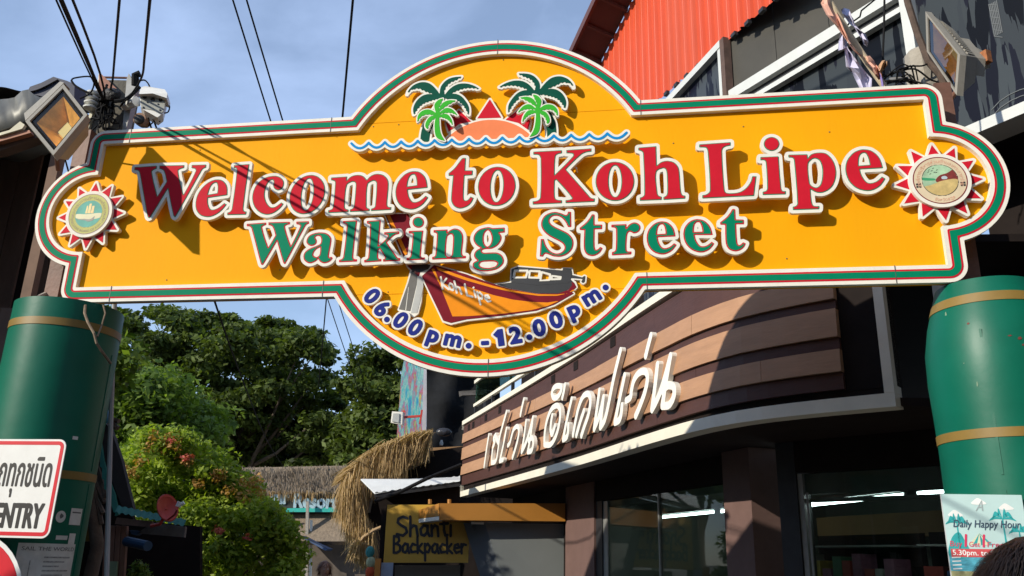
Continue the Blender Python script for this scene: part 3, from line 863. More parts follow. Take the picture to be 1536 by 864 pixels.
# round emblems on twelve-point stars --------------------------------------------------
def emblem(cx, cy, left):
    c = np.array(SP.un(cx, cy, 0.05))
    f2 = Field(c - 0.32, c + 0.32, 0.004)
    ang0 = math.radians(92)
    star = np.array([c + (0.25 if k % 2 == 0 else 0.155) * np.array([math.cos(ang0 + k * math.pi / 12), math.sin(ang0 + k * math.pi / 12)]) for k in range(24)])
    St = f2.poly([star])
    e = obj('emblem', slab(MB(), f2.contour(St, 0.016), SP.at, 0.02, 0.05), CREAM, sign)
    for k in range(12):
        a = ang0 + k * math.pi / 6
        d, w = np.array([math.cos(a), math.sin(a)]), np.array([-math.sin(a), math.cos(a)])
        obj('star_ray', slab(MB(), [np.array([c + d * 0.248, c + d * 0.172 + w * 0.036, c + d * 0.172 - w * 0.036])], SP.at, 0.05, 0.052), RED, e)
    def disc(nm, r0, r1, h0, h1, mat):
        R0 = np.hypot(f2.X - c[0], f2.Y - c[1])
        return obj(nm, slab(MB(), f2.contour(np.maximum(R0 - r1, r0 - R0) if r0 else R0 - r1, 0, 0.0004), SP.at, h0, h1), mat, e)
    disc('disc', 0, 0.175, 0.03, 0.075, CREAM)
    pale = M('pale_yellow_print', (0.46, 0.46, 0.13), 0.7, 0.12, 5) if left else M('pale_cream_print', (0.66, 0.55, 0.38), 0.7, 0.12, 5)
    disc('print_ring', 0.102, 0.148, 0.075, 0.0756, pale)
    disc('ring_line', 0.1475, 0.153, 0.075, 0.0764, M('brown_print', (0.16, 0.05, 0.04), 0.5) if left else MAR)
    disc('ring_line', 0.1, 0.1035, 0.075, 0.0764, M('teal_print_line', (0.10, 0.22, 0.12), 0.5) if left else BLK)
    disc('picture', 0, 0.1005, 0.075, 0.0758, M('teal_sea_print', (0.10, 0.36, 0.30), 0.7, 0.2, 9) if left else M('sky_print', (0.36, 0.55, 0.36), 0.7, 0.35, 9))
    def pic(nm, pts, mat, k, sm=True):
        q = c + np.array(spline(pts, 5) if sm else pts) * 0.1
        f3 = fld([q], 0.005, 0.0022)
        V = np.maximum(f3.poly([q]), np.hypot(f3.X - c[0], f3.Y - c[1]) - 0.0995)
        obj(nm, slab(MB(), f3.contour(V, 0, 0.0003), SP.at, 0.0757, 0.0758 + 0.0004 * k), mat, e)
    if left:
        pic('print_sand', [(-1, 0.0), (-.2, -.02), (1, .02), (1, -.28), (.2, -.42), (-.9, -.3)], M('print_sand', (0.48, 0.46, 0.25), 0.5), 1)
        for x0, x1, y0, y1 in ((-.28, -.12, .04, .62), (-.1, .12, .04, .78), (.14, .36, .04, .6)):
            pic('print_sail', [(x0, y0), (x1, y0), (x1 - .02, y1), (x0 + .04, y1)], M('print_gold', (0.66, 0.44, 0.12), 0.5, 0.2, 30), 2, False)
        pic('print_boat', [(-.85, -.38), (-.3, -.36), (.2, -.4), (.45, -.22), (.52, -.2), (.42, -.5), (.05, -.58), (-.2, -.48)], M('print_dark', (0.10, 0.10, 0.08), 0.5), 2)
    else:
        pic('print_hill', [(-.25, .02), (.0, .3), (.45, .45), (1, .75), (1, -.1), (.2, -.1), (-.2, -.12)], M('print_red_rock', (0.2, 0.03, 0.025), 0.5, 0.3, 40), 2)
        pic('print_sand', [(-1, -.45), (-.5, -.28), (.1, -.05), (1, -.02), (1, -1), (-1, -1)], M('print_sand_gold', (0.56, 0.42, 0.17), 0.5, 0.2, 25), 3)
        pic('print_shore', [(-1, .2), (-.6, .16), (-.25, .1), (-.3, .0), (-1, .05)], M('print_green', (0.04, 0.32, 0.15), 0.5), 1)
        pic('print_roof', [(.1, .2), (.3, .26), (.42, .16), (.38, .06), (.12, .06)], M('print_pale_blue', (0.45, 0.55, 0.6), 0.5), 4)
        for bx, by in ((-.6, .55), (-.4, .62), (-.25, .52), (-.5, .42), (-.1, .66), (-.3, .78), (-.15, .5), (-.55, .68)):
            pic('print_bird', [(bx - .09, by - .03), (bx, by + .04), (bx + .09, by + .05), (bx + .02, by)], BLK, 2, False)
        for sx in (-1, 1):
            for dx in (-.1, .1):
                for dy in (-.1, .1):
                    q = c + np.array([(sx * 0.124 + dx * 0.08 + u * 0.006, -0.03 + dy * 0.08 + v * 0.006) for u, v in ((-1, -1), (1, -1), (1, 1), (-1, 1))])
                    obj('print_flower', slab(MB(), [q], SP.at, 0.0757, 0.0766), BLK, e)
    def arc_text(body, r, a_mid, size, up, mat, nm, sp=1.0):
        ls = text_loops(body)
        q = np.vstack(ls)
        x0, x1 = q[:, 0].min(), q[:, 0].max()
        out = []
        for l in ls:
            l = np.array([l[0] * 0 + p for p in l])
            w = (l[:, 0] - (x0 + x1) / 2) * size * sp / r
            rr = r + (l[:, 1] * size if up else -l[:, 1] * size)
            a = a_mid - w if up else a_mid + w
            out.append(np.stack([c[0] + rr * np.cos(a), c[1] + rr * np.sin(a)], 1))
        obj(nm, slab(MB(), out, SP.at, None, 0.0768), mat, e)
    if left:
        tm = M('print_text_brown', (0.2, 0.13, 0.04), 0.5)
        arc_text('EXECUTIVE BOARD OF KOH LIPE', 0.137, -math.pi / 2, 0.0245, False, tm, 'lettering')
        arc_text('คณะกรรมการบริหารสภาตำบลเกาะ', 0.112, math.pi / 2, 0.03, True, tm, 'lettering')
        for sx in (-1, 1):
            obj('print_dot', slab(MB(), [np.array([c + (sx * 0.122 + 0.005 * math.cos(t), -0.01 + 0.005 * math.sin(t)) for t in np.linspace(0, 6, 9)])], SP.at, 0.0757, 0.0766), tm, e)
    else:
        tm = M('print_text_faded_red', (0.62, 0.3, 0.2), 0.5)
        arc_text('องค์การบริหารส่วนตำบลเกาะสาหร่าย', 0.113, math.pi / 2, 0.03, True, tm, 'lettering')
        arc_text('จังหวัดสตูล', 0.137, -math.pi / 2 + 0.1, 0.028, False, tm, 'lettering')
emblem(136.5, 323, True)
emblem(1408, 273, False)
# brackets behind the board that carry it
RUST = M('brown_painted_steel', (0.16, 0.075, 0.05), 0.6, 0.25, 8, bump=0.15, dirt=0.5, dirtcol=(0.10, 0.045, 0.025))
for s in (-2.6, -1.3, 1.0, 2.1):
    obj('back_rail', MB().beam(SP.at(s, 3.26, -0.06), SP.at(s, 4.4, -0.06), 0.05, 0.05, up=SP.e), RUST, sign)
for t in (3.4, 4.2):
    obj('back_rail', MB().beam(SP.at(-3.0, t, -0.115), SP.at(2.7, t, -0.115), 0.05, 0.05), RUST, sign)
# ================================================================== GROUND
gm = M('sandy_concrete_ground', (0.19, 0.165, 0.13), 0.9, 0.25, 1.5, bump=0.4, dirt=0.5, dirtcol=(0.12, 0.10, 0.08))
obj('ground', MB().add([(-900, -900, 0), (900, -900, 0), (900, 1500, 0), (-900, 1500, 0)], [(0, 1, 2, 3)]), gm, kind='structure', loc=(0, 0, 0))
obj('street', MB().add([(-3.2, -30, .004), (2.4, -30, .004), (2.4, 7, .004), (0.2, 14, .004), (-1.6, 24, .004), (-5.5, 24, .004), (-3.6, 12, .004)], [(0, 1, 2, 3, 4, 5, 6)]), M('worn_street_concrete', (0.15, 0.14, 0.125), 0.85, 0.2, 2.5, bump=0.3, dirt=0.4), kind='structure', loc=(0, 0, .004))

# ================================================================== GREEN POSTS
PGRN = M('glossy_green_post_paint', (0.0, 0.112, 0.068), 0.42, 0.10, 3.0, bump=0.06, bscale=10, dirt=0.25, dirtcol=(0.0, 0.09, 0.06), spec=0.3)
GOLD = M('gold_band_paint', (0.215, 0.135, 0.026), 0.5, 0.12, 7, dirt=0.3, dirtcol=(0.16, 0.1, 0.03))
def z_front(ax, r, px, py):
    d = ray(px, py)
    a = d[0]**2 + d[1]**2
    o = CAM[:2] - ax
    b = 2 * (o @ d[:2])
    c = o @ o - r * r
    k = (-b - math.sqrt(max(b * b - 4 * a * c, 0))) / (2 * a)
    p = CAM + d * k
    return math.atan2(p[1] - ax[1], p[0] - ax[0]), p[2]
AXL = np.array(SP.at(SP.un(106, 465, -0.1)[0], 0, -0.1)[:2])
AXR = np.array(SP.at(SP.un(1481, 470, -0.1)[0], 0, -0.1)[:2])
RL, RR = 0.345, 0.35
def post(ax, prof, label, bands, rim):
    t = thing('gate_post', (*ax, 0), label, 'post', 'green posts of the gateway')
    obj('shaft', MB().lathe((*ax, 0), prof, 64), PGRN, t, smooth=True)
    obj('cap', MB().lathe((*ax, 0), [(0.0, prof[-1][1] - .012), (prof[-1][0] - .004, prof[-1][1] - .012)], 40), M('rusty_post_cap', (0.10, 0.09, 0.075), 0.8, 0.3, 10), t)
    for zb, w in bands:
        zs, rs = [p[1] for p in prof], [p[0] for p in prof]
        rad = lambda z: float(np.interp(z, zs, rs))
        pr = [(rad(zb - w / 2), zb - w / 2)] + [(rad(zb + w * (k - 2) / 4) + 0.004, zb + w * (k - 2) / 4) for k in range(5)] + [(rad(zb + w / 2), zb + w / 2)]
        obj('gold_band', MB().lathe((*ax, 0), pr, 64), GOLD, t, smooth=True)
    return t
bzL = [z_front(AXL, RL, 100, 483)[1], z_front(AXL, RL, 110, 713)[1]]
bzR = [z_front(AXR, RR, 1470, 441)[1], z_front(AXR, RR, 1470, 650)[1]]
profL = [(RL, 0.0), (RL, 1.0), (RL, 2.0), (RL, 3.0), (RL, 3.17)]
PL_ = post(AXL, profL, 'left green gate post with gold bands and the no entry panel on it', [(bzL[0], .05), (bzL[1], .05), (bzL[1] - .9, .06)], 0)
profR = [(RR, 0.0), (RR, 1.5), (RR, bzR[1] - .05), (RR + .005, bzR[1] + .15), (RR + .012, 2.62), (RR + .006, 2.8), (RR - .022, 2.95), (RR - .06, 3.08), (RR - .09, 3.18)]
PR_ = post(AXR, profR, 'right green gate post with bulging top, gold bands and a cocktail poster on it', [(bzR[0], .056), (bzR[1], .05), (bzR[1] - .9, .06)], 0)
# lapped sheet edges running down the posts
for ax, rr_, px, py, T in ((AXL, RL, 163, 560, PL_), (AXR, RR, 1500, 700, PR_)):
    a_, z_ = z_front(ax, rr_, px, py)
    for z0_, z1_ in ((.1, bzL[1] - .04), (bzL[1] + .04, 2.86)):
        obj('sheet_lap', MB().prism([(ax[0] + (rr_ + .0035) * math.cos(a_ + d_), ax[1] + (rr_ + .0035) * math.sin(a_ + d_), z) for d_, z in ((0, z0_), (.035, z0_), (.035, z1_), (0, z1_))], (-.004 * math.cos(a_), -.004 * math.sin(a_), 0)), PGRN, T)
# scuffs on the right post
wl_ = M('scuff_pale', (0.16, 0.26, 0.17), 0.7)
wr_ = M('scuff_rust', (0.16, 0.03, 0.02), 0.7)
for px, py, w, h, m in ((1410, 470, .018, .05, wl_), (1466, 576, .01, .05, wl_), (1450, 484, .02, .02, wr_), (1515, 503, .03, .015, wr_), (1530, 507, .03, .03, wr_), (1535, 517, .02, .02, wr_), (1446, 545, .008, .012, wl_)):
    w, h = w * .75, h * .6
    a, z = z_front(AXR, RR + .01, px, py)
    rr = float(np.interp(z, [p[1] for p in profR], [p[0] for p in profR])) + .002
    q = [(AXR[0] + rr * math.cos(a + dx / rr), AXR[1] + rr * math.sin(a + dx / rr), z + dz) for dx, dz in ((-w / 2, -h * .3), (0, -h / 2), (w / 2, -h * .1), (w * .2, h / 2), (-w * .3, h * .3))]
    obj('paint_scuff', MB().add(q, [(0, 1, 2, 3, 4)]), m, PR_)
def cyl(ax, r0, h=0.0):
    """(arc metres, z, height above) -> point on a post"""
    return lambda a, z, hh=0.0: (ax[0] + (r0 + hh) * math.cos(a / r0), ax[1] + (r0 + hh) * math.sin(a / r0), z)
def cyl_un(ax, r, px, py):
    a, z = z_front(ax, r, px, py)
    if a > 0: a -= 2 * math.pi
    return np.array([a * r, z])
# cocktail poster on the right post ------------------------------------
PO = Plane(SP.at(0, 0, .275), SP.e)
fR = PO.at
c0 = PO.un(1411, 741)
c1 = PO.un(1531, 738)
pw = c1[0] - c0[0]
ztop = c0[1]
ph = 0.60
poster = thing('poster', (*AXR, 0), 'turquoise happy hour poster with palms fixed on the right green post', 'poster')
poster.location = fR(c0[0] + pw / 2, ztop - ph, -.01)
obj('backing_board', slab(MB(), [np.array([(c0[0], ztop - ph), (c1[0], ztop - ph), (c1[0], ztop), (c0[0], ztop)])], fR, -.012, .0035), M('white_plastic_board', (0.6, 0.62, 0.6), 0.5), poster)
def sheet(nm, parent, x0, x1, z0, z1, h, mat, fm, n=14):
    mb = MB()
    vs = [fm(x0 + (x1 - x0) * i / n, z, h) for z in (z0, z1) for i in range(n + 1)]
    mb.add(vs, [(i, i + 1, n + 2 + i, n + 1 + i) for i in range(n)])
    return obj(nm, mb, mat, parent)
U = lambda u: c0[0] + pw * u
V = lambda v: ztop - ph * v
sheet('paper', poster, U(0), U(1), V(1), V(0), .004, M('pale_aqua_paper', (0.52, 0.72, 0.72), 0.35, 0.06, 4), fR)
sheet('sea', poster, U(0), U(1), V(.62), V(.48), .0046, M('poster_sea_blue', (0.10, 0.42, 0.55), 0.35, 0.35, 25, stretch=(1, 1, 4)), fR)
sheet('beach', poster, U(0), U(1), V(1), V(.62), .0046, M('poster_beach', (0.42, 0.42, 0.22), 0.35, 0.5, 22), fR)
def pshape(nm, pts, mat, h, sm=True):
    q = np.array([(U(u), V(v)) for u, v in (spline(pts, 4) if sm else pts)])
    obj(nm, slab(MB(), [q], fR, None, h), mat, poster)
TEAL = M('poster_teal', (0.04, 0.40, 0.42), 0.35, 0.2, 20)
pshape('hill', [(-.0, .5), (.06, .36), (.16, .31), (.22, .38), (.28, .5)], TEAL, .005)
pshape('hill', [(.62, .5), (.72, .40), (.80, .37), (.9, .42), (1, .5)], TEAL, .005)
for cx, cy, k in ((.15, .235, 1), (.72, .2, 1.15), (.9, .30, .9)):
    for a in (-2.9, -2.4, -1.9, -1.2, -.7, -.2):
        x, y = math.cos(a) * .15 * k, math.sin(a) * .06 * k
        pshape('palm_frond', [(cx, cy), (cx + x * .6, cy + y * 1.4), (cx + x, cy + y * .4 + .02), (cx + x * .55, cy + y * .8 + .012)], TEAL, .0052)
    pshape('palm_stem', [(cx - .008, cy), (cx + .008, cy), (cx + .015, .48), (cx - .01, .48)], TEAL, .005, False)
wh = M('poster_white', (0.85, 0.87, 0.86), 0.35)
for cx, cy in ((.45, .055), (.14, .155), (.78, .095)):
    pshape('cloud', [(cx - .09, cy + .02), (cx - .04, cy - .012), (cx, cy - .025), (cx + .05, cy - .008), (cx + .1, cy + .02), (cx, cy + .03)], wh, .0048)
for k in range(6):
    u0, u1 = .26 + .05 * k, .26 + .05 * (k + 1)
    pshape('parasol_panel', [(.41, .315), (u1, .41), (u0, .41)], TEAL if k % 2 else M('poster_cream', (0.75, 0.72, 0.5), 0.4), .0055, False)
pshape('foliage', [(.9, .7), (.86, .52), (.93, .46), (1, .42), (1, .7)], M('poster_green', (0.30, 0.42, 0.05), 0.4, 0.4, 40), .0056)
for k in range(4): pshape('tower_rail', [(.03, .51 + k * .03), (.14, .505 + k * .03), (.14, .515 + k * .03), (.03, .52 + k * .03)], wh, .0056, False)
pshape('price_bar', [(.03, .445), (.70, .44), (.70, .505), (.03, .51)], M('poster_coral', (0.62, 0.10, 0.11), 0.35), .0056, False)
def ptext(body, u0, u1, v, size, mat, shear=0.15, off=0.0, h=.0062):
    ls = text_loops(body, 1.0, shear)
    q = np.vstack(ls)
    k = (u1 - u0) * pw / (q[:, 0].max() - q[:, 0].min())
    out = [np.stack([U(u0) + (l[:, 0] - q[:, 0].min()) * k, V(v) + l[:, 1] * size], 1) for l in ls]
    if off:
        f_ = fld(out, off + .002, 0.0022)
        out = f_.contour(f_.poly(out), off, 0.0003)
    obj('lettering', slab(MB(), out, fR, None, h), mat, poster)
slate = M('poster_slate', (0.06, 0.10, 0.15), 0.4)
pink = M('poster_pink', (0.72, 0.05, 0.13), 0.4)
ptext('A', .40, .50, .135, .075, M('poster_grey', (0.38, 0.46, 0.47), 0.4), .5)
ptext('Daily Happy Hour', .10, .93, .27, .052, slate, .25, .0006)
ptext('Buy', .03, .18, .425, .038, pink, .1)
ptext('1', .21, .25, .425, .085, pink, .2, .002)
ptext('Get', .265, .395, .425, .034, pink, .1)
ptext('1', .43, .47, .425, .085, pink, .2, .002)
ptext('Free', .485, .69, .425, .036, pink, .1)
ptext('5.30pm. to 9pm', .05, .68, .494, .036, wh, 0, .0006, .0066)

# no entry panel on the left post ------------------------------------
NE = Plane(SP.at(0, 0, .30), SP.e)
NEh = lambda px, py: np.array(NE.un(px, py))
tr_, br_ = NEh(96, 659), NEh(76, 808)
x1 = (tr_[0] + br_[0]) / 2 + .004
zt, zb_ = tr_[1], br_[1]
x0 = x1 - .76
ne = thing('no_entry_sign', NE.at((x0 + x1) / 2, zb_, -.02), 'white no entry panel with red border and black Thai lettering on the left post', 'sign')
fq = Field((x0 - .03, zb_ - .03), (x1 + .03, zt + .03), .006)
Rq = fq.poly([np.array([(x0 + .05, zb_ + .05), (x1 - .05, zb_ + .05), (x1 - .05, zt - .05), (x0 + .05, zt - .05)])])
PWH = M('white_road_sign', (0.78, 0.79, 0.77), 0.35, 0.05, 6, dirt=0.15, dirtcol=(0.45, 0.4, 0.32))
PRD = M('red_road_sign', (0.62, 0.015, 0.03), 0.35, 0.06, 6)
PBK = M('black_road_sign', (0.018, 0.018, 0.02), 0.4)
obj('panel', slab(MB(), fq.contour(Rq, .05), NE.at, -.006, 0), PWH, ne)
obj('red_border', slab(MB(), fq.contour(np.maximum(Rq - .038, .016 - Rq)), NE.at, 0, .0012), PRD, ne)
def fit_text(body, pl, xr, zb, zt, width, mat, parent, h, off=0.0, right=True, shear=0.0, nm='lettering', x_is_left=False):
    ls = text_loops(body, 1.0, shear)
    q = np.vstack(ls)
    w, hh = q[:, 0].max() - q[:, 0].min(), q[:, 1].max() - q[:, 1].min()
    xs = xr if x_is_left else xr - width
    out = [np.stack([xs + (l[:, 0] - q[:, 0].min()) * width / w, zb + (l[:, 1] - q[:, 1].min()) * (zt - zb) / hh], 1) for l in ls]
    if off:
        f_ = fld(out, off + .004, max(.0018, (zt - zb) / 45))
        out = f_.contour(f_.poly(out), off, .0004)
    return obj(nm, slab(MB(), out, pl.at, 0.0006 if h > .001 else None, h), mat, parent)
a_, b_ = NEh(70, 678), NEh(65, 746)
fit_text('ห้ามรถทุกชนิด', NE, NEh(77, 710)[0], b_[1], a_[1], .56, PBK, ne, .0012, .003)
a_, b_ = NEh(60, 756), NEh(56, 792)
fit_text('NO ENTRY', NE, NEh(64, 770)[0], b_[1], a_[1], .50, PBK, ne, .0012, .006)
obj('clamp', MB().box(NE.at((x0 + x1) / 2, (zt + zb_) / 2, -.022), (.3, .03, .05), rz=-YAW), GRY, ne)
# round prohibition plate just under it, only its rim in view
rc = NEh(-62, 905)
rs_ = thing('round_road_sign', NE.at(rc[0], rc[1] - .35, -.02), 'round red rimmed road sign cut off at the lower left corner', 'sign')
obj('plate', MB().prism([NE.at(rc[0] + .40 * math.cos(t), rc[1] + .40 * math.sin(t), -.006) for t in np.linspace(0, 2 * math.pi, 40)[:-1]], NE.n * .004), PWH, rs_)
obj('red_disc', MB().prism([NE.at(rc[0] + .375 * math.cos(t), rc[1] + .375 * math.sin(t), -.0018) for t in np.linspace(0, 2 * math.pi, 40)[:-1]], NE.n * .002), PRD, rs_)
# papers and stickers on the left post
fL = cyl(AXL, RL)
def onpost(nm, px0, py0, px1, py1, mat, label, cat, h=.003, rot=0):
    a, b = cyl_un(AXL, RL, px0, py0), cyl_un(AXL, RL, px1, py1)
    t = thing(nm, fL((a[0] + b[0]) / 2, min(a[1], b[1]), h), label, cat)
    sheet('paper', t, a[0], b[0], min(a[1], b[1]), max(a[1], b[1]), h, mat, fL, 8)
    return t, a, b
PAP = M('weathered_paper', (0.62, 0.62, 0.58), 0.7, 0.12, 14, dirt=0.3, dirtcol=(0.4, 0.38, 0.33))
t, a, b = onpost('paper_notice', 28, 814, 97, 905, PAP, 'white printed notice about sailing the world pasted under the no entry panel', 'notice')
wn = b[0] - a[0]
def ptxt(body, parent, x0, x1, z, size, mat, fm, off=0, h=.004):
    ls = text_loops(body)
    q = np.vstack(ls)
    k = (x1 - x0) / (q[:, 0].max() - q[:, 0].min())
    out = [np.stack([x0 + (l[:, 0] - q[:, 0].min()) * k, z + l[:, 1] * size], 1) for l in ls]
    obj('lettering', slab(MB(), out, fm, None, h), mat, parent)
ink = M('faded_ink', (0.10, 0.10, 0.10), 0.7, 0.3, 40)
ptxt('SAIL THE WORLD', t, a[0] + wn * .06, a[0] + wn * .97, a[1] - .042, .032, ink, fL)
for k in range(11):
    sheet('ink_line', t, a[0] + wn * (.42 if k < 8 else .12), a[0] + wn * (.9 - .1 * ((k * 7) % 3)), a[1] - .085 - k * .026, a[1] - .076 - k * .026, .004, M('pale_ink', (0.32, 0.32, 0.31), 0.8, 0.4, 90), fL, 4)
sheet('drawing', t, a[0] + wn * .1, a[0] + wn * .36, a[1] - .245, a[1] - .235, .004, ink, fL, 4)
sheet('drawing', t, a[0] + wn * .21, a[0] + wn * .225, a[1] - .24, a[1] - .1, .004, M('pale_ink', (0, 0, 0)), fL, 2)
t, a, b = onpost('sticker', 107, 762, 119, 788, PAP, 'small white paper sticker near the right edge of the left post', 'sticker')
sheet('ink_line', t, a[0] + .012, b[0] - .012, a[1] - .03, a[1] - .022, .0036, ink, fL, 3)
ctr = cyl_un(AXL, RL, 91, 775)
t = thing('round_sticker', fL(ctr[0], ctr[1] - .03, .003), 'round white sticker with a dark blot beside the no entry panel', 'sticker')
obj('paper', slab(MB(), [np.array([(ctr[0] + .032 * math.cos(u), ctr[1] + .036 * math.sin(u)) for u in np.linspace(0, 2 * math.pi, 24)[:-1]])], fL, None, .003), PAP, t)
obj('blot', slab(MB(), [np.array([(ctr[0] + .004 + .012 * math.cos(u), ctr[1] + .004 + .014 * math.sin(u) * (1 + .3 * math.cos(3 * u))) for u in np.linspace(0, 2 * math.pi, 16)[:-1]])], fL, None, .0036), ink, t)
for (p, lab) in (((109, 654, 116, 660), 'tiny white sticker high on the left post'), ((84, 803, 100, 810), 'torn pale sticker scrap above the sailing notice'), ((104, 800, 110, 818), 'torn white scrap at the right edge of the left post')):
    onpost('sticker_scrap', *p, PAP, lab, 'sticker')
# twigs and a dead vine on the left post top
VIN = M('dry_vine', (0.20, 0.15, 0.10), 0.85, 0.3, 30)
def pts(l, y): return [P(a, b, y) for a, b in l]
yv = AXL[1] - RL - .03
tag(obj('dead_vine', MB().tube([P(128, 458, yv + .12), P(127, 470, yv + .08), P(132, 484, yv + .05), P(141, 500, yv + .03), P(145, 515, yv + .04), P(152, 526, yv + .08), P(166, 545, yv + .2)], .009, 6), VIN), 'dead brown vine stem hanging down the left green post', 'vine')
tag(obj('dead_twig', MB().tube([P(155, 458, yv + .15), P(158, 470, yv + .14), P(152, 490, yv + .13), P(146, 505, yv + .05)], .006, 6), VIN), 'thin dark twig beside the vine on the left green post', 'twig')
tag(obj('driftwood', MB().tube([P(58, 445, AXL[1] - .1), P(70, 441, AXL[1]), P(92, 438, AXL[1] + .1), P(96, 443, AXL[1] + .1)], [.012, .02, .018, .01], 6), M('grey_driftwood', (0.32, 0.29, 0.25), 0.9, 0.25, 20)), 'grey driftwood stick lying on top of the left post', 'driftwood')
tag(obj('plastic_pipe', MB().tube([P(172, 452, 5.75), P(170, 520, 5.76), P(166, 640, 5.77), P(160, 864, 5.8), (P(158, 864, 5.8)[0] - .05, 5.8, 0)], .017, 8), M('grey_plastic_pipe', (0.38, 0.39, 0.40), 0.5)), 'thin grey pipe rising beside the left green post', 'pipe')

# ================================================================== UPRIGHTS, UTILITY POLES, LAMPS
def upright(px, py, y, w, ztop, label):
    b = P(px, py, y)
    return tag(obj('steel_upright', MB().box((b[0], y, ztop / 2), (w, w, ztop), rz=-YAW), RUST), label, 'steel post', 'brown uprights behind the sign')
upright(87, 430, 5.62, .11, P(128, 200, 5.62)[2], 'brown steel upright standing behind the left end of the sign')
upright(1420, 200, 4.75, .10, P(1412, 130, 4.75)[2], 'brown steel upright standing behind the right end of the sign')
CONC = M('weathered_concrete', (0.34, 0.31, 0.26), 0.85, 0.2, 9, bump=0.3, dirt=0.4, dirtcol=(0.14, 0.12, 0.09))
CABM = M('black_cable', (0.010, 0.010, 0.011), 0.8, spec=0.15)
pb = P(172, 170, 5.85)
up_ = thing('utility_pole', (pb[0], 5.85, 0), 'dark concrete utility pole with a tangle of cables above the left end of the sign', 'utility pole')
pt = P(170, 130, 5.85)[2]
obj('pole', MB().prism([(pb[0] + dx, 5.85 + dy, 0) for dx, dy in ((-.12, -.1), (.12, -.1), (.12, .1), (-.12, .1))], (0, 0, pt)), M('sooty_concrete', (0.12, 0.11, 0.09), 0.9, 0.35, 7, bump=0.4), up_)
obj('top_plate', MB().prism([P(148, 112, 5.70), P(151, 110, 5.70), P(176, 134, 5.70), P(150, 139, 5.70)], (0, .012, 0)), M('terracotta_plate', (0.34, 0.15, 0.10), 0.7, 0.2, 12), up_)
obj('top_plate_edge', MB().prism([P(144, 135, 5.775), P(148, 110, 5.775), P(150.5, 111, 5.775), P(147, 137, 5.775)], (0, .05, 0)), CREAM, up_)
obj('crossbar', MB().tube([P(152, 116, 5.9), P(196, 117, 5.9)], .009, 6), RUST, up_)
obj('black_junction', MB().sphere(P(168, 142, 5.62), .06, 14, 8, (1.2, .7, .9)), M('black_tape', (0.012, 0.012, 0.013), 0.6, 0.4, 30, bump=1.0, bscale=30), up_)
obj('black_clamp', MB().tube([P(203, 128, 5.62), P(203, 113, 5.6), P(210, 111, 5.6)], .03, 8), CABM, up_)
obj('angle_bracket', MB().prism([P(190, 118, 5.72), P(193, 110, 5.72), P(197, 117, 5.72), P(205, 130, 5.72), P(196, 165, 5.72), P(188, 200, 5.72), P(183, 200, 5.72)], (0, .07, 0)), M('galvanised_steel', (0.28, 0.28, 0.27), 0.45, 0.15, 15, metal=0.3), up_)
ins = P(133, 150, 5.7)
for k in range(4):
    obj('insulator', MB().lathe((ins[0] + .025, 5.7, ins[2] + .06 - k * .042), [(0.0, .02), (.028, .018), (.052, 0), (.05, -.012), (.022, -.02), (0.0, -.02)], 18), M('white_porcelain', (0.66, 0.66, 0.62), 0.2), up_, smooth=True)
obj('side_plate', MB().prism([P(142, 140, 5.72), P(146, 140, 5.72), P(130, 205, 5.72), P(125, 205, 5.72)], (0, .06, 0)), M('yellowed_pvc', (0.62, 0.58, 0.42), 0.5), up_)
# cable tangle
for k in range(15):
    p0 = np.array(P(rnd.uniform(150, 172), rnd.uniform(135, 160), 5.66))
    q = [p0]
    for j in range(5): q.append(q[-1] + np.array([rnd.gauss(0, .035), rnd.gauss(0, .02), rnd.gauss(-.045, .05)]))
    obj('cable_loop', MB().tube(soft(q), rnd.uniform(.005, .009), 5), CABM, up_)
def cable_path(l, r, nm, label, group=None, sag=0.0):
    return tag(obj(nm, MB().tube(soft(l, 3), r, 6), CABM), label, 'cable', group)
dirc = np.array([0.349, -0.905, -0.242])
A0 = np.array([-3.01, 5.30, 4.74])
GC = 'thick cables running overhead from the left pole'
for k, (ox, oz, r) in enumerate(((0, 0, .0115), (.045, .03, .008), (-.035, .02, .006), (.02, -.015, .004))):
    o = np.array([ox, 0, oz])
    q = [np.array(P(150 + k * 3, 165, 5.68)), np.array(P(150 + k * 3, 150, 5.64)), A0 + o * .4 - dirc * .15] + [A0 + o + dirc * 9.5 * u for u in (.08, .3, .6, 1)]
    cable_path(q, r, 'overhead_cable', ('thickest black cable of the bundle rising from the left pole', 'black cable on the right side of the thick bundle from the left pole', 'black cable on the left side of the thick bundle from the left pole', 'thinnest black cable of the thick bundle from the left pole')[k], GC)
d2, d3 = np.array([.448, -.858, -.251]), np.array([.419, -.845, -.333])
a2, a3 = np.array([-2.96, 5.35, 4.86]), np.array([-2.41, 4.69, 4.52])
q = [P(165, 140, 5.66), P(167, 128, 5.5), a2] + [a2 + d2 * u for u in (.4, 1, 2, 4, 7, 9)]
cable_path(q, .0075, 'overhead_cable', 'single black cable rising straight from the left pole, second from the left')
q = [P(180, 160, 5.64), P(198, 140, 5.5), P(210, 121, 5.1), a3] + [a3 + d3 * u for u in (.4, 1, 2, 4, 7, 9)]
cable_path(q, .007, 'overhead_cable', 'black cable curving up above the security camera')
for k, (l, r) in enumerate((([(107, 121), (112, 117), (135, 115), (141, 125), (135, 140), (120, 148)], .006), ([(107, 121), (115, 130), (138, 142)], .009), ([(200, 125), (215, 120), (222, 125), (225, 132)], .006), ([(172, 152), (190, 148), (210, 130)], .014), ([(245, 155), (254, 158), (252, 168), (243, 170)], .005), ([(222, 177), (228, 195)], .007), ([(229, 177), (236, 195)], .007), ([(205, 186), (215, 191), (228, 185), (233, 176), (240, 183), (236, 177)], .005))):
    obj('cable_loop', MB().tube(soft(pts(l, 5.6)), r, 6), CABM, up_)
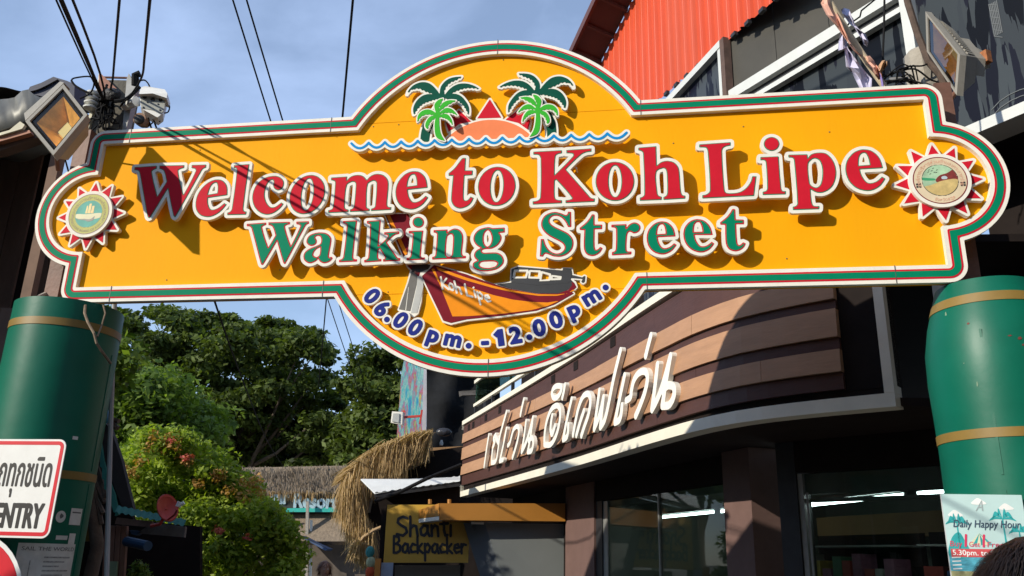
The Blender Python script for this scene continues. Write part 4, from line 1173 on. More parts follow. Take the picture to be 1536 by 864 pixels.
# street wires far behind the sign
for (a, b, lab) in ((((340, -30), (545, 605)), None, 'thin black street wire left of the pair crossing the sky'), (((361, -30), (556, 600)), None, 'thin black street wire right of the pair crossing the sky'), (((532, -30), (478, 580)), None, 'thin black street wire left of the round top of the sign')):
    p0, p1 = P(*a[0], 9.0), P(*a[1], 30.0)
    q = [p0 + (p1 - p0) * u - np.array([0, 0, .5 * u * (1 - u)]) for u in np.linspace(-.25, 1, 14)]
    cable_path(q, .013 if '532' not in str(a) else .017, 'street_wire', lab)
q = [P(300, 380, 9), P(323, 455, 10), P(360, 560, 14), P(400, 660, 22), P(425, 700, 27)]
cable_path(q, .014, 'street_wire', 'thin wire slanting down in front of the big tree')
# security camera
cb = thing('security_camera', P(225, 178, 5.55), 'white twin-lens security camera under a small hood on the left pole', 'camera')
WPL = M('white_plastic', (0.70, 0.70, 0.67), 0.4, 0.05, 10)
yq = 5.5
obj('housing', MB().prism([P(209, 140, yq), P(211, 160, yq), P(216, 165, yq), P(236, 176, yq), (P(244, 170, yq)), P(249, 150, yq), P(248, 138, yq), P(225, 131, yq)], (-.06, .16, .02)), WPL, cb)
obj('hood', MB().prism([P(208, 141, yq - .05), P(212, 131, yq - .03), P(217, 129, yq - .03), P(247, 134, yq - .03), P(251, 140, yq - .05), P(250, 147, yq - .06), P(238, 143, yq - .06), P(229, 140, yq - .06)], (-.05, .18, .02)), WPL, cb)
obj('face_plate', MB().prism([P(211, 143, yq - .004), P(212, 162, yq - .004), P(229, 165, yq - .004), P(241, 170, yq - .004), P(246, 166, yq - .004), P(248, 147, yq - .004)], (0, .004, 0)), M('grey_camera_plate', (0.30, 0.31, 0.28), 0.4), cb)
for px, py, r in ((217, 145, .016), (241, 149, .016), (229, 149, .016), (215, 161, .007), (240, 165, .007), (221, 153, .006), (237, 156, .006)):
    c_ = P(px, py, yq - .008)
    obj('lens', MB().tube([c_, c_ + np.array([0, .006, 0])], r, 14), M('dark_lens', (0.01, 0.01, 0.012), 0.12), cb)
obj('bracket_arm', MB().tube([P(188, 158, 5.7), P(205, 152, 5.62)], .04, 10), WPL, cb)
hs = thing('round_speaker', P(209, 186, 5.55), 'small round black-grilled speaker below the security camera', 'speaker')
c_ = P(209, 178, 5.5)
obj('shell', MB().tube([c_ + np.array([0, .12, .02]), c_ + np.array([0, 0, 0])], [.03, .047], 20), M('brown_plastic', (0.30, 0.16, 0.09), 0.5), hs)
obj('grille', MB().sphere(c_ + np.array([0, .004, -.005]), .041, 16, 8, (1, .5, 1)), M('black_mesh', (0.02, 0.02, 0.02), 0.6, 0.6, 260), hs, smooth=True)

def floodlight(label, cor, ydepth, back, fin=True, glass=None, bd=1.0):
    """cor: four photo corners of the front frame with their depths; back: vector to the rear"""
    c = [P(px, py, yy) for (px, py), yy in zip(cor, ydepth)]
    ctr_ = sum(c) / 4
    nn = np.cross(c[1] - c[0], c[3] - c[0])
    nn /= np.linalg.norm(nn)
    if nn @ (CAM - ctr_) < 0: nn = -nn
    t = thing('floodlight', ctr_, label, 'floodlight')
    inn = [ctr_ + (q - ctr_) * .87 for q in c]
    bz_ = [ctr_ + (q - ctr_) * .70 - nn * .022 for q in c]
    fr_ = MB()
    o2 = [q - nn * .05 for q in c]
    fr_.add(c + inn, [(i, (i + 1) % 4, (i + 1) % 4 + 4, i + 4) for i in range(4)])
    fr_.add(c + o2, [(i, (i + 1) % 4, (i + 1) % 4 + 4, i + 4) for i in range(4)])
    fr_.add(inn + [q - nn * .012 for q in inn], [(i, (i + 1) % 4, (i + 1) % 4 + 4, i + 4) for i in range(4)])
    fgm = M('cream_grey_aluminium', (0.27, 0.255, 0.22), 0.55, 0.08, 20, dirt=0.3, spec=0.25)
    obj('frame', fr_, fgm, t)
    gk = [q - nn * .012 for q in inn]
    obj('gasket', MB().add(gk + bz_, [(i, (i + 1) % 4, (i + 1) % 4 + 4, i + 4) for i in range(4)]), M('black_gasket', (0.006, 0.006, 0.006), 0.8, spec=0.1), t)
    # body behind the frame
    b1 = [ctr_ + (q - ctr_) * .93 - nn * .05 for q in c]
    b2 = [ctr_ + (q - ctr_) * .62 - nn * .17 * bd for q in c]
    obj('body', MB().add(b1 + b2, [(i, (i + 1) % 4, (i + 1) % 4 + 4, i + 4) for i in range(4)] + [(4, 5, 6, 7)]), fgm, t)
    # reflector facets
    rb = [ctr_ + (q - ctr_) * .30 - nn * .12 for q in c]
    obj('reflector', MB().add(bz_ + rb, [(i, (i + 1) % 4, (i + 1) % 4 + 4, i + 4) for i in range(4)] + [(4, 5, 6, 7)]), M('gold_reflector', (0.74, 0.40, 0.085), 0.35, 0.3, 14, metal=0.35), t)
    obj('lamp_chip', MB().add([ctr_ + (q - ctr_) * .26 - nn * .112 for q in c], [(0, 1, 2, 3)]), M('yellow_led_chip', (0.55, 0.46, 0.18), 0.5), t)
    obj('glass', MB().add([ctr_ + (q - ctr_) * .78 - nn * .008 for q in c], [(0, 1, 2, 3)]), glass, t)
    return t, c, ctr_, nn
GL1 = glassmat('lamp_glass', (0.95, 0.95, 0.93), 1.35, 0.05)
f1, c, cc, nn = floodlight('square floodlight tilted on its corner at the left above the sign', ((95, 126), (131, 172), (80, 233), (38, 182)), (5.07, 4.92, 4.8, 4.95), None, True, GL1)
obj('junction_box', MB().prism([P(38, 181, 5.12), P(96, 124, 5.16), P(90, 122, 5.22), P(36, 170, 5.2)], (-.02, .12, .02)), M('cream_grey_aluminium', (0, 0, 0)), f1)
obj('bracket', MB().tube([P(82, 205, 5.25), P(85, 235, 5.5), P(87, 255, 5.6)], .016, 8), RUST, f1)
obj('flex', MB().tube([P(115, 185, 5.2), P(112, 200, 5.3), P(105, 225, 5.4), P(98, 240, 5.45), P(104, 262, 5.5)], .006, 6), CABM, f1)
# right-hand lamp, concrete pole, rag pole --------------------------------------
GL2 = glassmat('mirror_lamp_glass', (0.5, 0.5, 0.48), 3.2, 0.02)
f2, c, cc, nn = floodlight('cream floodlight with finned back beside the concrete pole at the upper right', ((1388, 17), (1440, 82), (1435, 143), (1390, 77)), (5.12, 4.86, 4.9, 5.16), None, True, GL2, 1.1)
ax_ = (c[1] - c[0]) / np.linalg.norm(c[1] - c[0])
for k in range(12):
    u = .08 + .84 * k / 11
    p0 = c[0] + (c[1] - c[0]) * u
    obj('fin', MB().beam(cc + (p0 - cc) * .86 - nn * .09, cc + (p0 - cc) * .66 - nn * .165, .012, .02, up=ax_), M('cream_grey_aluminium', (0, 0, 0)), f2)
mid_ = (c[0] + c[1]) / 2
hb = [cc + (q - cc) * .45 - nn * .17 for q in c]
obj('driver_box', MB().add(hb + [q - nn * .11 for q in hb], [(i, (i + 1) % 4, (i + 1) % 4 + 4, i + 4) for i in range(4)] + [(4, 5, 6, 7)]), M('cream_grey_aluminium', (0, 0, 0)), f2)
obj('wing_bolt', MB().tube([P(1452, 97, 5.0), P(1456, 104, 5.0)], .022, 8), RUST, f2)
obj('bracket', MB().tube([P(1440, 130, 5.1), P(1425, 150, 5.1), P(1418, 190, 5.0)], .018, 8), RUST, f2)
obj('cowl', MB().add(hb + [cc + (q - cc) * .2 - nn * .36 for q in c], [(i, (i + 1) % 4, (i + 1) % 4 + 4, i + 4) for i in range(4)] + [(4, 5, 6, 7)]), M('cream_grey_aluminium', (0, 0, 0)), f2)
obj('rust_clip', MB().box(hb[1] - nn * .13 + np.array([0, .02, .03]), (.05, .05, .09), rz=.4), M('orange_rust', (0.30, 0.11, 0.04), 0.85, 0.4, 30), f2)
pc = P(1384, 110, 5.6)
cpole = thing('utility_pole', (pc[0], 5.6, 0), 'pale concrete pole top wound with cables behind the right end of the sign', 'utility pole')
zt_ = P(1380, 78, 5.6)[2]
oc = [(-.11, -.05), (-.05, -.11), (.05, -.11), (.11, -.05), (.11, .05), (.05, .11), (-.05, .11), (-.11, .05)]
mb = MB()
vs = [(pc[0] + x * k, 5.6 + y * k, z) for k, z in ((1.35, 0), (1.06, zt_ - .3), (1.0, zt_ - .03), (.72, zt_)) for x, y in oc]
mb.add(vs, [(r * 8 + i, r * 8 + (i + 1) % 8, r * 8 + 8 + (i + 1) % 8, r * 8 + 8 + i) for r in range(3) for i in range(8)] + [tuple(range(24, 32))])
obj('pole', mb, CONC, cpole)
for k in range(11):
    a = np.array(P(rnd.uniform(1318, 1345), rnd.uniform(112, 135), 5.5))
    b = np.array(P(rnd.uniform(1360, 1410), rnd.uniform(95, 135), 5.42))
    m_ = (a + b) / 2 + np.array([rnd.gauss(0, .03), -.06, rnd.gauss(.02, .035)])
    obj('cable_loop', MB().tube(soft([a, a * .6 + m_ * .4 + [0, 0, .02], m_ + [0, 0, .02], m_ * .4 + b * .6, b, b + np.array([rnd.uniform(.0, .1), .02, rnd.uniform(-.15, -.02)])]), rnd.uniform(.004, .008), 5), CABM, cpole)
obj('cable_clamp', MB().beam(P(1325, 120, 5.5), P(1362, 118, 5.46), .03, .02), M('galvanised_steel', (0, 0, 0)), cpole)
br = M('brown_bark_cable', (0.09, 0.06, 0.045), 0.8, 0.3, 20)
tag(obj('thick_cable', MB().tube([P(1352, -40, 5.35), P(1362, 5, 5.4), P(1376, 50, 5.42), P(1386, 75, 5.42), P(1392, 92, 5.42), P(1410, 112, 5.4), P(1418, 130, 5.4)], .026, 8), br), 'thick brown cable sheath coming down onto the concrete pole', 'cable')
tag(obj('hanging_wire', MB().tube([P(1327, -20, 5.5), P(1326, 40, 5.5), P(1324, 88, 5.5), P(1326, 112, 5.5)], .008, 6), CABM), 'thin black wire hanging straight beside the rag pole', 'wire')
tag(obj('loose_wire', MB().tube([P(1330, -15, 5.6), P(1292, 16, 5.6), P(1290, 25, 5.6), P(1280, 32, 5.6), P(1279, 28, 5.6), P(1270, 40, 5.6)], .007, 6), CABM), 'crumpled black wire looping in front of the white beam', 'wire')
rp = thing('bamboo_pole', P(1340, 140, 5.3), 'pale bamboo pole leaning over the sign with torn rags tied to it', 'pole')
obj('cane', MB().tube([P(1225, -45, 5.2), P(1245, 5, 5.24), P(1275, 55, 5.3), P(1318, 118, 5.36), P(1340, 150, 5.38)], [.03, .028, .027, .024, .022], 10), M('bleached_bamboo', (0.62, 0.52, 0.36), 0.6, 0.15, 14, dirt=0.2), rp, smooth=True)
def rag(nm, left, right, y, mat, label):
    n = len(left)
    vs = []
    for i in range(n):
        for j in range(5):
            u = j / 4
            px = left[i][0] * (1 - u) + right[i][0] * u
            py = left[i][1] * (1 - u) + right[i][1] * u
            vs.append(P(px, py, y + .035 * math.sin(u * 7 + i * 1.3) + .02 * math.sin(i * 2.1)))
    mb = MB().add(vs, [(i * 5 + j, i * 5 + j + 1, i * 5 + j + 6, i * 5 + j + 5) for i in range(n - 1) for j in range(4)])
    o = tag(obj(nm, mb, mat, smooth=True, fixn=False), label, 'rag', 'rags tied to the bamboo pole')
    md = o.modifiers.new('thickness', 'SOLIDIFY')
    md.thickness = .004
    return o
PNK = M('faded_pink_cloth', (0.66, 0.36, 0.27), 0.9, 0.18, 9)
LIL = M('lilac_cloth', (0.52, 0.50, 0.66), 0.9, 0.12, 12, dirt=0.2, dirtcol=(0.3, 0.28, 0.36))
rag('pink_rag', [(1231, -10), (1231, 5), (1240, 22), (1254, 38), (1265, 54), (1272, 64), (1280, 75), (1292, 85)], [(1246, -10), (1252, 10), (1260, 28), (1267, 45), (1273, 58), (1277, 67), (1283, 74), (1294, 84)], 5.22, PNK, 'long faded pink rag wound down the upper bamboo pole')
rag('pink_rag', [(1295, 85), (1299, 95), (1308, 102), (1312, 112), (1318, 120)], [(1304, 84), (1311, 92), (1317, 100), (1322, 108), (1326, 114)], 5.3, PNK, 'short pink rag knotted low on the bamboo pole')
rag('knot', [(1316, 104), (1318, 98), (1323, 91), (1327, 90)], [(1322, 109), (1326, 104), (1330, 98), (1330, 92)], 5.28, M('tan_cloth', (0.50, 0.30, 0.17), 0.9, 0.25, 25), 'small tan cloth knot at the foot of the bamboo pole')
rag('lilac_rag', [(1262, 14), (1266, 12), (1274, 14), (1276, 30), (1282, 42), (1290, 55), (1296, 66)], [(1266, 24), (1274, 36), (1282, 40), (1289, 44), (1298, 52), (1302, 62), (1300, 70)], 5.36, LIL, 'lilac rag behind the upper bamboo pole')
rag('lilac_rag', [(1262, 48), (1258, 62), (1258, 76), (1266, 68), (1268, 86), (1269, 100), (1278, 108), (1284, 120), (1290, 134), (1294, 140)], [(1267, 50), (1270, 62), (1272, 72), (1279, 82), (1287, 94), (1294, 104), (1302, 112), (1308, 118), (1308, 130), (1299, 138)], 5.28, LIL, 'long torn lilac rag hanging free below the bamboo pole')
tag(obj('purple_string', MB().tube([P(1320, 110, 5.3), P(1323, 122, 5.3), P(1325, 136, 5.3)], .008, 6), M('purple_cord', (0.25, 0.2, 0.5), 0.8)), 'short purple string hanging at the foot of the bamboo pole', 'string')

# ================================================================== CONVENIENCE STORE (street corner on the right)
store = thing('convenience_store', (1.9, 9.5, 0), 'convenience store with curved brown plank fascia and white raised Thai lettering', 'shop')
QP = [(-0.86, 16.37), (0.82, 10.56), (1.58, 7.58), (1.88, 6.84), (2.26, 6.36), (2.78, 5.90)]
def smooth_path(q, n=10):
    q = [np.array(p, float) for p in q]
    out = []
    for i in range(len(q) - 1):
        p0, p1, p2, p3 = q[max(i - 1, 0)], q[i], q[i + 1], q[min(i + 2, len(q) - 1)]
        for k in range(n):
            t = k / n
            m1 = (p2 - p0) / (np.linalg.norm(p2 - p1) + np.linalg.norm(p1 - p0) + 1e-9) * np.linalg.norm(p2 - p1)
            m2 = (p3 - p1) / (np.linalg.norm(p3 - p2) + np.linalg.norm(p2 - p1) + 1e-9) * np.linalg.norm(p2 - p1)
            out.append((2 * t**3 - 3 * t**2 + 1) * p1 + (t**3 - 2 * t**2 + t) * m1 + (-2 * t**3 + 3 * t**2) * p2 + (t**3 - t**2) * m2)
    out.append(q[-1])
    return np.array(out)
FPATH = smooth_path(QP)
tg = np.gradient(FPATH, axis=0)
tg /= np.linalg.norm(tg, axis=1)[:, None]
FN = np.stack([tg[:, 1], -tg[:, 0]], 1)
FS = np.concatenate([[0], np.cumsum(np.linalg.norm(np.diff(FPATH, axis=0), axis=1))])
SFULL = FS[-1]
def fpt(s, z, h):
    x = np.interp(s, FS, FPATH[:, 0]) + h * np.interp(s, FS, FN[:, 0])
    y = np.interp(s, FS, FPATH[:, 1]) + h * np.interp(s, FS, FN[:, 1])
    return (x, y, z)
def strip(nm, s0, s1, zlo, zhi, h0, h1, mat, parent=store, n=44, tilt=0.0):
    zl = zlo if callable(zlo) else (lambda s: zlo)
    zh = zhi if callable(zhi) else (lambda s: zhi)
    mb = MB()
    vs = []
    for s in np.linspace(s0, s1, n + 1):
        vs += [fpt(s, zl(s), h0), fpt(s, zl(s), h1 + tilt), fpt(s, zh(s), h1), fpt(s, zh(s), h0)]
    fs = [(i * 4 + k, i * 4 + (k + 1) % 4, i * 4 + 4 + (k + 1) % 4, i * 4 + 4 + k) for i in range(n) for k in range(4)] + [(0, 1, 2, 3), (n * 4, n * 4 + 1, n * 4 + 2, n * 4 + 3)]
    return obj(nm, mb.add(vs, fs), mat, parent)
TAN = M('tan_wood_plank', (0.40, 0.225, 0.13), 0.55, 0.10, 3, stretch=(1, 1, 5), bump=0.1, dirt=0.12, dirtcol=(0.25, 0.15, 0.1), spec=0.3)
BRN = M('dark_brown_plank', (0.072, 0.032, 0.026), 0.5, 0.12, 3, stretch=(1, 1, 5), bump=0.1, spec=0.3)
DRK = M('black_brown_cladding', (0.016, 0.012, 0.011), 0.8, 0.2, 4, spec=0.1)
TRIM = M('ivory_trim', (0.74, 0.70, 0.58), 0.5, 0.05, 4, dirt=0.3, dirtcol=(0.5, 0.45, 0.33))
s12 = float(np.interp(-7.7, -FPATH[:, 1], FS))
lerp = lambda a, b: (lambda s: a + (b - a) * min(1, s / s12))
LV = [(4.06, 4.04), (3.90, 3.76), (3.72, 3.57), (3.63, 3.50), (3.40, 3.27), (3.31, 3.18), (3.11, 3.0), (2.92, 2.87)]
s_end = SFULL - .36
for k in range(7):
    mt = BRN if k % 2 == 0 else TAN
    cuts = [0.0] + [c_ for c_ in np.arange(1.3 + .8 * (k % 3), s_end - .4, 2.44)] + [s_end]
    for sa_, sb_ in zip(cuts[:-1], cuts[1:]):
        strip('plank', sa_ + .002, sb_ - .002, lerp(LV[k + 1][0] + .002, LV[k + 1][1] + .002), lerp(LV[k][0] - .004, LV[k][1] - .004), -.03, (.012 if k % 2 == 0 else .03) + rnd.uniform(-.002, .002), mt, n=max(4, int((sb_ - sa_) * 5)), tilt=.012 if k % 2 else 0)
strip('fascia_backing', 0.0, SFULL, 2.86, 4.06, -.16, -.035, DRK)
strip('lower_trim', 0.0, SFULL + .0, 2.70, 2.80, -.12, .05, TRIM)
strip('shadow_gap', 0.0, SFULL - .06, 2.802, 2.9, -.12, -.04, DRK)
strip('upper_trim', 0.0, SFULL, 4.07, 4.15, -.14, .05, TRIM)
strip('end_trim', SFULL - .07, SFULL + .0, 2.802, 4.068, -.12, .05, TRIM, n=4)
strip('corner_trim', -0.05, -0.003, 2.72, 2.93, -.1, .05, TRIM, n=2)
strip('corner_trim', -0.05, -0.003, 3.98, 4.15, -.1, .05, TRIM, n=2)
# railing shadows painted on the top board as small dark plates
for u in (.35, .7, 1.6, 2.5, 5.2, 6.1, 7.4):
    strip('painted_shadow_plate', u, u + .16, 3.915, 4.03, .0125, .017, DRK, n=2)
# soffit
wallpts = [(0.1, 16.65), (2.35, 8.85), (2.62, 7.95), (3.4, 7.03), (5.6, 5.6)]
sof = [(*p, 2.72) for p in FPATH[::3] - FN[::3] * .06] + [(*(FPATH[-1] - FN[-1] * .06 - tg[-1] * .01), 2.72)] + [(x + .25, y + .12, 2.72) for x, y in wallpts[::-1]]
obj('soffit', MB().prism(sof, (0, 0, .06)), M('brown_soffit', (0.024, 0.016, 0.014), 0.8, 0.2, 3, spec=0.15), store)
tp_ = [(*p, 4.04) for p in FPATH[::3] - FN[::3] * .06] + [(*(FPATH[-1] - FN[-1] * .06), 4.04)] + [(6.5, 5.6, 4.04), (6.5, 17, 4.04), (.3, 16.9, 4.04)]
obj('terrace_deck', MB().prism(tp_, (0, 0, -.06)), DRK, store)
W1 = Plane((0.1, 16.65, 0), (2.25, -7.8, 0))
W2 = Plane((2.62, 7.95, 0), (.66, -.75, 0))
L1 = math.hypot(2.25, 7.8) + .6
def wbox(pl, s0, s1, z0, z1, h0, h1, nm, mat, parent=store):
    mb = MB()
    mb.add([pl.at(s, z, h) for s in (s0, s1) for z in (z0, z1) for h in (h0, h1)], [(0, 1, 3, 2), (4, 6, 7, 5), (0, 4, 5, 1), (2, 3, 7, 6), (0, 2, 6, 4), (1, 5, 7, 3)])
    return obj(nm, mb, mat, parent)
sA = lambda px, py=800: W1.un(px, py)[0]
sB = lambda px, py=800: W2.un(px, py)[0]
STONE = M('pinkish_stone_pillar', (0.145, 0.088, 0.077), 0.7, 0.10, 4, bump=0.12, dirt=0.1, spec=0.3)
wbox(W1, sA(850), sA(893), 0, 2.715, -.2, .02, 'pillar', STONE)
wbox(W1, sA(1104), sA(1136) + .12, 0, 2.715, -.3, .12, 'pillar', STONE)
wbox(W1, 0, sA(850) - .004, 0, 2.715, -.2, -.02, 'wall', DRK)
wbox(W1, sA(893) + .004, sA(1104) - .004, 2.43, 2.715, -.2, .0, 'header', DRK)
wbox(W1, sA(893) + .004, sA(902), 0, 2.428, -.12, -.01, 'door_frame', BLK)
wbox(W1, sA(902), sA(1104) - .004, 0, .25, -.2, -.02, 'sill', DRK)
wbox(W2, sB(1172), sB(1200), 0, 2.715, -.25, .0, 'wall', BLK)
wbox(W2, sB(1200) + .004, 4.6, 2.43, 2.715, -.25, .0, 'header', DRK)
wbox(W2, sB(1200) + .004, 4.6, 0, .25, -.2, -.02, 'sill', DRK)
WGL = glassmat('shop_window_glass', (0.70, 0.76, 0.73), 1.36, 0.01)
ALU = M('dull_aluminium', (0.30, 0.31, 0.30), 0.4, 0.1, 10, metal=0.4)
w1 = wbox(W1, sA(902) + .004, sA(984), .26, 2.42, -.06, -.05, 'window', WGL)
w2 = wbox(W1, sA(984) + .03, sA(1104) - .01, .26, 2.42, -.06, -.05, 'window', WGL)
w3 = wbox(W2, sB(1200) + .06, 4.5, .26, 2.42, -.06, -.05, 'window', WGL)
wbox(W1, sA(984) + .002, sA(984) + .028, .26, 2.42, -.08, -.03, 'frame', ALU, w1)
wbox(W1, sA(902) + .004, sA(906) + .06, .26, 2.42, -.045, -.03, 'frame', ALU, w1)
wbox(W2, sB(1200) + .006, sB(1200) + .055, .26, 2.42, -.08, -.02, 'frame', ALU, w3)
wbox(W2, sB(1200) + .07, sB(1200) + .09, .26, 2.25, -.049, -.035, 'frame', ALU, w3)
wbox(W2, sB(1200) + .06, 4.5, 2.24, 2.42, -.22, -.07, 'blind_box', M('grey_blind_box', (0.20, 0.21, 0.20), 0.5, 0.1, 5), w3)
wbox(W2, sB(1200) + .06, 4.5, 2.17, 2.20, -.2, -.09, 'blind_rail', ALU, w3)
wbox(W1, sA(902) + .06, sA(1104) - .02, 2.34, 2.42, -.22, -.07, 'blind_box', M('grey_blind_box', (0, 0, 0)), w2)
# interior
INW = M('interior_grey_wall', (0.20, 0.22, 0.19), 0.7, 0.1, 2)
wbox(W1, sA(850), L1 + 1.2, 0, 2.66, -4.9, -4.8, 'inner_wall', INW)
wbox(W1, sA(850) - .1, sA(850), 0, 2.66, -4.8, -.25, 'inner_wall', INW)
obj('inner_ceiling', MB().prism([(*W1.at(sA(850), 0, -.22)[:2], 2.64), (*W1.at(L1 - .3, 0, -.35)[:2], 2.64), (*W2.at(4.6, 0, -.3)[:2], 2.64), (9.0, 7.5, 2.64), (7.2, 14.0, 2.64), (*W1.at(sA(850), 0, -4.8)[:2], 2.64)], (0, 0, .05)), M('grey_ceiling_tile', (0.26, 0.28, 0.25), 0.8, 0.08, 2), store)
obj('inner_wall', MB().prism([(5.6, 5.9, 0), (9.0, 7.5, 0), (9.0, 7.5, 2.63), (5.6, 5.9, 2.63)], (.05, -.05, 0)), INW, store)
obj('inner_wall', MB().prism([(9.0, 7.5, 0), (7.2, 14, 0), (7.2, 14, 2.63), (9.0, 7.5, 2.63)], (.1, .05, 0)), INW, store)
wbox(W1, sA(905) + .3, sA(1104), 2.0, 2.3, -3.4, -3.3, 'tan_bulkhead', M('tan_bulkhead_paint', (0.30, 0.17, 0.06), 0.6, 0.1, 3))
TUBE = M('fluorescent_tube', (0.85, 0.97, 1.0), 0.5, 0, emit=14.0)
for pl, h, seg in ((W1, -1.4, ((991, 776), (1074, 767.5))), (W1, -1.4, ((1082, 767), (1130, 762))), (W2, -1.1, ((1216, 757), (1359, 742))), (W2, -1.1, ((1375, 740.5), (1440, 734)))):
    a, b = pl.un(*seg[0], h), pl.un(*seg[1], h)
    lt = thing('tube_light', pl.at((a[0] + b[0]) / 2, a[1], h), {991: 'long lit fluorescent tube behind the left shop window', 1082: 'short lit tube end behind the left shop window next to the pillar', 1216: 'long lit fluorescent tube behind the right shop window', 1375: 'second lit tube behind the right shop window next to the green post'}[seg[0][0]], 'light')
    obj('tube', MB().tube([pl.at(*a, h), pl.at(*b, h)], .019, 10), TUBE, lt)
    obj('holder', MB().beam(pl.at(a[0], a[1] + .05, h), pl.at(b[0], b[1] + .05, h), .06, .03), ALU, lt)
    for q in (a, b): obj('end_cap', MB().beam(pl.at(q[0] - .012, q[1], h), pl.at(q[0] + .012, q[1], h), .045, .07), ALU, lt)
shelf_cols = [(0.30, 0.05, 0.04), (0.06, 0.10, 0.24), (0.34, 0.25, 0.05), (0.30, 0.30, 0.28), (0.05, 0.16, 0.09), (0.25, 0.10, 0.16)]
smats = [M('packet_%s' % 'abcdef'[i], c, 0.4, 0.2, 20) for i, c in enumerate(shelf_cols)]
for (pl, s0, s1, h, lab) in ((W1, sA(990), sA(1104) + .1, -1.9, 'tall shop shelf of colourful packets behind the left window'), (W2, sB(1240), sB(1400), -1.8, 'dark shop shelf of packets behind the right window')):
    sh = thing('shop_shelf', pl.at((s0 + s1) / 2, 0, h), lab, 'shelf')
    wbox(pl, s0, s1, 0.1, 1.98, h - .35, h - .32, 'back_panel', DRK, sh)
    for z in (.5, .95, 1.4, 1.85):
        wbox(pl, s0, s1, z - .02, z, h - .318, h, 'shelf_board', ALU, sh)
        if z > .9 and z < 1.8:
            s = s0 + .03
            while s < s1 - .2:
                w = rnd.uniform(.08, .2)
                wbox(pl, s, s + w, z, z + rnd.uniform(.18, .38), h - .25, h - .03, 'packet', rnd.choice(smats), sh)
                s += w + rnd.uniform(.01, .05)
fz = thing('drinks_fridge', W1.at(sA(917), 0, -2.0), 'pale upright fridge at the left end of the shop interior', 'fridge')
wbox(W1, sA(908), sA(908) + .55, 0, 1.78, -2.6, -2.0, 'cabinet', M('grey_white_enamel', (0.42, 0.44, 0.42), 0.4, 0.05), fz)
wbox(W1, sA(908) + .03, sA(908) + .52, .3, 1.7, -1.995, -1.97, 'door', INW, fz)
# terrace railing above the fascia
rl = thing('terrace_railing', fpt(6, 4.15, -.1), 'white railing with dark posts and glass along the terrace above the fascia', 'railing')
strip('rail', .25, SFULL - .8, 4.40, 4.455, -.16, -.1, TRIM, rl)
strip('rail', .25, SFULL - .8, 4.86, 4.92, -.16, -.1, TRIM, rl)
strip('glass_panel', .3, SFULL - .85, 4.458, 4.858, -.135, -.125, glassmat('greenish_railing_glass', (0.35, 0.48, 0.46), 1.5, .05), rl)
for s in np.linspace(.3, SFULL - 1.0, 9): strip('post', s, s + .05, 4.152, 4.398, -.16, -.11, BLK, rl, n=1)
for s in (.28, 2.6, 5.2, 7.6): strip('post', s, s + .05, 4.458, 4.858, -.17, -.137, TRIM, rl, n=1)
# Thai lettering on the fascia: brush strokes (zoomed photo coordinates)
fo = FPATH[0] + FN[0] * .085
FPl = Plane((fo[0], fo[1], 0), (FPATH[18][0] - FPATH[0][0], FPATH[18][1] - FPATH[0][1], 0))
ZT = (690, 500, 3.6)
THAI = [[[(155, 550), (143, 625), (130, 718)]],
        [[(192, 548), (180, 570), (186, 590), (176, 620), (170, 700)], [(170, 700), (192, 690), (203, 640), (214, 560), (232, 490), (250, 425)], [(192, 560), (205, 590)]],
        [[(250, 516), (232, 610), (214, 690)], [(214, 690), (232, 682)]],
        [[(258, 605), (268, 592), (278, 555), (290, 518), (308, 502), (318, 520), (312, 570), (296, 630), (283, 670)]],
        [[(344, 358), (334, 400), (326, 440)]],
        [[(356, 475), (345, 560), (332, 640)], [(332, 640), (352, 600), (372, 540), (393, 456)], [(393, 456), (380, 560), (365, 640)], [(365, 640), (386, 632), (395, 590), (388, 565), (370, 580)]],
        [[(455, 600), (458, 530), (472, 460), (497, 405), (525, 390), (540, 420), (535, 490), (515, 560), (488, 600), (458, 602)], [(497, 445), (488, 520), (496, 545), (512, 500)]],
        [[(496, 325), (502, 300), (522, 284), (546, 288), (544, 315), (524, 345), (505, 348), (495, 325)], [(566, 280), (560, 315), (552, 348)]],
        [[(602, 356), (580, 450), (556, 572)], [(556, 574), (578, 556), (584, 495)]],
        [[(610, 548), (622, 480), (640, 400), (665, 340), (690, 326), (704, 355), (695, 430), (672, 500), (655, 552)], [(668, 420), (648, 480), (628, 550)]],
        [[(752, 310), (738, 410), (724, 515)], [(724, 517), (750, 450), (774, 345)], [(774, 345), (765, 430), (757, 505)], [(757, 508), (780, 470), (800, 390), (830, 240), (866, 92)]],
        [[(888, 228), (862, 350), (836, 478)], [(836, 482), (862, 464), (874, 390)]],
        [[(897, 362), (920, 345), (925, 310), (940, 250), (968, 212), (998, 205), (1012, 235), (1000, 310), (968, 400), (948, 446)]],
        [[(1030, 12), (1016, 65), (1002, 122)]],
        [[(1066, 168), (1052, 290), (1036, 408)], [(1036, 412), (1072, 340), (1102, 250), (1136, 122)], [(1136, 122), (1112, 260), (1092, 390)], [(1092, 393), (1130, 385), (1155, 335), (1152, 288), (1122, 282), (1096, 315)]]]
LTW = M('white_channel_letter', (0.82, 0.80, 0.72), 0.4, 0.04, 8)
for ls in THAI:
    sm = []
    for st in ls:
        q = [(*st[0], C)] + st[1:-1] + [(*st[-1], C)]
        sp_ = spline(q, 6) if len(st) > 2 else np.array(st)
        if len(st) > 2: sp_ = sp_[:6 * (len(st) - 1) + 1]
        sm.append(np.array([FPl.un(*Z(*ZT, [p])[0], .0) for p in sp_]))
    f_ = fld(sm, .06, .008)
    Q_ = f_.strokes(sm, .037)
    obj('fascia_letter', slab(MB(), f_.contour(Q_, 0, .0015), FPl.at, -.05, 0.0), LTW, store)
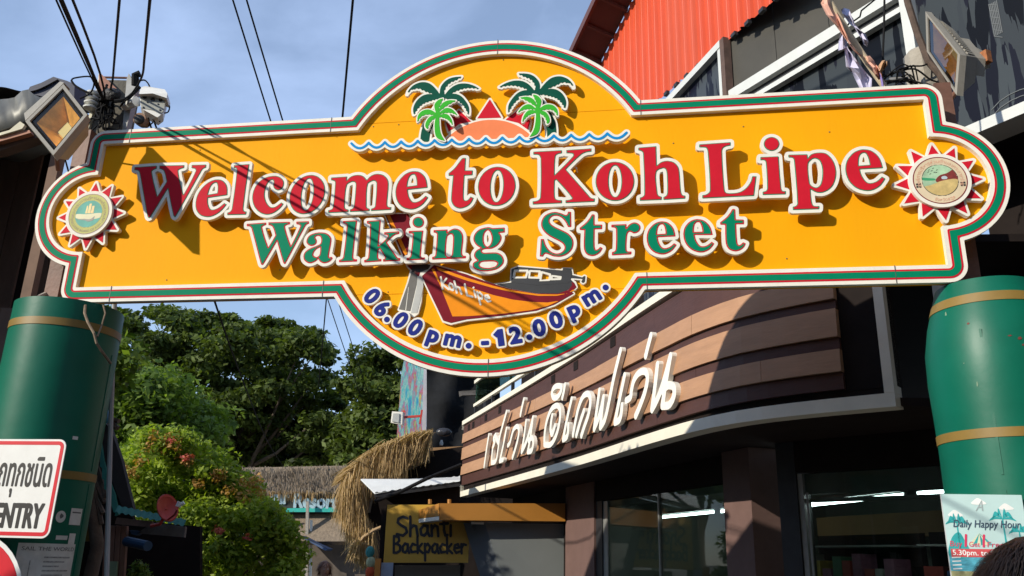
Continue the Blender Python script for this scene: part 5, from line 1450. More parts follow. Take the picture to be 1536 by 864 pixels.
# projecting amber sign box on the far pillar with grey side screens
yb = 13.4
bx = thing('sign_box', P(750, 770, yb), 'long amber light box projecting from the shop wall over the alley', 'sign box')
AMB = M('amber_light_box', (0.38, 0.165, 0.026), 0.45, 0.06, 3, dirt=0.1)
obj('box', MB().prism([P(659, 755, yb), P(848, 755, yb + .2), P(848, 782, yb + .2), P(659, 780, yb)], (.02, .55, 0)), AMB, bx)
obj('end_panel', MB().prism([P(628, 765, yb + .55), P(658.5, 755, yb), P(658.5, 774, yb), P(628, 778, yb + .55)], (.05, .3, 0)), AMB, bx)
obj('end_diffuser', MB().prism([P(628, 778.5, yb + .55), P(658.5, 774.5, yb), P(658.5, 780, yb), P(628, 784, yb + .55)], (.05, .3, 0)), CREAM, bx)
for px in (645, 674): obj('lug', MB().tube([P(px, 756, yb + .2), P(px, 749, yb + .2)], .03, 8), AMB, bx)
SCR = M('frosted_grey_panel', (0.155, 0.17, 0.17), 0.45, 0.07, 1.0, spec=0.4)
SCR2 = M('blue_grey_panel', (0.11, 0.125, 0.14), 0.45, 0.07, 1.0)
tag(obj('side_screen', MB().prism([P(727, 784, yb + .35), P(848, 786, yb + .45), P(848, 900, yb + .45), P(764, 900, yb + .35)], (0, .05, 0)), SCR), 'large frosted grey screen hanging under the amber light box next to the pillar', 'screen')
tag(obj('side_screen', MB().prism([P(695, 784, yb + .5), P(727, 784, yb + .36), P(764, 900, yb + .36), P(731, 900, yb + .5)], (0, .03, 0)), SCR2), 'narrow blue-grey screen strip left of the large frosted screen', 'screen')
obj('bracket', MB().box(P(711, 789, yb + .3), (.05, .05, .14)), BLK, bx)
obj('small_tube', MB().tube([P(707, 778 + 6, yb + .25), P(726, 784.5, yb + .25)], .022, 8), CREAM, bx)

# ================================================================== UPPER BUILDING
Cn = np.array([2.58, 8.9, 0.0])
RP = Plane(Cn, (.277, -.961, 0))
MP = Plane(Cn, (.5, -.87, 0))
ub = thing('upper_building', (3.5, 9.5, 4.1), 'upper storey with red corrugated sheets, black board and dark skyline film on its windows', 'building')
REDC = M('red_corrugated_paint', (0.56, 0.07, 0.022), 0.45, 0.08, 2.5, stretch=(1, 1, .25), dirt=0.25, dirtcol=(0.36, 0.07, 0.04), spec=0.3)
REDD = M('faded_red_corrugated_paint', (0.53, 0.078, 0.03), 0.5, 0.1, 2.5, stretch=(1, 1, .25), dirt=0.3, dirtcol=(0.34, 0.07, 0.04), spec=0.3)
b0, b1 = RP.un(1027, 117), RP.un(1154, 7)
r0, r1 = RP.un(895, 108), RP.un(950, 0)
zb_f = lambda s: b0[1] + (b1[1] - b0[1]) * (s - b0[0]) / (b1[0] - b0[0])
zr_f = lambda s: r0[1] + (r1[1] - r0[1]) * (s - r0[0]) / (r1[0] - r0[0])
s = r0[0] + .02
while s < b1[0] + .4:
    e_ = min(s + .88, b1[0] + .45)
    mb = MB()
    vs = []
    u = s
    prof = ((0, 0), (.06, 0), (.065, .004), (.09, .004), (.095, 0), (.15, 0), (.17, .032), (.20, .032), (.22, 0))
    pts_ = []
    while u < e_ - .01:
        for dx, h in prof[:-1]: pts_.append((u + dx, h))
        u += .22
    pts_.append((min(u, e_), 0))
    for a, h in pts_:
        vs += [RP.at(a, zb_f(a), h), RP.at(a, min(zr_f(a), 12.5), h)]
    n = len(pts_)
    mb.add(vs, [(i * 2, i * 2 + 2, i * 2 + 3, i * 2 + 1) for i in range(n - 1)])
    obj('wall_sheet', mb, REDC if rnd.random() < .5 else REDD, ub, fixn=False)
    s += .88
# dark lumps under the lower edge of the sheets (rib ends)
a = b0[0] - .5
while a < b1[0] + .4:
    obj('rib_cap', MB().box(RP.at(a, zb_f(a) - .02, .02), (.05, .09, .05), rz=.28), BLK, ub)
    a += .3
EAV = M('brown_eave_sheet', (0.10, 0.035, 0.025), 0.5, 0.15, 3, dirt=0.3)
p_ = [RP.at(*r0, .02), RP.at(r1[0] + 1.0, zr_f(r1[0] + 1.0), .02), np.array(RP.at(r1[0] + 1.0, zr_f(r1[0] + 1.0) + .15, .55)), np.array(RP.at(r0[0], r0[1] + .15, .55))]
obj('eave', MB().prism(p_, (0, .0, .05)), EAV, ub)
obj('eave_edge', MB().beam(p_[3], p_[2], .05, .14), EAV, ub)
obj('eave_end', MB().beam(np.array(p_[0]) + [0, .03, .02], np.array(p_[3]) + [0, .03, .02], .04, .16), EAV, ub)
for k in range(5):
    u = .1 + k * .22
    q0, q1 = np.array(p_[0]) * (1 - u) + np.array(p_[1]) * u, np.array(p_[3]) * (1 - u) + np.array(p_[2]) * u
    obj('purlin', MB().beam(q0 - [0, 0, .03], q1 - [0, 0, .03], .05, .05), EAV, ub)
# skyline film
def skyline(name):
    m = bpy.data.materials.new(name)
    m.use_nodes = True
    nt = m.node_tree
    N, Lk = nt.nodes, nt.links
    b = N['Principled BSDF']
    b.inputs['Roughness'].default_value = 0.3
    b.inputs['Specular IOR Level'].default_value = 0.1
    geo = N.new('ShaderNodeNewGeometry')
    dot = N.new('ShaderNodeVectorMath')
    dot.operation = 'DOT_PRODUCT'
    dot.inputs[1].default_value = (.5, -.87, 0)
    Lk.new(geo.outputs['Position'], dot.inputs[0])
    sep = N.new('ShaderNodeSeparateXYZ')
    Lk.new(geo.outputs['Position'], sep.inputs[0])
    def math_(op, a, b_=None, c_=None):
        n_ = N.new('ShaderNodeMath')
        n_.operation = op
        for i, v in enumerate((a, b_, c_)):
            if v is None: continue
            if isinstance(v, (int, float)): n_.inputs[i].default_value = v
            else: Lk.new(v, n_.inputs[i])
        return n_.outputs[0]
    col = None
    base = (0.050, 0.057, 0.066)
    cols = [(0.010, 0.011, 0.020), (0.052, 0.060, 0.072), (0.007, 0.008, 0.014), (0.036, 0.042, 0.050), (0.009, 0.010, 0.020), (0.056, 0.066, 0.076), (0.012, 0.013, 0.022), (0.042, 0.050, 0.056), (0.005, 0.006, 0.009), (0.038, 0.045, 0.052), (0.008, 0.009, 0.016), (0.05, 0.06, 0.068), (0.01, 0.011, 0.02), (0.03, 0.036, 0.042), (0.006, 0.007, 0.01)]
    prev = None
    for k, c_ in enumerate(cols):
        zb = 9.4 - k * .36
        w = [.06, .035, .05, .03, .08, .04, .06, .035, .07, .04, .05, .03, .06, .04, .07][k]
        fl_ = math_('FLOOR', math_('DIVIDE', math_('ADD', dot.outputs['Value'], k * 3.3), w))
        wn_ = N.new('ShaderNodeTexWhiteNoise')
        wn_.noise_dimensions = '1D'
        Lk.new(fl_, wn_.inputs['W'])
        nz = N.new('ShaderNodeTexNoise')
        nz.noise_dimensions = '1D'
        nz.inputs['Scale'].default_value = 3.2
        nz.inputs['Detail'].default_value = 4
        Lk.new(math_('ADD', dot.outputs['Value'], k * 7.7), nz.inputs['W'])
        hgt = math_('ADD', math_('MULTIPLY', wn_.outputs['Value'], .42), math_('MULTIPLY_ADD', nz.outputs['Fac'], 2.6, zb - 1.5))
        msk = math_('LESS_THAN', sep.outputs['Z'], hgt)
        mx = N.new('ShaderNodeMixRGB')
        Lk.new(msk, mx.inputs[0])
        if prev is None: mx.inputs[1].default_value = (*base, 1)
        else: Lk.new(prev, mx.inputs[1])
        mx.inputs[2].default_value = (*c_, 1)
        prev = mx.outputs[0]
    Lk.new(prev, b.inputs['Base Color'])
    return m
SKY_ = skyline('printed_skyline_film')
bz = MP.un(1112, 146)[1]
smul = MP.un(1357, 40)[0]
lb = MP.un(1479, 210)[1]
obj('window_film', MB().prism([MP.at(.02, 4.1, -.06), MP.at(smul, 4.1, -.06), MP.at(smul, bz, -.06), MP.at(.02, bz, -.06)], -MP.n * .04), SKY_, ub)
obj('wall_film', MB().prism([MP.at(smul + .1, lb, -.06), MP.at(5.2, lb, -.06), MP.at(5.2, 10.5, -.06), MP.at(smul + .1, 10.5, -.06)], -MP.n * .04), SKY_, ub)
obj('wall', MB().prism([MP.at(smul + .1, 2.6, -.7), MP.at(7.5, 2.6, -.7), MP.at(7.5, lb - .004, -.7), MP.at(smul + .1, lb - .004, -.7)], -MP.n * .04), DRK, ub)
obj('ceiling', MB().prism([MP.at(smul + .1, lb - .002, -.75), MP.at(7.5, lb - .002, -.75), MP.at(7.5, lb - .002, .1), MP.at(smul + .1, lb - .002, .1)], (0, 0, .04)), DRK, ub)
obj('shelf_bracket', MB().prism([MP.at(3.35, 4.05, -.3), MP.at(3.9, 4.05, -.3), MP.at(3.9, 4.22, -.3), MP.at(3.35, 4.22, -.3)], MP.n * .3), M('tan_timber', (0.32, 0.2, 0.13), 0.7, 0.15, 8), ub)
obj('shelf_bracket', MB().prism([MP.at(3.37, 4.225, -.3), MP.at(3.9, 4.225, -.3), MP.at(3.9, 4.34, -.3), MP.at(3.37, 4.34, -.3)], MP.n * .25), EAV, ub)
BB = M('black_painted_board', (0.045, 0.042, 0.034), 0.7, 0.15, 2, dirt=0.4, dirtcol=(0.09, 0.08, 0.06))
for k in range(4):
    u0, u1 = .02 + k * (smul + .6) / 4, .02 + (k + 1) * (smul + .6) / 4 - .008
    obj('black_board', MB().prism([MP.at(u0, bz + .14, -.02), MP.at(u1, bz + .14, -.02), MP.at(u1, 10.5, -.02), MP.at(u0, 10.5, -.02)], -MP.n * .03), BB, ub)
WB = M('white_steel_beam', (0.56, 0.58, 0.56), 0.5, 0.05, 5, dirt=0.2, dirtcol=(0.4, 0.38, 0.33))
obj('beam', MB().beam(MP.at(.05, bz + .07, .02), MP.at(smul + .05, bz + .07, .02), .1, .13), WB, ub)
obj('beam_dark_strip', MB().beam(MP.at(.05, bz - .04, -.03), MP.at(smul, bz - .04, -.03), .05, .09), BLK, ub)  # black strip between the two white beams
obj('beam', MB().beam(MP.at(.15, bz - .115, .0), MP.at(smul, bz - .115, .0), .08, .06), WB, ub)
obj('mullion', MB().beam(MP.at(smul + .06, 4.1, 0), MP.at(smul + .06, 9.0, 0), .11, .1, up=MP.e), WB, ub)
obj('lower_beam', MB().beam(MP.at(MP.un(1470, 210)[0], lb + .04, .05), MP.at(4.8, lb + .04, .05), .3, .1), WB, ub)
obj('corner_post', MB().beam(RP.at(.03, 4.1, .03), RP.at(.03, zb_f(0) + .02, .03), .1, .09, up=RP.e), M('brown_corner_post', (0.10, 0.06, 0.045), 0.7, 0.3, 10), ub)
w0, w1_ = RP.un(1008, 152), RP.un(1084, 66)
zt2 = (w0[1] + w1_[1]) / 2
obj('window_frame', MB().beam(RP.at(-2.6, zt2, .02), RP.at(-.05, zt2, .02), .08, .10), WB, ub)
obj('window_frame', MB().beam(RP.at(-.09, 4.1, .01), RP.at(-.09, zt2, .01), .08, .07, up=RP.e), WB, ub)
obj('window_film', MB().prism([RP.at(-2.6, 4.1, -.04), RP.at(-.1, 4.1, -.04), RP.at(-.1, zt2, -.04), RP.at(-2.6, zt2, -.04)], -RP.n * .03), SKY_, ub)
obj('wall', MB().prism([RP.at(-8.6, 4.1, -.05), RP.at(-2.6, 4.1, -.05), RP.at(-2.6, zt2 + .05, -.05), RP.at(-4.5, zt2 + .05, -.05), RP.at(-8.6, 5.6, -.05)], -RP.n * .1), DRK, ub)
# printed tower grid and bridge arc on the film (flat print)
pg = M('print_pale_line', (0.085, 0.095, 0.10), 0.5)
a, b = MP.un(1477, 4), MP.un(1497, 46)
for k in range(6):
    u = a[0] + (b[0] - a[0]) * k / 5
    obj('print_line', MB().prism([MP.at(u, b[1], -.058), MP.at(u + .008, b[1], -.058), MP.at(u + .008, a[1], -.058), MP.at(u, a[1], -.058)], MP.n * .002), pg, ub)
    z = a[1] + (b[1] - a[1]) * k / 5
    obj('print_line', MB().prism([MP.at(a[0], z, -.056), MP.at(b[0], z - .05, -.056), MP.at(b[0], z - .042, -.056), MP.at(a[0], z + .008, -.056)], MP.n * .002), pg, ub)
br_ = [MP.un(px, py, -.06) for px, py in ((1488, 165), (1500, 152), (1515, 142), (1530, 135), (1548, 130))]
for dz in (0, .06):
    obj('print_arc', MB().tube([MP.at(x, z - dz, -.058) for x, z in br_], .006, 5), pg, ub)
# ================================================================== LEFT SIDE
DWOOD = M('dark_old_wood', (0.12, 0.075, 0.055), 0.8, 0.3, 5, stretch=(1, 1, .3), bump=0.3)
shed = thing('wooden_shed', (-5.0, 7.0, 0), 'dark wooden shed with curled corrugated roof at the left edge', 'shed')
ysd = 6.3
xe = P(70, 330, 6.9)[0]
# plank wall facing the street, running away from the camera
wx = P(0, 450, ysd)[0] - .18
for k in range(9):
    y0 = 5.75 + k * .21
    pq = P(-52 + k * 12, 520, 6.4)
    obj('plank', MB().box((pq[0], 6.4 + rnd.uniform(-.012, .012), 1.7), (.064, .03, 3.4)), DWOOD, shed)
obj('back_wall', MB().box((-6.1, 7.6, 2.8), (2.9, .08, 5.6)), DRK, shed)
for k in range(14):
    obj('plank', MB().box((-7.4 + k * .2, 7.54 + rnd.uniform(-.015, .01), 2.75), (.19, .03, 5.5)), DWOOD, shed)
obj('added_sun_wall', MB().box((-7.4, 6.6, 2.3), (.08, 1.9, 4.6)), DRK, shed)  # unseen wall added to keep the sun out of the shed
def corr(nm, e0, e1, depth, amp, wav, mat, par):
    """wavy sheet between two edge ends, pushed along depth"""
    e0, e1, dp = np.array(e0), np.array(e1), np.array(depth)
    n = 40
    vs = []
    for i in range(n + 1):
        u = i / n
        z = amp * math.sin(u * wav)
        vs += [e0 + (e1 - e0) * u + [0, 0, z], e0 + (e1 - e0) * u + dp + [0, 0, z * .8]]
    return obj(nm, MB().add(vs, [(i * 2, i * 2 + 2, i * 2 + 3, i * 2 + 1) for i in range(n)]), mat, par, smooth=True)
TIN = M('dull_tin_sheet', (0.15, 0.15, 0.135), 0.5, 0.2, 4, metal=0.3, dirt=0.4)
corr('roof_sheet', P(-160, 165, 6.0), P(86, 122, 6.0), (-.3, 1.6, .25), .05, 13, TIN, shed)
vs_l = [(-160, 150), (0, 149), (12, 148), (22, 146), (33, 136), (42, 134), (50, 141), (60, 146), (85, 142)]
vs_b = [(-160, 200), (0, 196), (12, 192), (22, 188), (33, 184), (42, 178), (50, 175), (60, 172), (85, 160)]
mb = MB()
n_ = len(vs_l)
mb.add([P(a, b, 5.85 + .03 * (i % 2)) for i, (a, b) in enumerate(vs_l)] + [P(a, b, 5.75) for a, b in vs_b], [(i, i + 1, n_ + i + 1, n_ + i) for i in range(n_ - 1)])
o = obj('curled_sheet', mb, TIN, shed, smooth=True)
o.modifiers.new('thickness', 'SOLIDIFY').thickness = .006
obj('blue_tarp', MB().prism([P(40, 139, 6.02), P(45, 130, 6.02), P(62, 124, 6.02), P(80, 115, 6.02), P(100, 121, 6.02), P(112, 126, 6.02), P(111, 150, 6.02), P(85, 150, 6.02)], (0, .3, .05)), M('dark_blue_tarp', (0.018, 0.024, 0.055), 0.6, 0.3, 6), shed)
obj('blue_roof_edge', MB().prism([P(-90, 140, 6.3), P(0, 145, 6.3), P(13, 150, 6.3), P(0, 156, 6.3), P(-90, 158, 6.3)], (0, .3, 0)), M('blue_roof_sheet', (0.03, 0.07, 0.22), 0.5), shed)
obj('cream_flap', MB().prism([P(-160, 214, 5.72), P(0, 199, 5.72), P(14, 195, 5.72), P(30, 182, 5.72), P(37, 187, 5.72), P(33, 193, 5.72), P(0, 203, 5.72), P(-160, 220, 5.72)], (0, .03, .0)), M('cream_vinyl', (0.62, 0.58, 0.42), 0.6), shed)
obj('fascia_board', MB().prism([P(-160, 226, 5.74), P(0, 204, 5.74), P(44, 195, 5.74), P(46, 199, 5.74), P(0, 212, 5.74), P(-160, 236, 5.74)], (0, .05, 0)), M('terracotta_board', (0.36, 0.14, 0.07), 0.6, 0.15, 7), shed)
obj('rafter', MB().prism([P(-160, 237, 5.8), P(0, 213, 5.8), P(46, 200, 5.8), P(56, 206, 5.8), P(0, 226, 5.8), P(-160, 252, 5.8)], (0, .1, 0)), DWOOD, shed)
obj('ceiling', MB().prism([P(-160, 232, 5.95), P(100, 160, 5.95), P(90, 170, 7.7), P(-300, 200, 7.7)], (0, 0, .05)), DRK, shed)
b_ = P(78, 280, 5.95)
obj('post', MB().box((b_[0], 5.95, b_[2] / 2 + .25), (.075, .075, b_[2] + .3)), M('brown_timber_post', (0.17, 0.10, 0.065), 0.75, 0.2, 8), shed)
for k in range(3):
    obj('hanging_board', MB().prism([P(45 + k * 18, 250 + k * 10, 7.6), P(60 + k * 18, 248 + k * 10, 7.6), P(56 + k * 14, 480, 7.6), P(38 + k * 14, 480, 7.6)], (0, .05, 0)), DWOOD, shed)
# plain block added further left, outside the frame, to shade the shed
obj('unseen_shade_block', MB().box((-8.2, 5.95, 2.7), (6.2, 1.7, 5.4)), M('plaster_wall', (0.35, 0.3, 0.24), 0.9, 0.15, 2), label='plain plastered house left of the shed beside the street', cat='house')
# unseen blocks off camera, added to cut sky fill and darken window reflections
for k, (x, y, w, d, h) in enumerate(((-27, -14, 6, 16, 10), (-27, 2, 6, 14, 9.5), (-24, -32, 22, 6, 11), (-7.5, -1.5, 5, 6, 3.2), (-9.0, -9, 6, 6, 4.2), (7.0, -4, 5, 12, 8.5), (4, -13, 14, 5, 9.5))):
    obj('unseen_house_block', MB().box((x, y, h / 2), (w, d, h)).prism([(x - w / 2 - .3, y - d / 2 - .3, h + .01), (x + w / 2 + .3, y - d / 2 - .3, h + .01), (x, y - d / 2 - .3, h + 1.2)], (0, d + .6, 0)), M('dark_house_wall', (0.14, 0.115, 0.09), 0.9, 0.25, 2), label=('tall plastered house far off on the left, behind the viewpoint', 'tall house far off on the left, level with the sign', 'long tall house far off to the rear left', 'low timber house across the street on the left', 'gabled house further back on the left of the street', 'gabled house behind on the right of the street', 'long low house closing the street behind')[k], cat='house', group='houses along the street behind the viewpoint')

# green-roofed stall ------------------------------------------------------------
st = thing('market_stall', P(190, 864, 10.5) * [1, 1, 0], 'dark market stall with teal roof edge behind the left green post', 'stall')
yst = 10.2
TEALR = M('teal_roof_sheet', (0.03, 0.19, 0.155), 0.55, 0.2, 6, dirt=0.2)
obj('ridge_board', MB().prism([P(149, 640, yst), P(157, 634, yst), P(166, 643, yst), P(182, 690, yst), P(200, 764, yst), P(186, 768, yst), P(160, 700, yst)], (0, .08, 0)), M('dark_roof_board', (0.022, 0.018, 0.016), 0.8, 0.3, 6), st)
tl = [(146, 650), (150, 664), (152, 690), (156, 705), (163, 725), (168, 745), (174, 758), (178, 772)]
tr2 = [(141, 652)]
edge = []
for i, (a, b) in enumerate(((147, 680), (150, 700), (153, 718), (156, 733), (161, 745), (165, 758), (170, 768))):
    edge += [(a, b), (a + 3, b + 2)]
obj('teal_gable', MB().prism([P(a, b, yst - .05) for a, b in [(145, 650), (150, 655), (155, 690), (163, 718), (172, 742), (178, 772), (172, 774)] + edge[::-1] + [(143, 665)]], (0, .04, 0)), TEALR, st)
corr('teal_eave', P(172, 768, yst - .14), P(276, 789, yst - .12), (0, .05, .075), .010, 70, TEALR, st)
obj('added_shade_board', MB().box((-6.25, 10.2, 2.0), (.08, 3.4, 4.0)), DRK, st)  # board added to block the sun from the stall's back wall
obj('fascia', MB().prism([P(175, 776, yst - .1), P(228, 782, yst - .1), P(226, 791, yst - .1), P(172, 786, yst - .1)], (0, .06, 0)), DWOOD, st)
obj('fascia', MB().prism([P(229, 784, yst), P(278, 790, yst), P(276, 806, yst), P(205, 800, yst)], (0, .06, 0)), M('grey_weathered_board', (0.12, 0.11, 0.10), 0.8, 0.3, 8, dirt=.4), st)
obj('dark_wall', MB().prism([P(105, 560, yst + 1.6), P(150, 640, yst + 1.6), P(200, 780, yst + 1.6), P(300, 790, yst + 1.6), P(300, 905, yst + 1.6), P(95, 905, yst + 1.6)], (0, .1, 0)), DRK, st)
for k in range(4):
    obj('plank', MB().prism([P(157 + k * 8.5, 788, yst), P(164.5 + k * 8.5, 789, yst), P(158 + k * 8.3, 905, yst), P(151 + k * 8.3, 905, yst)], (0, .06, 0)), M('reddish_timber', (0.17, 0.085, 0.055), 0.75, 0.3, 9, stretch=(1, 1, .2)), st)
obj('green_board', MB().prism([P(161, 842, yst - .05), P(176, 842, yst - .05), P(172, 900, yst - .05), P(158, 900, yst - .05)], (0, .03, 0)), M('pale_green_board', (0.18, 0.25, 0.15), 0.7), st)
obj('blue_pipe', MB().tube([P(190, 812, yst), P(222, 819, yst - .3)], .055, 12), M('blue_pvc', (0.02, 0.06, 0.12), 0.5), st)
obj('blue_cloth', MB().prism([P(194, 795, yst), P(214, 797, yst), P(204, 803, yst), P(197, 801, yst)], (0, .1, 0)), M('blue_pvc', (0, 0, 0)), st)
obj('counter', MB().prism([P(110, 780, yst + .6), P(140, 790, yst + .6), P(138, 812, yst + .6), P(112, 812, yst + .6)], (0, .1, 0)), M('ochre_board', (0.20, 0.12, 0.02), 0.7), st)
tag(obj('blue_buoy', MB().sphere(P(154, 625, yst - .1), .095, 16, 10), M('blue_buoy_paint', (0.035, 0.17, 0.30), 0.4), smooth=True), 'blue round buoy hanging at the ridge of the teal stall roof', 'buoy')
# satellite dish
dsh = thing('satellite_dish', P(245, 790, 9.9), 'red satellite dish on the stall roof edge', 'satellite dish')
dc = P(248, 764, 9.9)
dn = Vector((.75, -.55, .35)).normalized()
du = dn.cross(Vector((0, 0, 1))).normalized()
dv = du.cross(dn)
mb = MB()
vs, fs = [], []
for i in range(7):
    r = .165 * i / 6
    for k in range(24):
        a = 2 * math.pi * k / 24
        vs.append(Vector(dc) + (du * math.cos(a) * .85 + dv * math.sin(a)) * r + dn * (.045 * (i / 6)**2))
for i in range(6):
    for k in range(24): fs.append((i * 24 + k, i * 24 + (k + 1) % 24, i * 24 + 24 + (k + 1) % 24, i * 24 + 24 + k))
DRED = M('red_dish_paint', (0.36, 0.03, 0.018), 0.45, 0.1, 10)
o = obj('dish', mb.add(vs, fs), DRED, dsh, smooth=True)
o.modifiers.new('thickness', 'SOLIDIFY').thickness = .008
obj('arm', MB().tube([Vector(dc) - dv * .14, P(262, 772, 9.75), P(266, 764, 9.65)], .012, 6), DRED, dsh)
obj('receiver', MB().tube([P(267, 760, 9.7), P(270, 753, 9.7)], .03, 10), WPL, dsh)
obj('receiver', MB().tube([P(272, 757, 9.7), P(276, 754, 9.7)], .02, 10), WPL, dsh)
obj('mount', MB().tube([Vector(dc) - dn * .02, P(244, 780, 9.98), P(240, 786, 9.98), P(226, 789, 9.98)], .02, 8), M('red_dish_paint', (0, 0, 0)), dsh)

# ================================================================== VEGETATION
def inpoly(x, y, poly):
    c = False
    for i in range(len(poly)):
        x0, y0 = poly[i]
        x1, y1 = poly[i - 1]
        if (y0 > y) != (y1 > y) and x < (x1 - x0) * (y - y0) / (y1 - y0) + x0: c = not c
    return c
def leaves(nm, centres, radii, n_each, size, mat, parent, up=.5, flat=.5, droop=0):
    cs = np.repeat(np.array(centres), n_each, 0)
    rs = np.repeat(np.array(radii), n_each, 0)
    N = len(cs)
    d = nrs.normal(size=(N, 3))
    d /= np.linalg.norm(d, axis=1)[:, None]
    rr = nrs.uniform(.35, 1.08, N)[:, None]
    p = cs + d * rr * rs * np.array([1, 1, flat])
    nn = nrs.normal(size=(N, 3)) + np.array([0, 0, up * 2]) + d * .8
    nn /= np.linalg.norm(nn, axis=1)[:, None]
    t = nrs.normal(size=(N, 3))
    u = np.cross(nn, t)
    u /= np.linalg.norm(u, axis=1)[:, None]
    w = np.cross(nn, u)
    sz = size * nrs.uniform(.6, 1.35, N)[:, None]
    V = np.stack([p - u * sz * .5, p + w * sz * .27 + nn * sz * .06, p + u * sz * .55, p - w * sz * .27 + nn * sz * .06], 1).reshape(-1, 3)
    base = root_loc(parent)
    me = bpy.data.meshes.new(nm)
    me.vertices.add(4 * N)
    me.vertices.foreach_set('co', (V - base).astype(np.float32).ravel())
    me.loops.add(4 * N)
    me.loops.foreach_set('vertex_index', np.arange(4 * N, dtype=np.int32))
    me.polygons.add(N)
    me.polygons.foreach_set('loop_start', np.arange(0, 4 * N, 4, dtype=np.int32))
    me.update(calc_edges=True)
    me.materials.append(mat)
    o = bpy.data.objects.new(nm, me)
    COL.objects.link(o)
    o.parent = parent
    return o
BARK = M('grey_brown_bark', (0.11, 0.085, 0.06), 0.9, 0.3, 6, bump=0.5)
def tree(label, poly, y0, y1, nclump, rad, n_each, size, mat, trunk_px, flat=.45, cat='tree', nm='broadleaf_tree', extra=(), up=.5, trunk_r=.3, sparse=()):
    tb = P(*trunk_px, (y0 + y1) / 2)
    t = thing(nm, (tb[0], (y0 + y1) / 2, 0), label, cat)
    xs, ys = [p[0] for p in poly], [p[1] for p in poly]
    cs, rs = [], []
    tries = 0
    while len(cs) < nclump and tries < 20000:
        tries += 1
        px, py = rnd.uniform(min(xs), max(xs)), rnd.uniform(min(ys), max(ys))
        if not inpoly(px, py, poly): continue
        if any((px - a)**2 / r**2 + (py - b)**2 / (r * .6)**2 < 1 for a, b, r in sparse): continue
        y = rnd.uniform(y0, y1)
        k = rnd.uniform(.65, 1.25)
        cs.append(P(px, py, y))
        rs.append([rad * k] * 3)
    for px, py, k in extra:
        cs.append(P(px, py, (y0 + y1) / 2 + rnd.uniform(-1, 1)))
        rs.append([rad * k] * 3)
    leaves('crown', cs, rs, n_each, size, mat, t, up, flat)
    top = np.mean(np.array(cs), axis=0)
    obj('trunk', MB().tube([(tb[0], t.location[1], 0), (tb[0] + .1, t.location[1], top[2] * .4), (top[0], top[1], top[2])], [trunk_r, trunk_r * .8, trunk_r * .35], 10), BARK, t, smooth=True)
    for k in range(min(14, len(cs))):
        e = np.array(cs[rnd.randrange(len(cs))])
        a = np.array([tb[0] + .1, t.location[1], top[2] * rnd.uniform(.4, .8)])
        m_ = a * .5 + e * .5 + np.array([0, 0, -.25])
        obj('limb', MB().tube([a, m_, e], [trunk_r * .35, trunk_r * .2, trunk_r * .06], 6), BARK, t)
    return t
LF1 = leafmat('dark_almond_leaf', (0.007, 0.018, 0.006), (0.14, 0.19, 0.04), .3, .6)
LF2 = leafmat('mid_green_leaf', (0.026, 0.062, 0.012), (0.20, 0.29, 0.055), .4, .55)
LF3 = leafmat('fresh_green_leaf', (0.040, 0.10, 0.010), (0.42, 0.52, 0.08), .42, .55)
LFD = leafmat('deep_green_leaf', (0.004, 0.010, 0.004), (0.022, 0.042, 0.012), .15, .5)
BIG = [(150, 500), (170, 482), (225, 476), (245, 470), (300, 478), (335, 476), (350, 492), (372, 494), (402, 487), (432, 492), (428, 505), (455, 497), (475, 503), (455, 520), (492, 527), (470, 545), (500, 560), (488, 575), (515, 603), (470, 612), (520, 640), (500, 690), (430, 715), (300, 715), (150, 715)]
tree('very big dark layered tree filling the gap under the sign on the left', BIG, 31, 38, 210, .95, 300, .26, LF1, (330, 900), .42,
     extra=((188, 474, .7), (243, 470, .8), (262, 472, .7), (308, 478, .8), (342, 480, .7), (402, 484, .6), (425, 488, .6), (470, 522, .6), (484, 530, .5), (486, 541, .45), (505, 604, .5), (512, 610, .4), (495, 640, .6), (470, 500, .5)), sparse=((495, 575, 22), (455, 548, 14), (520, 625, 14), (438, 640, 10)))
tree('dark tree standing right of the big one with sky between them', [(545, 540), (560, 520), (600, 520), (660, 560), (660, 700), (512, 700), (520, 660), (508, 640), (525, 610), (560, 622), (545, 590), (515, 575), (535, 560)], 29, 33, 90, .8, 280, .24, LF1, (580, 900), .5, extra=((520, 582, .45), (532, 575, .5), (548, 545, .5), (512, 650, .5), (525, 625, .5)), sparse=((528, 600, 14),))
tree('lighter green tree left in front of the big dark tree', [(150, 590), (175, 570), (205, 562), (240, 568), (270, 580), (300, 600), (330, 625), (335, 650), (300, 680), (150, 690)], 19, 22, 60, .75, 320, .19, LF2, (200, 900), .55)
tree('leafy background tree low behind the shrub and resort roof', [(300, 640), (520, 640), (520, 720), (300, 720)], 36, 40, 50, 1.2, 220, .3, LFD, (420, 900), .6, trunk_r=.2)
BOUG = [(160, 690), (180, 668), (215, 655), (255, 650), (290, 668), (335, 690), (345, 700), (368, 712), (384, 728), (394, 752), (416, 770), (434, 796), (446, 835), (440, 870), (300, 890), (205, 860), (190, 790), (160, 750)]
bg_ = tree('tall flowering bougainvillea bush beside the stall, green with orange blossom', BOUG, 13.2, 15.2, 190, .29, 230, .10, LF3, (300, 900), .75, 'bush', 'bougainvillea_bush', trunk_r=.1)
fc, fr2 = [], []
for px, py in ((228, 655), (240, 662), (252, 658), (262, 668), (232, 668), (245, 672), (190, 705), (196, 708), (200, 712), (186, 702), (275, 685), (280, 692), (330, 712), (383, 720), (378, 728), (368, 722), (390, 738), (325, 715), (300, 725), (222, 672), (212, 690), (266, 655), (345, 735), (365, 745)):
    fc.append(P(px, py, 13.1 + rnd.uniform(-.15, .3)))
    fr2.append([.13] * 3)
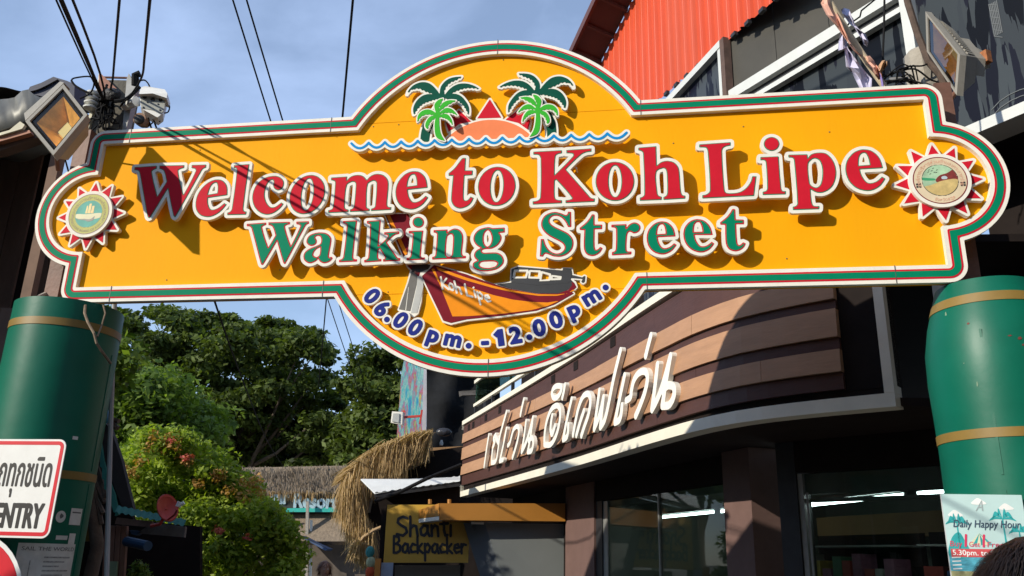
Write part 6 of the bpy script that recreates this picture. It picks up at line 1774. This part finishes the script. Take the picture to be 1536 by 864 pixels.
leaves('blossom', fc, fr2, 45, .065, leafmat('orange_blossom', (0.30, 0.16, 0.045), (0.50, 0.30, 0.10), .3, .6), bg_, .6, .8)
fc = [P(px, py, 12.95) for px, py in ((278, 688), (284, 684), (326, 794), (330, 797), (372, 806), (258, 660))]
leaves('blossom', fc, [[.07] * 3] * len(fc), 20, .06, leafmat('pink_blossom', (0.42, 0.08, 0.07), (0.55, 0.16, 0.12), .3, .6), bg_, .6, .8)
tree('leafy young tree hidden mostly behind the left green post', [(62, 470), (182, 470), (176, 560), (70, 580)], 10.3, 11.2, 26, .38, 300, .12, LF2, (120, 900), .8, trunk_r=.1)  # added tree, casts dappled shade on the hostel board
small = thing('potted_plant', P(205, 905, 10.0), 'small round leafy plant in the dark below the blue pipe', 'plant')
leaves('foliage', [P(208, 852, 10), P(203, 862, 10), P(214, 865, 10)], [[.1] * 3] * 3, 120, .06, LF2, small, .5, .9)
obj('pot', MB().lathe(tuple(P(208, 905, 10.0) - [0, 0, .1]), [(.0, 0), (.08, 0), (.11, .2), (.0, .2)], 18), M('terracotta_plate', (0, 0, 0)), small)
# undergrowth masses behind the street so no bare horizon shows
for (px0, px1, y, h, lab) in ((100, 560, 44, 6.5, 'far dark line of trees beyond the resort'),):
    hb_ = thing('tree_line', P((px0 + px1) / 2, 840, y) * [1, 1, 0], lab, 'trees')
    hb_['kind'] = 'stuff'
    cs = [np.array([P(rnd.uniform(px0, px1), 830, y)[0], y + rnd.uniform(-2, 2), rnd.uniform(.5, h)]) for _ in range(90)]
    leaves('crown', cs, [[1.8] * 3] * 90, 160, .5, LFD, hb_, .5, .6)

# ================================================================== THATCHED RESORT, THATCH, AWNING, BOARDS
THA = M('grey_brown_thatch', (0.22, 0.17, 0.12), 0.95, 0.35, 18, stretch=(1, 1, .25), bump=0.6, dirt=0.4)
STR = leafmat('dry_straw', (0.24, 0.15, 0.065), (0.58, 0.42, 0.22), .15, .8)
yr = 27.0
rs = thing('thatched_resort', P(440, 900, yr) * [1, 1, 0], 'thatched resort hut with pale blue lettering on its dark sign board', 'hut')
obj('roof', MB().prism([P(338, 740, yr), P(345, 702, yr + 1.6), P(590, 697, yr + 1.6), P(600, 742, yr)], (0, .25, -.12)), THA, rs)
def straw(nm, starts, vec, n, ln, wd, mat, par, jx=.05, jl=.5, curve=0):
    mb_v, mb_f = [], []
    for k in range(n):
        s_ = starts(rnd.random())
        s_ = np.array(s_) + np.array([rnd.gauss(0, .03), rnd.gauss(0, .08), rnd.gauss(0, .03)])
        v = np.array(vec) * ln * rnd.uniform(1 - jl, 1 + jl * .4) + np.array([rnd.gauss(0, jx), rnd.gauss(0, jx), 0]) * ln
        a = rnd.uniform(0, 3.14)
        wv_ = np.array([math.cos(a), math.sin(a), 0]) * wd
        o_ = len(mb_v)
        mid_ = s_ + v * .55 + np.array([0, 0, curve * ln])
        mb_v += [s_ - wv_, s_ + wv_, mid_ + wv_ * .9, mid_ - wv_ * .9, s_ + v + wv_ * .3, s_ + v - wv_ * .3]
        mb_f += [(o_, o_ + 1, o_ + 2, o_ + 3), (o_ + 3, o_ + 2, o_ + 4, o_ + 5)]
    mb = MB()
    mb.v, mb.f = [tuple(p) for p in mb_v], mb_f
    return obj(nm, mb, mat, par, kind='stuff', fixn=False)
pe0, pe1 = P(338, 738, yr - .05), P(600, 741, yr - .05)
straw('thatch_fringe', lambda u: pe0 + (pe1 - pe0) * u, (0, -.1, -1), 1400, .28, .012, STR, rs)
pr0, pr1 = P(345, 703, yr + 1.55), P(590, 698, yr + 1.55)
straw('thatch_straw', lambda u: (lambda w: (pr0 * (1 - u) + pr1 * u) * (1 - w) + (pe0 * (1 - u) + pe1 * u) * w + np.array([0, -.03, .05]))(rnd.random()), np.array(pe0 - pr0) / np.linalg.norm(pe0 - pr0), 2600, .4, .012, leafmat('grey_straw', (0.12, 0.09, 0.065), (0.30, 0.245, 0.18), .1, .9), rs, .1)
obj('sign_board', MB().prism([P(385, 742, yr - .1), P(512, 740, yr - .1), P(512, 762, yr - .1), P(385, 764, yr - .1)], (0, .06, 0)), M('dark_sign_board', (0.03, 0.035, 0.03), 0.7), rs)
obj('turquoise_strip', MB().prism([P(402, 763, yr - .14), P(512, 761, yr - .14), P(512, 768, yr - .14), P(402, 768, yr - .14)], (0, .05, 0)), M('turquoise_board', (0.03, 0.42, 0.36), 0.5), rs)
RPl = Plane((P(400, 760, yr - .115)[0], yr - .115, 0), (1, 0, 0))
PBL = M('pale_blue_letter', (0.34, 0.50, 0.58), 0.5)
for wd_, xa, xb in (('gar', 405, 434), ('Resort', 441, 507)):
    a_, b_ = RPl.un(xa, 761), RPl.un(xb, 744)
    fit_text(wd_, RPl, a_[0], a_[1], b_[1] + .02, b_[0] - a_[0], PBL, rs, .03, .022, x_is_left=True)
obj('lower_thatch', MB().prism([P(430, 772, yr + .2), P(520, 770, yr + .2), P(520, 812, yr - .6), P(438, 812, yr - .6)], (0, .2, -.1)), THA, rs)
obj('wall', MB().prism([P(380, 768, yr + .5), P(560, 768, yr + .5), P(560, 900, yr + .5), P(380, 900, yr + .5)], (0, .2, 0)), M('dim_hut_wall', (0.10, 0.08, 0.065), 0.8, 0.3, 3), rs)
obj('porch_post', MB().prism([P(459, 752, yr - .4), P(463, 752, yr - .4), P(461, 900, yr - .4), P(456, 900, yr - .4)], (0, .1, 0)), M('grey_driftwood', (0, 0, 0)), rs)
obj('porch_post', MB().prism([P(465, 780, yr - .3), P(468, 780, yr - .3), P(466, 900, yr - .3), P(463, 900, yr - .3)], (0, .1, 0)), CREAM, rs)
obj('navy_board', MB().prism([P(424, 776, yr - .3), P(440, 775, yr - .3), P(436, 795, yr - .3), P(424, 795, yr - .3)], (0, .05, 0)), M('navy_board_paint', (0.015, 0.018, 0.07), 0.5), rs)
obj('blue_awning', MB().prism([P(448, 804, yr - .5), P(456, 804, yr - .8), P(492, 823, yr - 1.2), P(488, 826, yr - 1.2)], (0, .8, 0)), M('blue_awning_cloth', (0.02, 0.045, 0.11), 0.8), rs)
# thatch bundle over the alley
yt = 17.2
th = thing('thatch_canopy', P(580, 900, yt) * [1, 1, 0], 'shaggy golden thatch canopy drooping over the alley beside the store', 'canopy')
obj('core', MB().prism([P(645, 650, yt + .25), P(600, 662, yt + .25), P(550, 690, yt + .25), P(526, 712, yt + .25), P(520, 745, yt + .25), P(530, 770, yt + .25), P(552, 768, yt + .25), P(560, 730, yt + .25), P(590, 712, yt + .25), P(642, 690, yt + .25)], (0, .3, 0)), THA, th)
RG = [(648, 648), (625, 651), (600, 660), (575, 670), (550, 685), (532, 700), (520, 716)]
def rg(u):
    k = u * (len(RG) - 1)
    i = min(int(k), len(RG) - 2)
    f = k - i
    return P(RG[i][0] * (1 - f) + RG[i + 1][0] * f, RG[i][1] * (1 - f) + RG[i + 1][1] * f, yt + rnd.uniform(-.15, .25))
straw('thatch_ridge', lambda u: rg(u * .95), np.array(P(520, 716, yt)) - np.array(P(600, 660, yt)) , 2200, .30, .008, STR, th, .06, .5, .05)
straw('thatch_straw', lambda u: rg(.25 + u * .75), (-.06, -.1, -1), 4200, .80, .007, STR, th, .12, .5, .08)
straw('thatch_straw', lambda u: rg(u * .55), (-.18, -.1, -1), 900, .60, .008, STR, th, .15, .6, .04)
LFT = [(522, 712), (516, 735), (520, 760), (530, 785), (538, 800)]
def lf(u):
    k = u * (len(LFT) - 1)
    i = min(int(k), len(LFT) - 2)
    f = k - i
    return P(LFT[i][0] * (1 - f) + LFT[i + 1][0] * f + rnd.uniform(0, 24), LFT[i][1] * (1 - f) + LFT[i + 1][1] * f, yt + rnd.uniform(-.3, .1))
straw('thatch_straw', lf, (.08, -.05, -1), 4200, .62, .007, STR, th, .11, .5)
straw('thatch_straw', lambda u: P(528 + 16 * u, 812 + 4 * rnd.random(), yt - .5), (-.1, -.05, -1), 220, .3, .009, STR, th, .25, .5)
obj('pole', MB().tube([P(524, 836, yt - .5), P(545, 806, yt - .45), P(560, 796, yt - .4), P(590, 783, yt - .2)], .035, 8), M('peeled_branch', (0.40, 0.27, 0.14), 0.8, 0.2, 12), th, smooth=True)
# painted panel, bracket and lamp
art = bpy.data.materials.new('streaky_mural_paint')
art.use_nodes = True
nt = art.node_tree
g_ = nt.nodes.new('ShaderNodeNewGeometry')
m_ = nt.nodes.new('ShaderNodeMapping')
m_.inputs['Scale'].default_value = (7.0, 1, 1.1)
n_ = nt.nodes.new('ShaderNodeTexNoise')
n_.inputs['Scale'].default_value = 1.5
n_.inputs['Detail'].default_value = 7
n_.inputs['Roughness'].default_value = .65
r_ = nt.nodes.new('ShaderNodeValToRGB')
r_.color_ramp.interpolation = 'LINEAR'
els = [(0, (0.02, 0.06, 0.3)), (.34, (0.03, 0.2, 0.42)), (.42, (0.04, 0.38, 0.38)), (.47, (0.3, 0.45, 0.4)), (.5, (0.06, 0.3, 0.34)), (.54, (0.3, 0.18, 0.3)), (.57, (0.45, 0.05, 0.08)), (.60, (0.1, 0.3, 0.2)), (.64, (0.55, 0.42, 0.05)), (.7, (0.5, 0.2, 0.03)), (1, (0.4, 0.4, 0.35))]
while len(r_.color_ramp.elements) < len(els): r_.color_ramp.elements.new(.5)
for e_, (p__, c__) in zip(r_.color_ramp.elements, els):
    e_.position = p__
    e_.color = (*c__, 1)
for a, b in ((g_.outputs['Position'], m_.inputs[0]), (m_.outputs[0], n_.inputs['Vector']), (n_.outputs['Fac'], r_.inputs[0]), (r_.outputs[0], nt.nodes['Principled BSDF'].inputs['Base Color'])): nt.links.new(a, b)
ya = 19.5
pn = thing('painted_panel', P(618, 660, ya), 'tall panel painted with turquoise, red and yellow streaks above the thatch', 'panel')
obj('panel', MB().prism([P(594, 670, ya), P(602, 560, ya), P(608, 530, ya), P(640, 530, ya), P(638, 660, ya)], (.05, .12, 0)), art, pn)
obj('edge_post', MB().prism([P(636, 530, ya - .1), P(642, 530, ya - .1), P(638, 690, ya - .1), P(632, 690, ya - .1)], (0, .12, 0)), M('pale_lilac_post', (0.42, 0.42, 0.46), 0.6), pn)
RBR = M('red_bracket_paint', (0.50, 0.045, 0.03), 0.5)
bk_ = thing('lamp_bracket', P(618, 625, ya - .5), 'red steel bracket carrying the small white lamp on the painted panel', 'bracket')
obj('arm', MB().beam(P(605, 626, ya - .5), P(632, 624, ya - .5), .05, .05), RBR, bk_)
obj('upright', MB().beam(P(604, 637, ya - .5), P(606, 616, ya - .5), .045, .045), RBR, bk_)
obj('upright', MB().beam(P(630, 636, ya - .5), P(633, 615, ya - .5), .045, .045), RBR, bk_)
lm = thing('small_floodlight', P(594, 636, ya - .6), 'small white floodlight held by the red bracket', 'floodlight')
obj('housing', MB().prism([P(586, 634, ya - .6), P(588, 617, ya - .6), P(604, 618, ya - .6), P(603, 637, ya - .6)], (.04, .1, 0)), CREAM, lm)
obj('cooling_plate', MB().prism([P(588, 632, ya - .63), P(590, 620, ya - .63), P(599, 620, ya - .63), P(598, 634, ya - .63)], (0, .025, 0)), SILV, lm)
# dark tarpaulin, tan panel, roof clutter
TRP = M('black_tarpaulin', (0.011, 0.012, 0.014), 0.8, 0.35, 3, bump=1.0, bscale=4, spec=0.12)
mb = MB()
nx_, ny_ = 14, 10
vs = []
for j in range(ny_ + 1):
    for i in range(nx_ + 1):
        u, v = i / nx_, j / ny_
        vs.append(P(640 + 110 * u, 540 + 135 * v, 18.6 + .12 * math.sin(u * 11 + v * 4) + .08 * math.sin(v * 13 - u * 5)))
tag(obj('tarpaulin', mb.add(vs, [(j * (nx_ + 1) + i, j * (nx_ + 1) + i + 1, (j + 1) * (nx_ + 1) + i + 1, (j + 1) * (nx_ + 1) + i) for j in range(ny_) for i in range(nx_)]), TRP, smooth=True), 'wrinkled black tarpaulin hung behind the left end of the fascia', 'tarpaulin')
tag(obj('bamboo_screen', MB().prism([P(638, 672, 18.2), P(720, 668, 18.2), P(720, 722, 18.2), P(636, 722, 18.2)], (0, .1, 0)), M('tan_bamboo_mat', (0.27, 0.15, 0.065), 0.8, 0.25, 10, stretch=(3, 1, .3), bump=0.3)), 'tan bamboo mat screen under the black tarpaulin', 'screen')
bb = thing('roof_beam', P(700, 590, 17.6), 'dark grey square beam end sticking out under the tarpaulin', 'beam')
obj('beam', MB().prism([P(688, 587, 17.4), P(694, 585, 17.4), P(730, 584, 17.5), P(730, 592, 17.5), P(694, 593, 17.4), P(689, 595, 17.4)], (0, .1, 0)), M('grey_weathered_board', (0, 0, 0)), bb)
obj('strut', MB().beam(P(727, 590, 17.5), P(726, 622, 17.5), .05, .05), BLK, bb)
tag(obj('plastic_bag', MB().sphere(P(666, 648, 17.8), .13, 14, 10, (1.3, .6, .7)), M('black_plastic_bag', (0.03, 0.03, 0.035), 0.25, 0.3, 8, bump=1.0, bscale=8), smooth=True), 'shiny black plastic bag on the ledge under the tarpaulin', 'bag')
tag(obj('glass_jar', MB().lathe(tuple(P(662, 668, 17.6)), [(0, 0), (.035, 0), (.04, .06), (.025, .09), (.025, .11), (0, .11)], 12), M('pale_jar_glass', (0.4, 0.42, 0.42), 0.1), smooth=True), 'small pale jar standing beside the black bag', 'jar')
# white tin awning
yw = 14.8
aw = thing('tin_awning', P(620, 745, yw), 'white corrugated tin awning over the alley stall', 'awning')
corr('sheet', P(562, 739, yw - .8), P(690, 722, yw - .5), np.array(P(690, 714, yw + .6)) - np.array(P(690, 722, yw - .5)), .012, 70, M('white_tin', (0.62, 0.64, 0.63), 0.45, 0.08, 5, dirt=.2), aw)
obj('corner_flap', MB().prism([P(541, 720, yw - .4), P(612, 720, yw + .2), P(690, 717, yw + .4), P(690, 722, yw - .5), P(600, 734, yw - .7), P(562, 741, yw - .8)], (0, .02, .02)), M('white_tin', (0, 0, 0)), aw)
obj('edge_beam', MB().beam(P(562, 743, yw - .75), P(690, 726, yw - .45), .06, .07), BLK, aw)
obj('hanging_board', MB().prism([P(565, 744, yw - .5), P(690, 730, yw - .3), P(690, 775, yw - .3), P(572, 775, yw - .5)], (0, .05, 0)), DRK, aw)
tag(obj('black_hose', MB().tube([P(562, 752, yw - .9), P(600, 738, yw - .9), P(640, 718, yw - .9), P(692, 697, yw - .6)], .03, 8), CABM), 'thick black hose rising across the white tin awning', 'hose')
# hand-painted hostel board
ysg = 14.0
sgb = thing('hostel_board', P(640, 845, ysg), 'yellow hand-painted hostel board in dappled shade', 'sign')
obj('board', MB().prism([P(581, 757, ysg), P(706, 757, ysg), P(702, 844, ysg), P(575, 844, ysg)], (0, .05, 0)), M('mustard_board_paint', (0.50, 0.30, 0.035), 0.55, 0.1, 3, dirt=.2, dirtcol=(.2, .12, .02)), sgb)
SG = Plane((P(575, 800, ysg - .004)[0], ysg - .004, 0), (1, 0, 0))
blk2 = M('black_brush_paint', (0.012, 0.013, 0.018), 0.6)
def hand(word, x0, x1, y0, y1, hgt, r):
    ws = {'S': .72, 'h': .6, 'a': .6, 'n': .58, 't': .48, 'i': .25, 'B': .68, 'c': .5, 'k': .56, 'p': .56, 'e': .52, 'r': .48}
    tot = sum(ws[c] for c in word)
    x = 0
    for c in word:
        ls = []
        for stp in HAND[c]:
            ls.append(np.array([SG.un(x0 + (x1 - x0) * (x + u) / tot, y0 + (y1 - y0) * (x + u) / tot - v * hgt, 0) for u, v in stp]))
        x += ws[c]
        f_ = fld(ls, .04, .008)
        obj('lettering', slab(MB(), f_.contour(f_.strokes(ls, r), 0, .001), SG.at, .0, .004), blk2, sgb)
hand('Shanti', 594, 680, 804, 804, 29, .022)
hand('Backpacker', 589, 700, 829, 830, 25, .02)
tag(obj('roller_shutter', MB().prism([P(592, 848, ysg + .4), P(690, 848, ysg + .4), P(690, 910, ysg + .4), P(592, 910, ysg + .4)], (0, .06, 0)), M('grey_shutter', (0.16, 0.16, 0.155), 0.5, 0.05, 3)), 'plain grey shutter under the yellow hostel board', 'shutter')
obj('post', MB().prism([P(572, 760, ysg + .1), P(580, 760, ysg + .1), P(574, 910, ysg + .1), P(566, 910, ysg + .1)], (0, .06, 0)), DRK, sgb)
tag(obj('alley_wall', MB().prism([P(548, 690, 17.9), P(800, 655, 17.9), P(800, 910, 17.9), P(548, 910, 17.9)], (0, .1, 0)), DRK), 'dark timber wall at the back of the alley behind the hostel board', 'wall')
tag(obj('orange_post', MB().prism([P(563, 838, ysg - .3), P(571, 838, ysg - .3), P(566, 910, ysg - .3), P(558, 910, ysg - .3)], (0, .08, 0)), M('orange_timber', (0.50, 0.20, 0.03), 0.6)), 'orange painted post at the left foot of the hostel board', 'post')
tag(obj('blue_notice', MB().prism([P(572, 844, ysg - .2), P(590, 844, ysg - .2), P(588, 880, ysg - .2), P(570, 880, ysg - .2)], (0, .02, 0)), M('pale_blue_notice', (0.25, 0.32, 0.42), 0.6)), 'pale blue notice sheet beside the orange post', 'notice')
for px, py, c_, nm, lab in ((555, 828, (0.05, 0.30, 0.30), 'teal_garment', 'teal garment hanging in the dark alley stall'), (556, 843, (0.5, 0.55, 0.35), 'pale_garment', 'pale green garment hanging below the teal one'), (555, 858, (0.62, 0.09, 0.03), 'red_bag', 'bright orange-red bag at the bottom of the alley stall')):
    tag(obj(nm, MB().sphere(P(px, py, 15.5), .10, 12, 8, (.8, .4, 1)), M(nm + '_cloth', c_, 0.8, 0.2, 20, bump=.4), smooth=True), lab, 'goods')

# ================================================================== PEOPLE
SKIN = M('tanned_skin', (0.42, 0.24, 0.16), 0.5, 0.06, 12)
def person(loc, rz, hgt, label, shirt, hairc, hair_len, shorts, far=False):
    t = thing('person', (loc[0], loc[1], 0), label, 'person')
    k = hgt / 1.75
    J = {'pel': (0, 0, .95), 'sp': (0, .01, 1.15), 'ch': (0, .0, 1.33), 'nk': (0, .01, 1.49), 'hd': (0, -.01, 1.56), 'ht': (0, -.02, 1.66),
         'sl': (-.17, 0, 1.41), 'el': (-.24, .03, 1.13), 'wl': (-.25, -.06, .89), 'pl': (-.25, -.08, .83), 'sr': (.17, 0, 1.41), 'er': (.24, .03, 1.13), 'wr': (.25, -.06, .89), 'pr': (.25, -.08, .83),
         'hl': (-.09, 0, .9), 'kl': (-.1, -.02, .5), 'al': (-.1, .03, .08), 'tl': (-.11, -.13, .03), 'hr': (.09, 0, .9), 'kr': (.1, -.02, .5), 'ar': (.1, .03, .08), 'tr': (.11, -.13, .03)}
    Rd = {'pel': .135, 'sp': .115, 'ch': .13, 'nk': .055, 'hd': .07, 'ht': .092, 'sl': .062, 'el': .042, 'wl': .028, 'pl': .03, 'hl': .095, 'kl': .055, 'al': .038, 'tl': .03}
    for a in list(Rd):
        if a.endswith('l') and a not in ('pel',): Rd[a[:-1] + 'r'] = Rd[a]
    E_ = [('pel', 'sp'), ('sp', 'ch'), ('ch', 'nk'), ('nk', 'hd'), ('hd', 'ht'), ('ch', 'sl'), ('sl', 'el'), ('el', 'wl'), ('wl', 'pl'), ('ch', 'sr'), ('sr', 'er'), ('er', 'wr'), ('wr', 'pr'), ('pel', 'hl'), ('hl', 'kl'), ('kl', 'al'), ('al', 'tl'), ('pel', 'hr'), ('hr', 'kr'), ('kr', 'ar'), ('ar', 'tr')]
    names = list(J)
    verts = [J[n] for n in names]
    rads = [Rd[n] for n in names]
    edges = [(names.index(a), names.index(b)) for a, b in E_]
    for sgn, w_, p_ in ((-1, 'pl', 'wl'), (1, 'pr', 'wr')):            # five fingers on each hand
        pi = names.index(w_)
        px_, py_, pz_ = J[w_]
        for f, (dy, ln) in enumerate(((-.028, .062), (-.01, .07), (.008, .066), (.024, .054), (-.045, .04))):
            i0 = len(verts)
            verts += [(px_, py_ + dy * .8, pz_ - .03), (px_ - sgn * .004, py_ + dy, pz_ - .03 - ln * .55), (px_ - sgn * .018, py_ + dy - .004, pz_ - .03 - ln)]
            rads += [.0105, .009, .0075]
            edges += [(pi, i0), (i0, i0 + 1), (i0 + 1, i0 + 2)]
    me = bpy.data.meshes.new('body')
    me.from_pydata([tuple(np.array(v) * k) for v in verts], edges, [])
    o = bpy.data.objects.new('body', me)
    COL.objects.link(o)
    o.parent = t
    md = o.modifiers.new('skin', 'SKIN')
    md.use_smooth_shade = True
    for i, r in enumerate(rads): me.skin_vertices[0].data[i].radius = (r * k, r * k)
    me.skin_vertices[0].data[0].use_root = True
    o.modifiers.new('sub', 'SUBSURF').levels = 2
    o.modifiers['sub'].render_levels = 2
    me.materials.append(SKIN)
    base = np.array([loc[0], loc[1], 0])
    def part(nm, mb, mat, par=t): return obj(nm, mb, mat, par, smooth=True)
    def L(v): return base + np.array(v) * k
    # shirt and shorts follow the body as lofted shells
    part('shirt', MB().lathe(L((0, .005, 0)), [(.0, 1.47 * k), (.075 * k, 1.475 * k), (.165 * k, 1.42 * k), (.185 * k, 1.33 * k), (.165 * k, 1.15 * k), (.175 * k, .92 * k), (.17 * k, .9 * k)], 24), shirt)
    for sx in (-1, 1): part('sleeve', MB().tube([L((sx * .13, 0, 1.41)), L((sx * .19, .01, 1.36)), L((sx * .225, .02, 1.22))], [.075 * k, .072 * k, .062 * k], 14, cap=False), shirt)
    part('shorts', MB().lathe(L((0, 0, 0)), [(.172 * k, .96 * k), (.185 * k, .86 * k), (.18 * k, .80 * k), (.05 * k, .79 * k)], 20), shorts)
    for sx in (-1, 1): part('short_leg', MB().tube([L((sx * .09, 0, .86)), L((sx * .1, -.015, .55))], [.115 * k, .10 * k], 14, cap=False), shorts)
    # head details
    part('skull', MB().sphere(L((0, -.005, 1.635)), .1 * k, 18, 12, (.78, .96, 1.2)), SKIN)
    part('nose', MB().add([L((-.016, -.1, 1.615)), L((.016, -.1, 1.615)), L((0, -.094, 1.665)), L((0, -.125, 1.618))], [(0, 1, 3), (1, 2, 3), (2, 0, 3), (0, 2, 1)]), SKIN)
    part('mouth', MB().sphere(L((0, -.092, 1.582)), .022 * k, 10, 6, (1, .3, .28)), M('lip', (0.30, 0.09, 0.08), 0.5))
    for sx in (-1, 1):
        part('eye', MB().sphere(L((sx * .03, -.088, 1.645)), .012 * k, 10, 6), M('eye_white', (0.6, 0.6, 0.58), 0.2))
        part('ear', MB().sphere(L((sx * .08, .0, 1.635)), .028 * k, 10, 6, (.35, .7, 1.1)), SKIN)
    # hair: scalp shell plus strands
    cs_ = L((0, .008, 1.65))
    part('scalp', MB().sphere(cs_ + np.array([0, .012, .006]) * k, .104 * k, 20, 12, (.82, .96, 1.13)), hairc)
    n = 700 if far else 11000
    vv, ff = [], []
    for i in range(n):
        d = nrs.normal(size=3)
        d /= np.linalg.norm(d)
        if d[2] < -.55 or (d[1] < -.55 and d[2] < .45): continue
        p0 = cs_ + np.array([0, .012, .006]) * k + d * np.array([.82, .96, 1.13]) * .102 * k
        whorl = np.cross(d, np.array([.1, .3, 1.0]))
        fl_ = np.array([d[0] * .6, d[1] * .5 + .1, -.65]) + whorl * .4 + nrs.normal(size=3) * .12
        fl_ -= d * (fl_ @ d) * .85
        fl_ /= np.linalg.norm(fl_) + 1e-9
        ln = hair_len * nrs.uniform(.5, 1.1)
        sd_ = np.cross(d, fl_) * (.0030 if far else   .0007)
        p1 = p0 + fl_ * ln * .5 + d * .005
        p2 = p0 + fl_ * ln + d * nrs.uniform(-.008, .006) + np.array([0, 0, -.1 * ln])
        o_ = len(vv)
        vv += [p0 - sd_, p0 + sd_, p1 + sd_, p1 - sd_, p2]
        ff += [(o_, o_ + 1, o_ + 2, o_ + 3), (o_ + 3, o_ + 2, o_ + 4)]
    mb = MB()
    mb.v, mb.f = [tuple(p) for p in vv], ff
    hr = obj('hair', mb, hairc, t, kind='stuff', fixn=False)
    t.rotation_euler = (0, 0, rz)
    return t
HB = M('dark_brown_hair', (0.009, 0.005, 0.004), 0.5, 0.35, 60, spec=0.25)
HL2 = M('reddish_hair', (0.14, 0.06, 0.03), 0.5, 0.3, 60)
hd = P(1543, 868, 1.32)
person((hd[0], hd[1]), math.pi + .25, 1.632, 'dark-haired person seen from behind, only the crown in the lower right corner', M('grey_tee', (0.2, 0.2, 0.22), 0.8), HB, .07, M('khaki_cloth', (0.25, 0.2, 0.13), 0.85))
hd = P(487, 858, 12.0)
person((hd[0], hd[1]), .4, 1.50, 'distant woman with reddish hair walking in the street, head at the bottom edge', M('white_top', (0.6, 0.58, 0.55), 0.8), HL2, .12, M('denim', (0.06, 0.08, 0.15), 0.85), True)
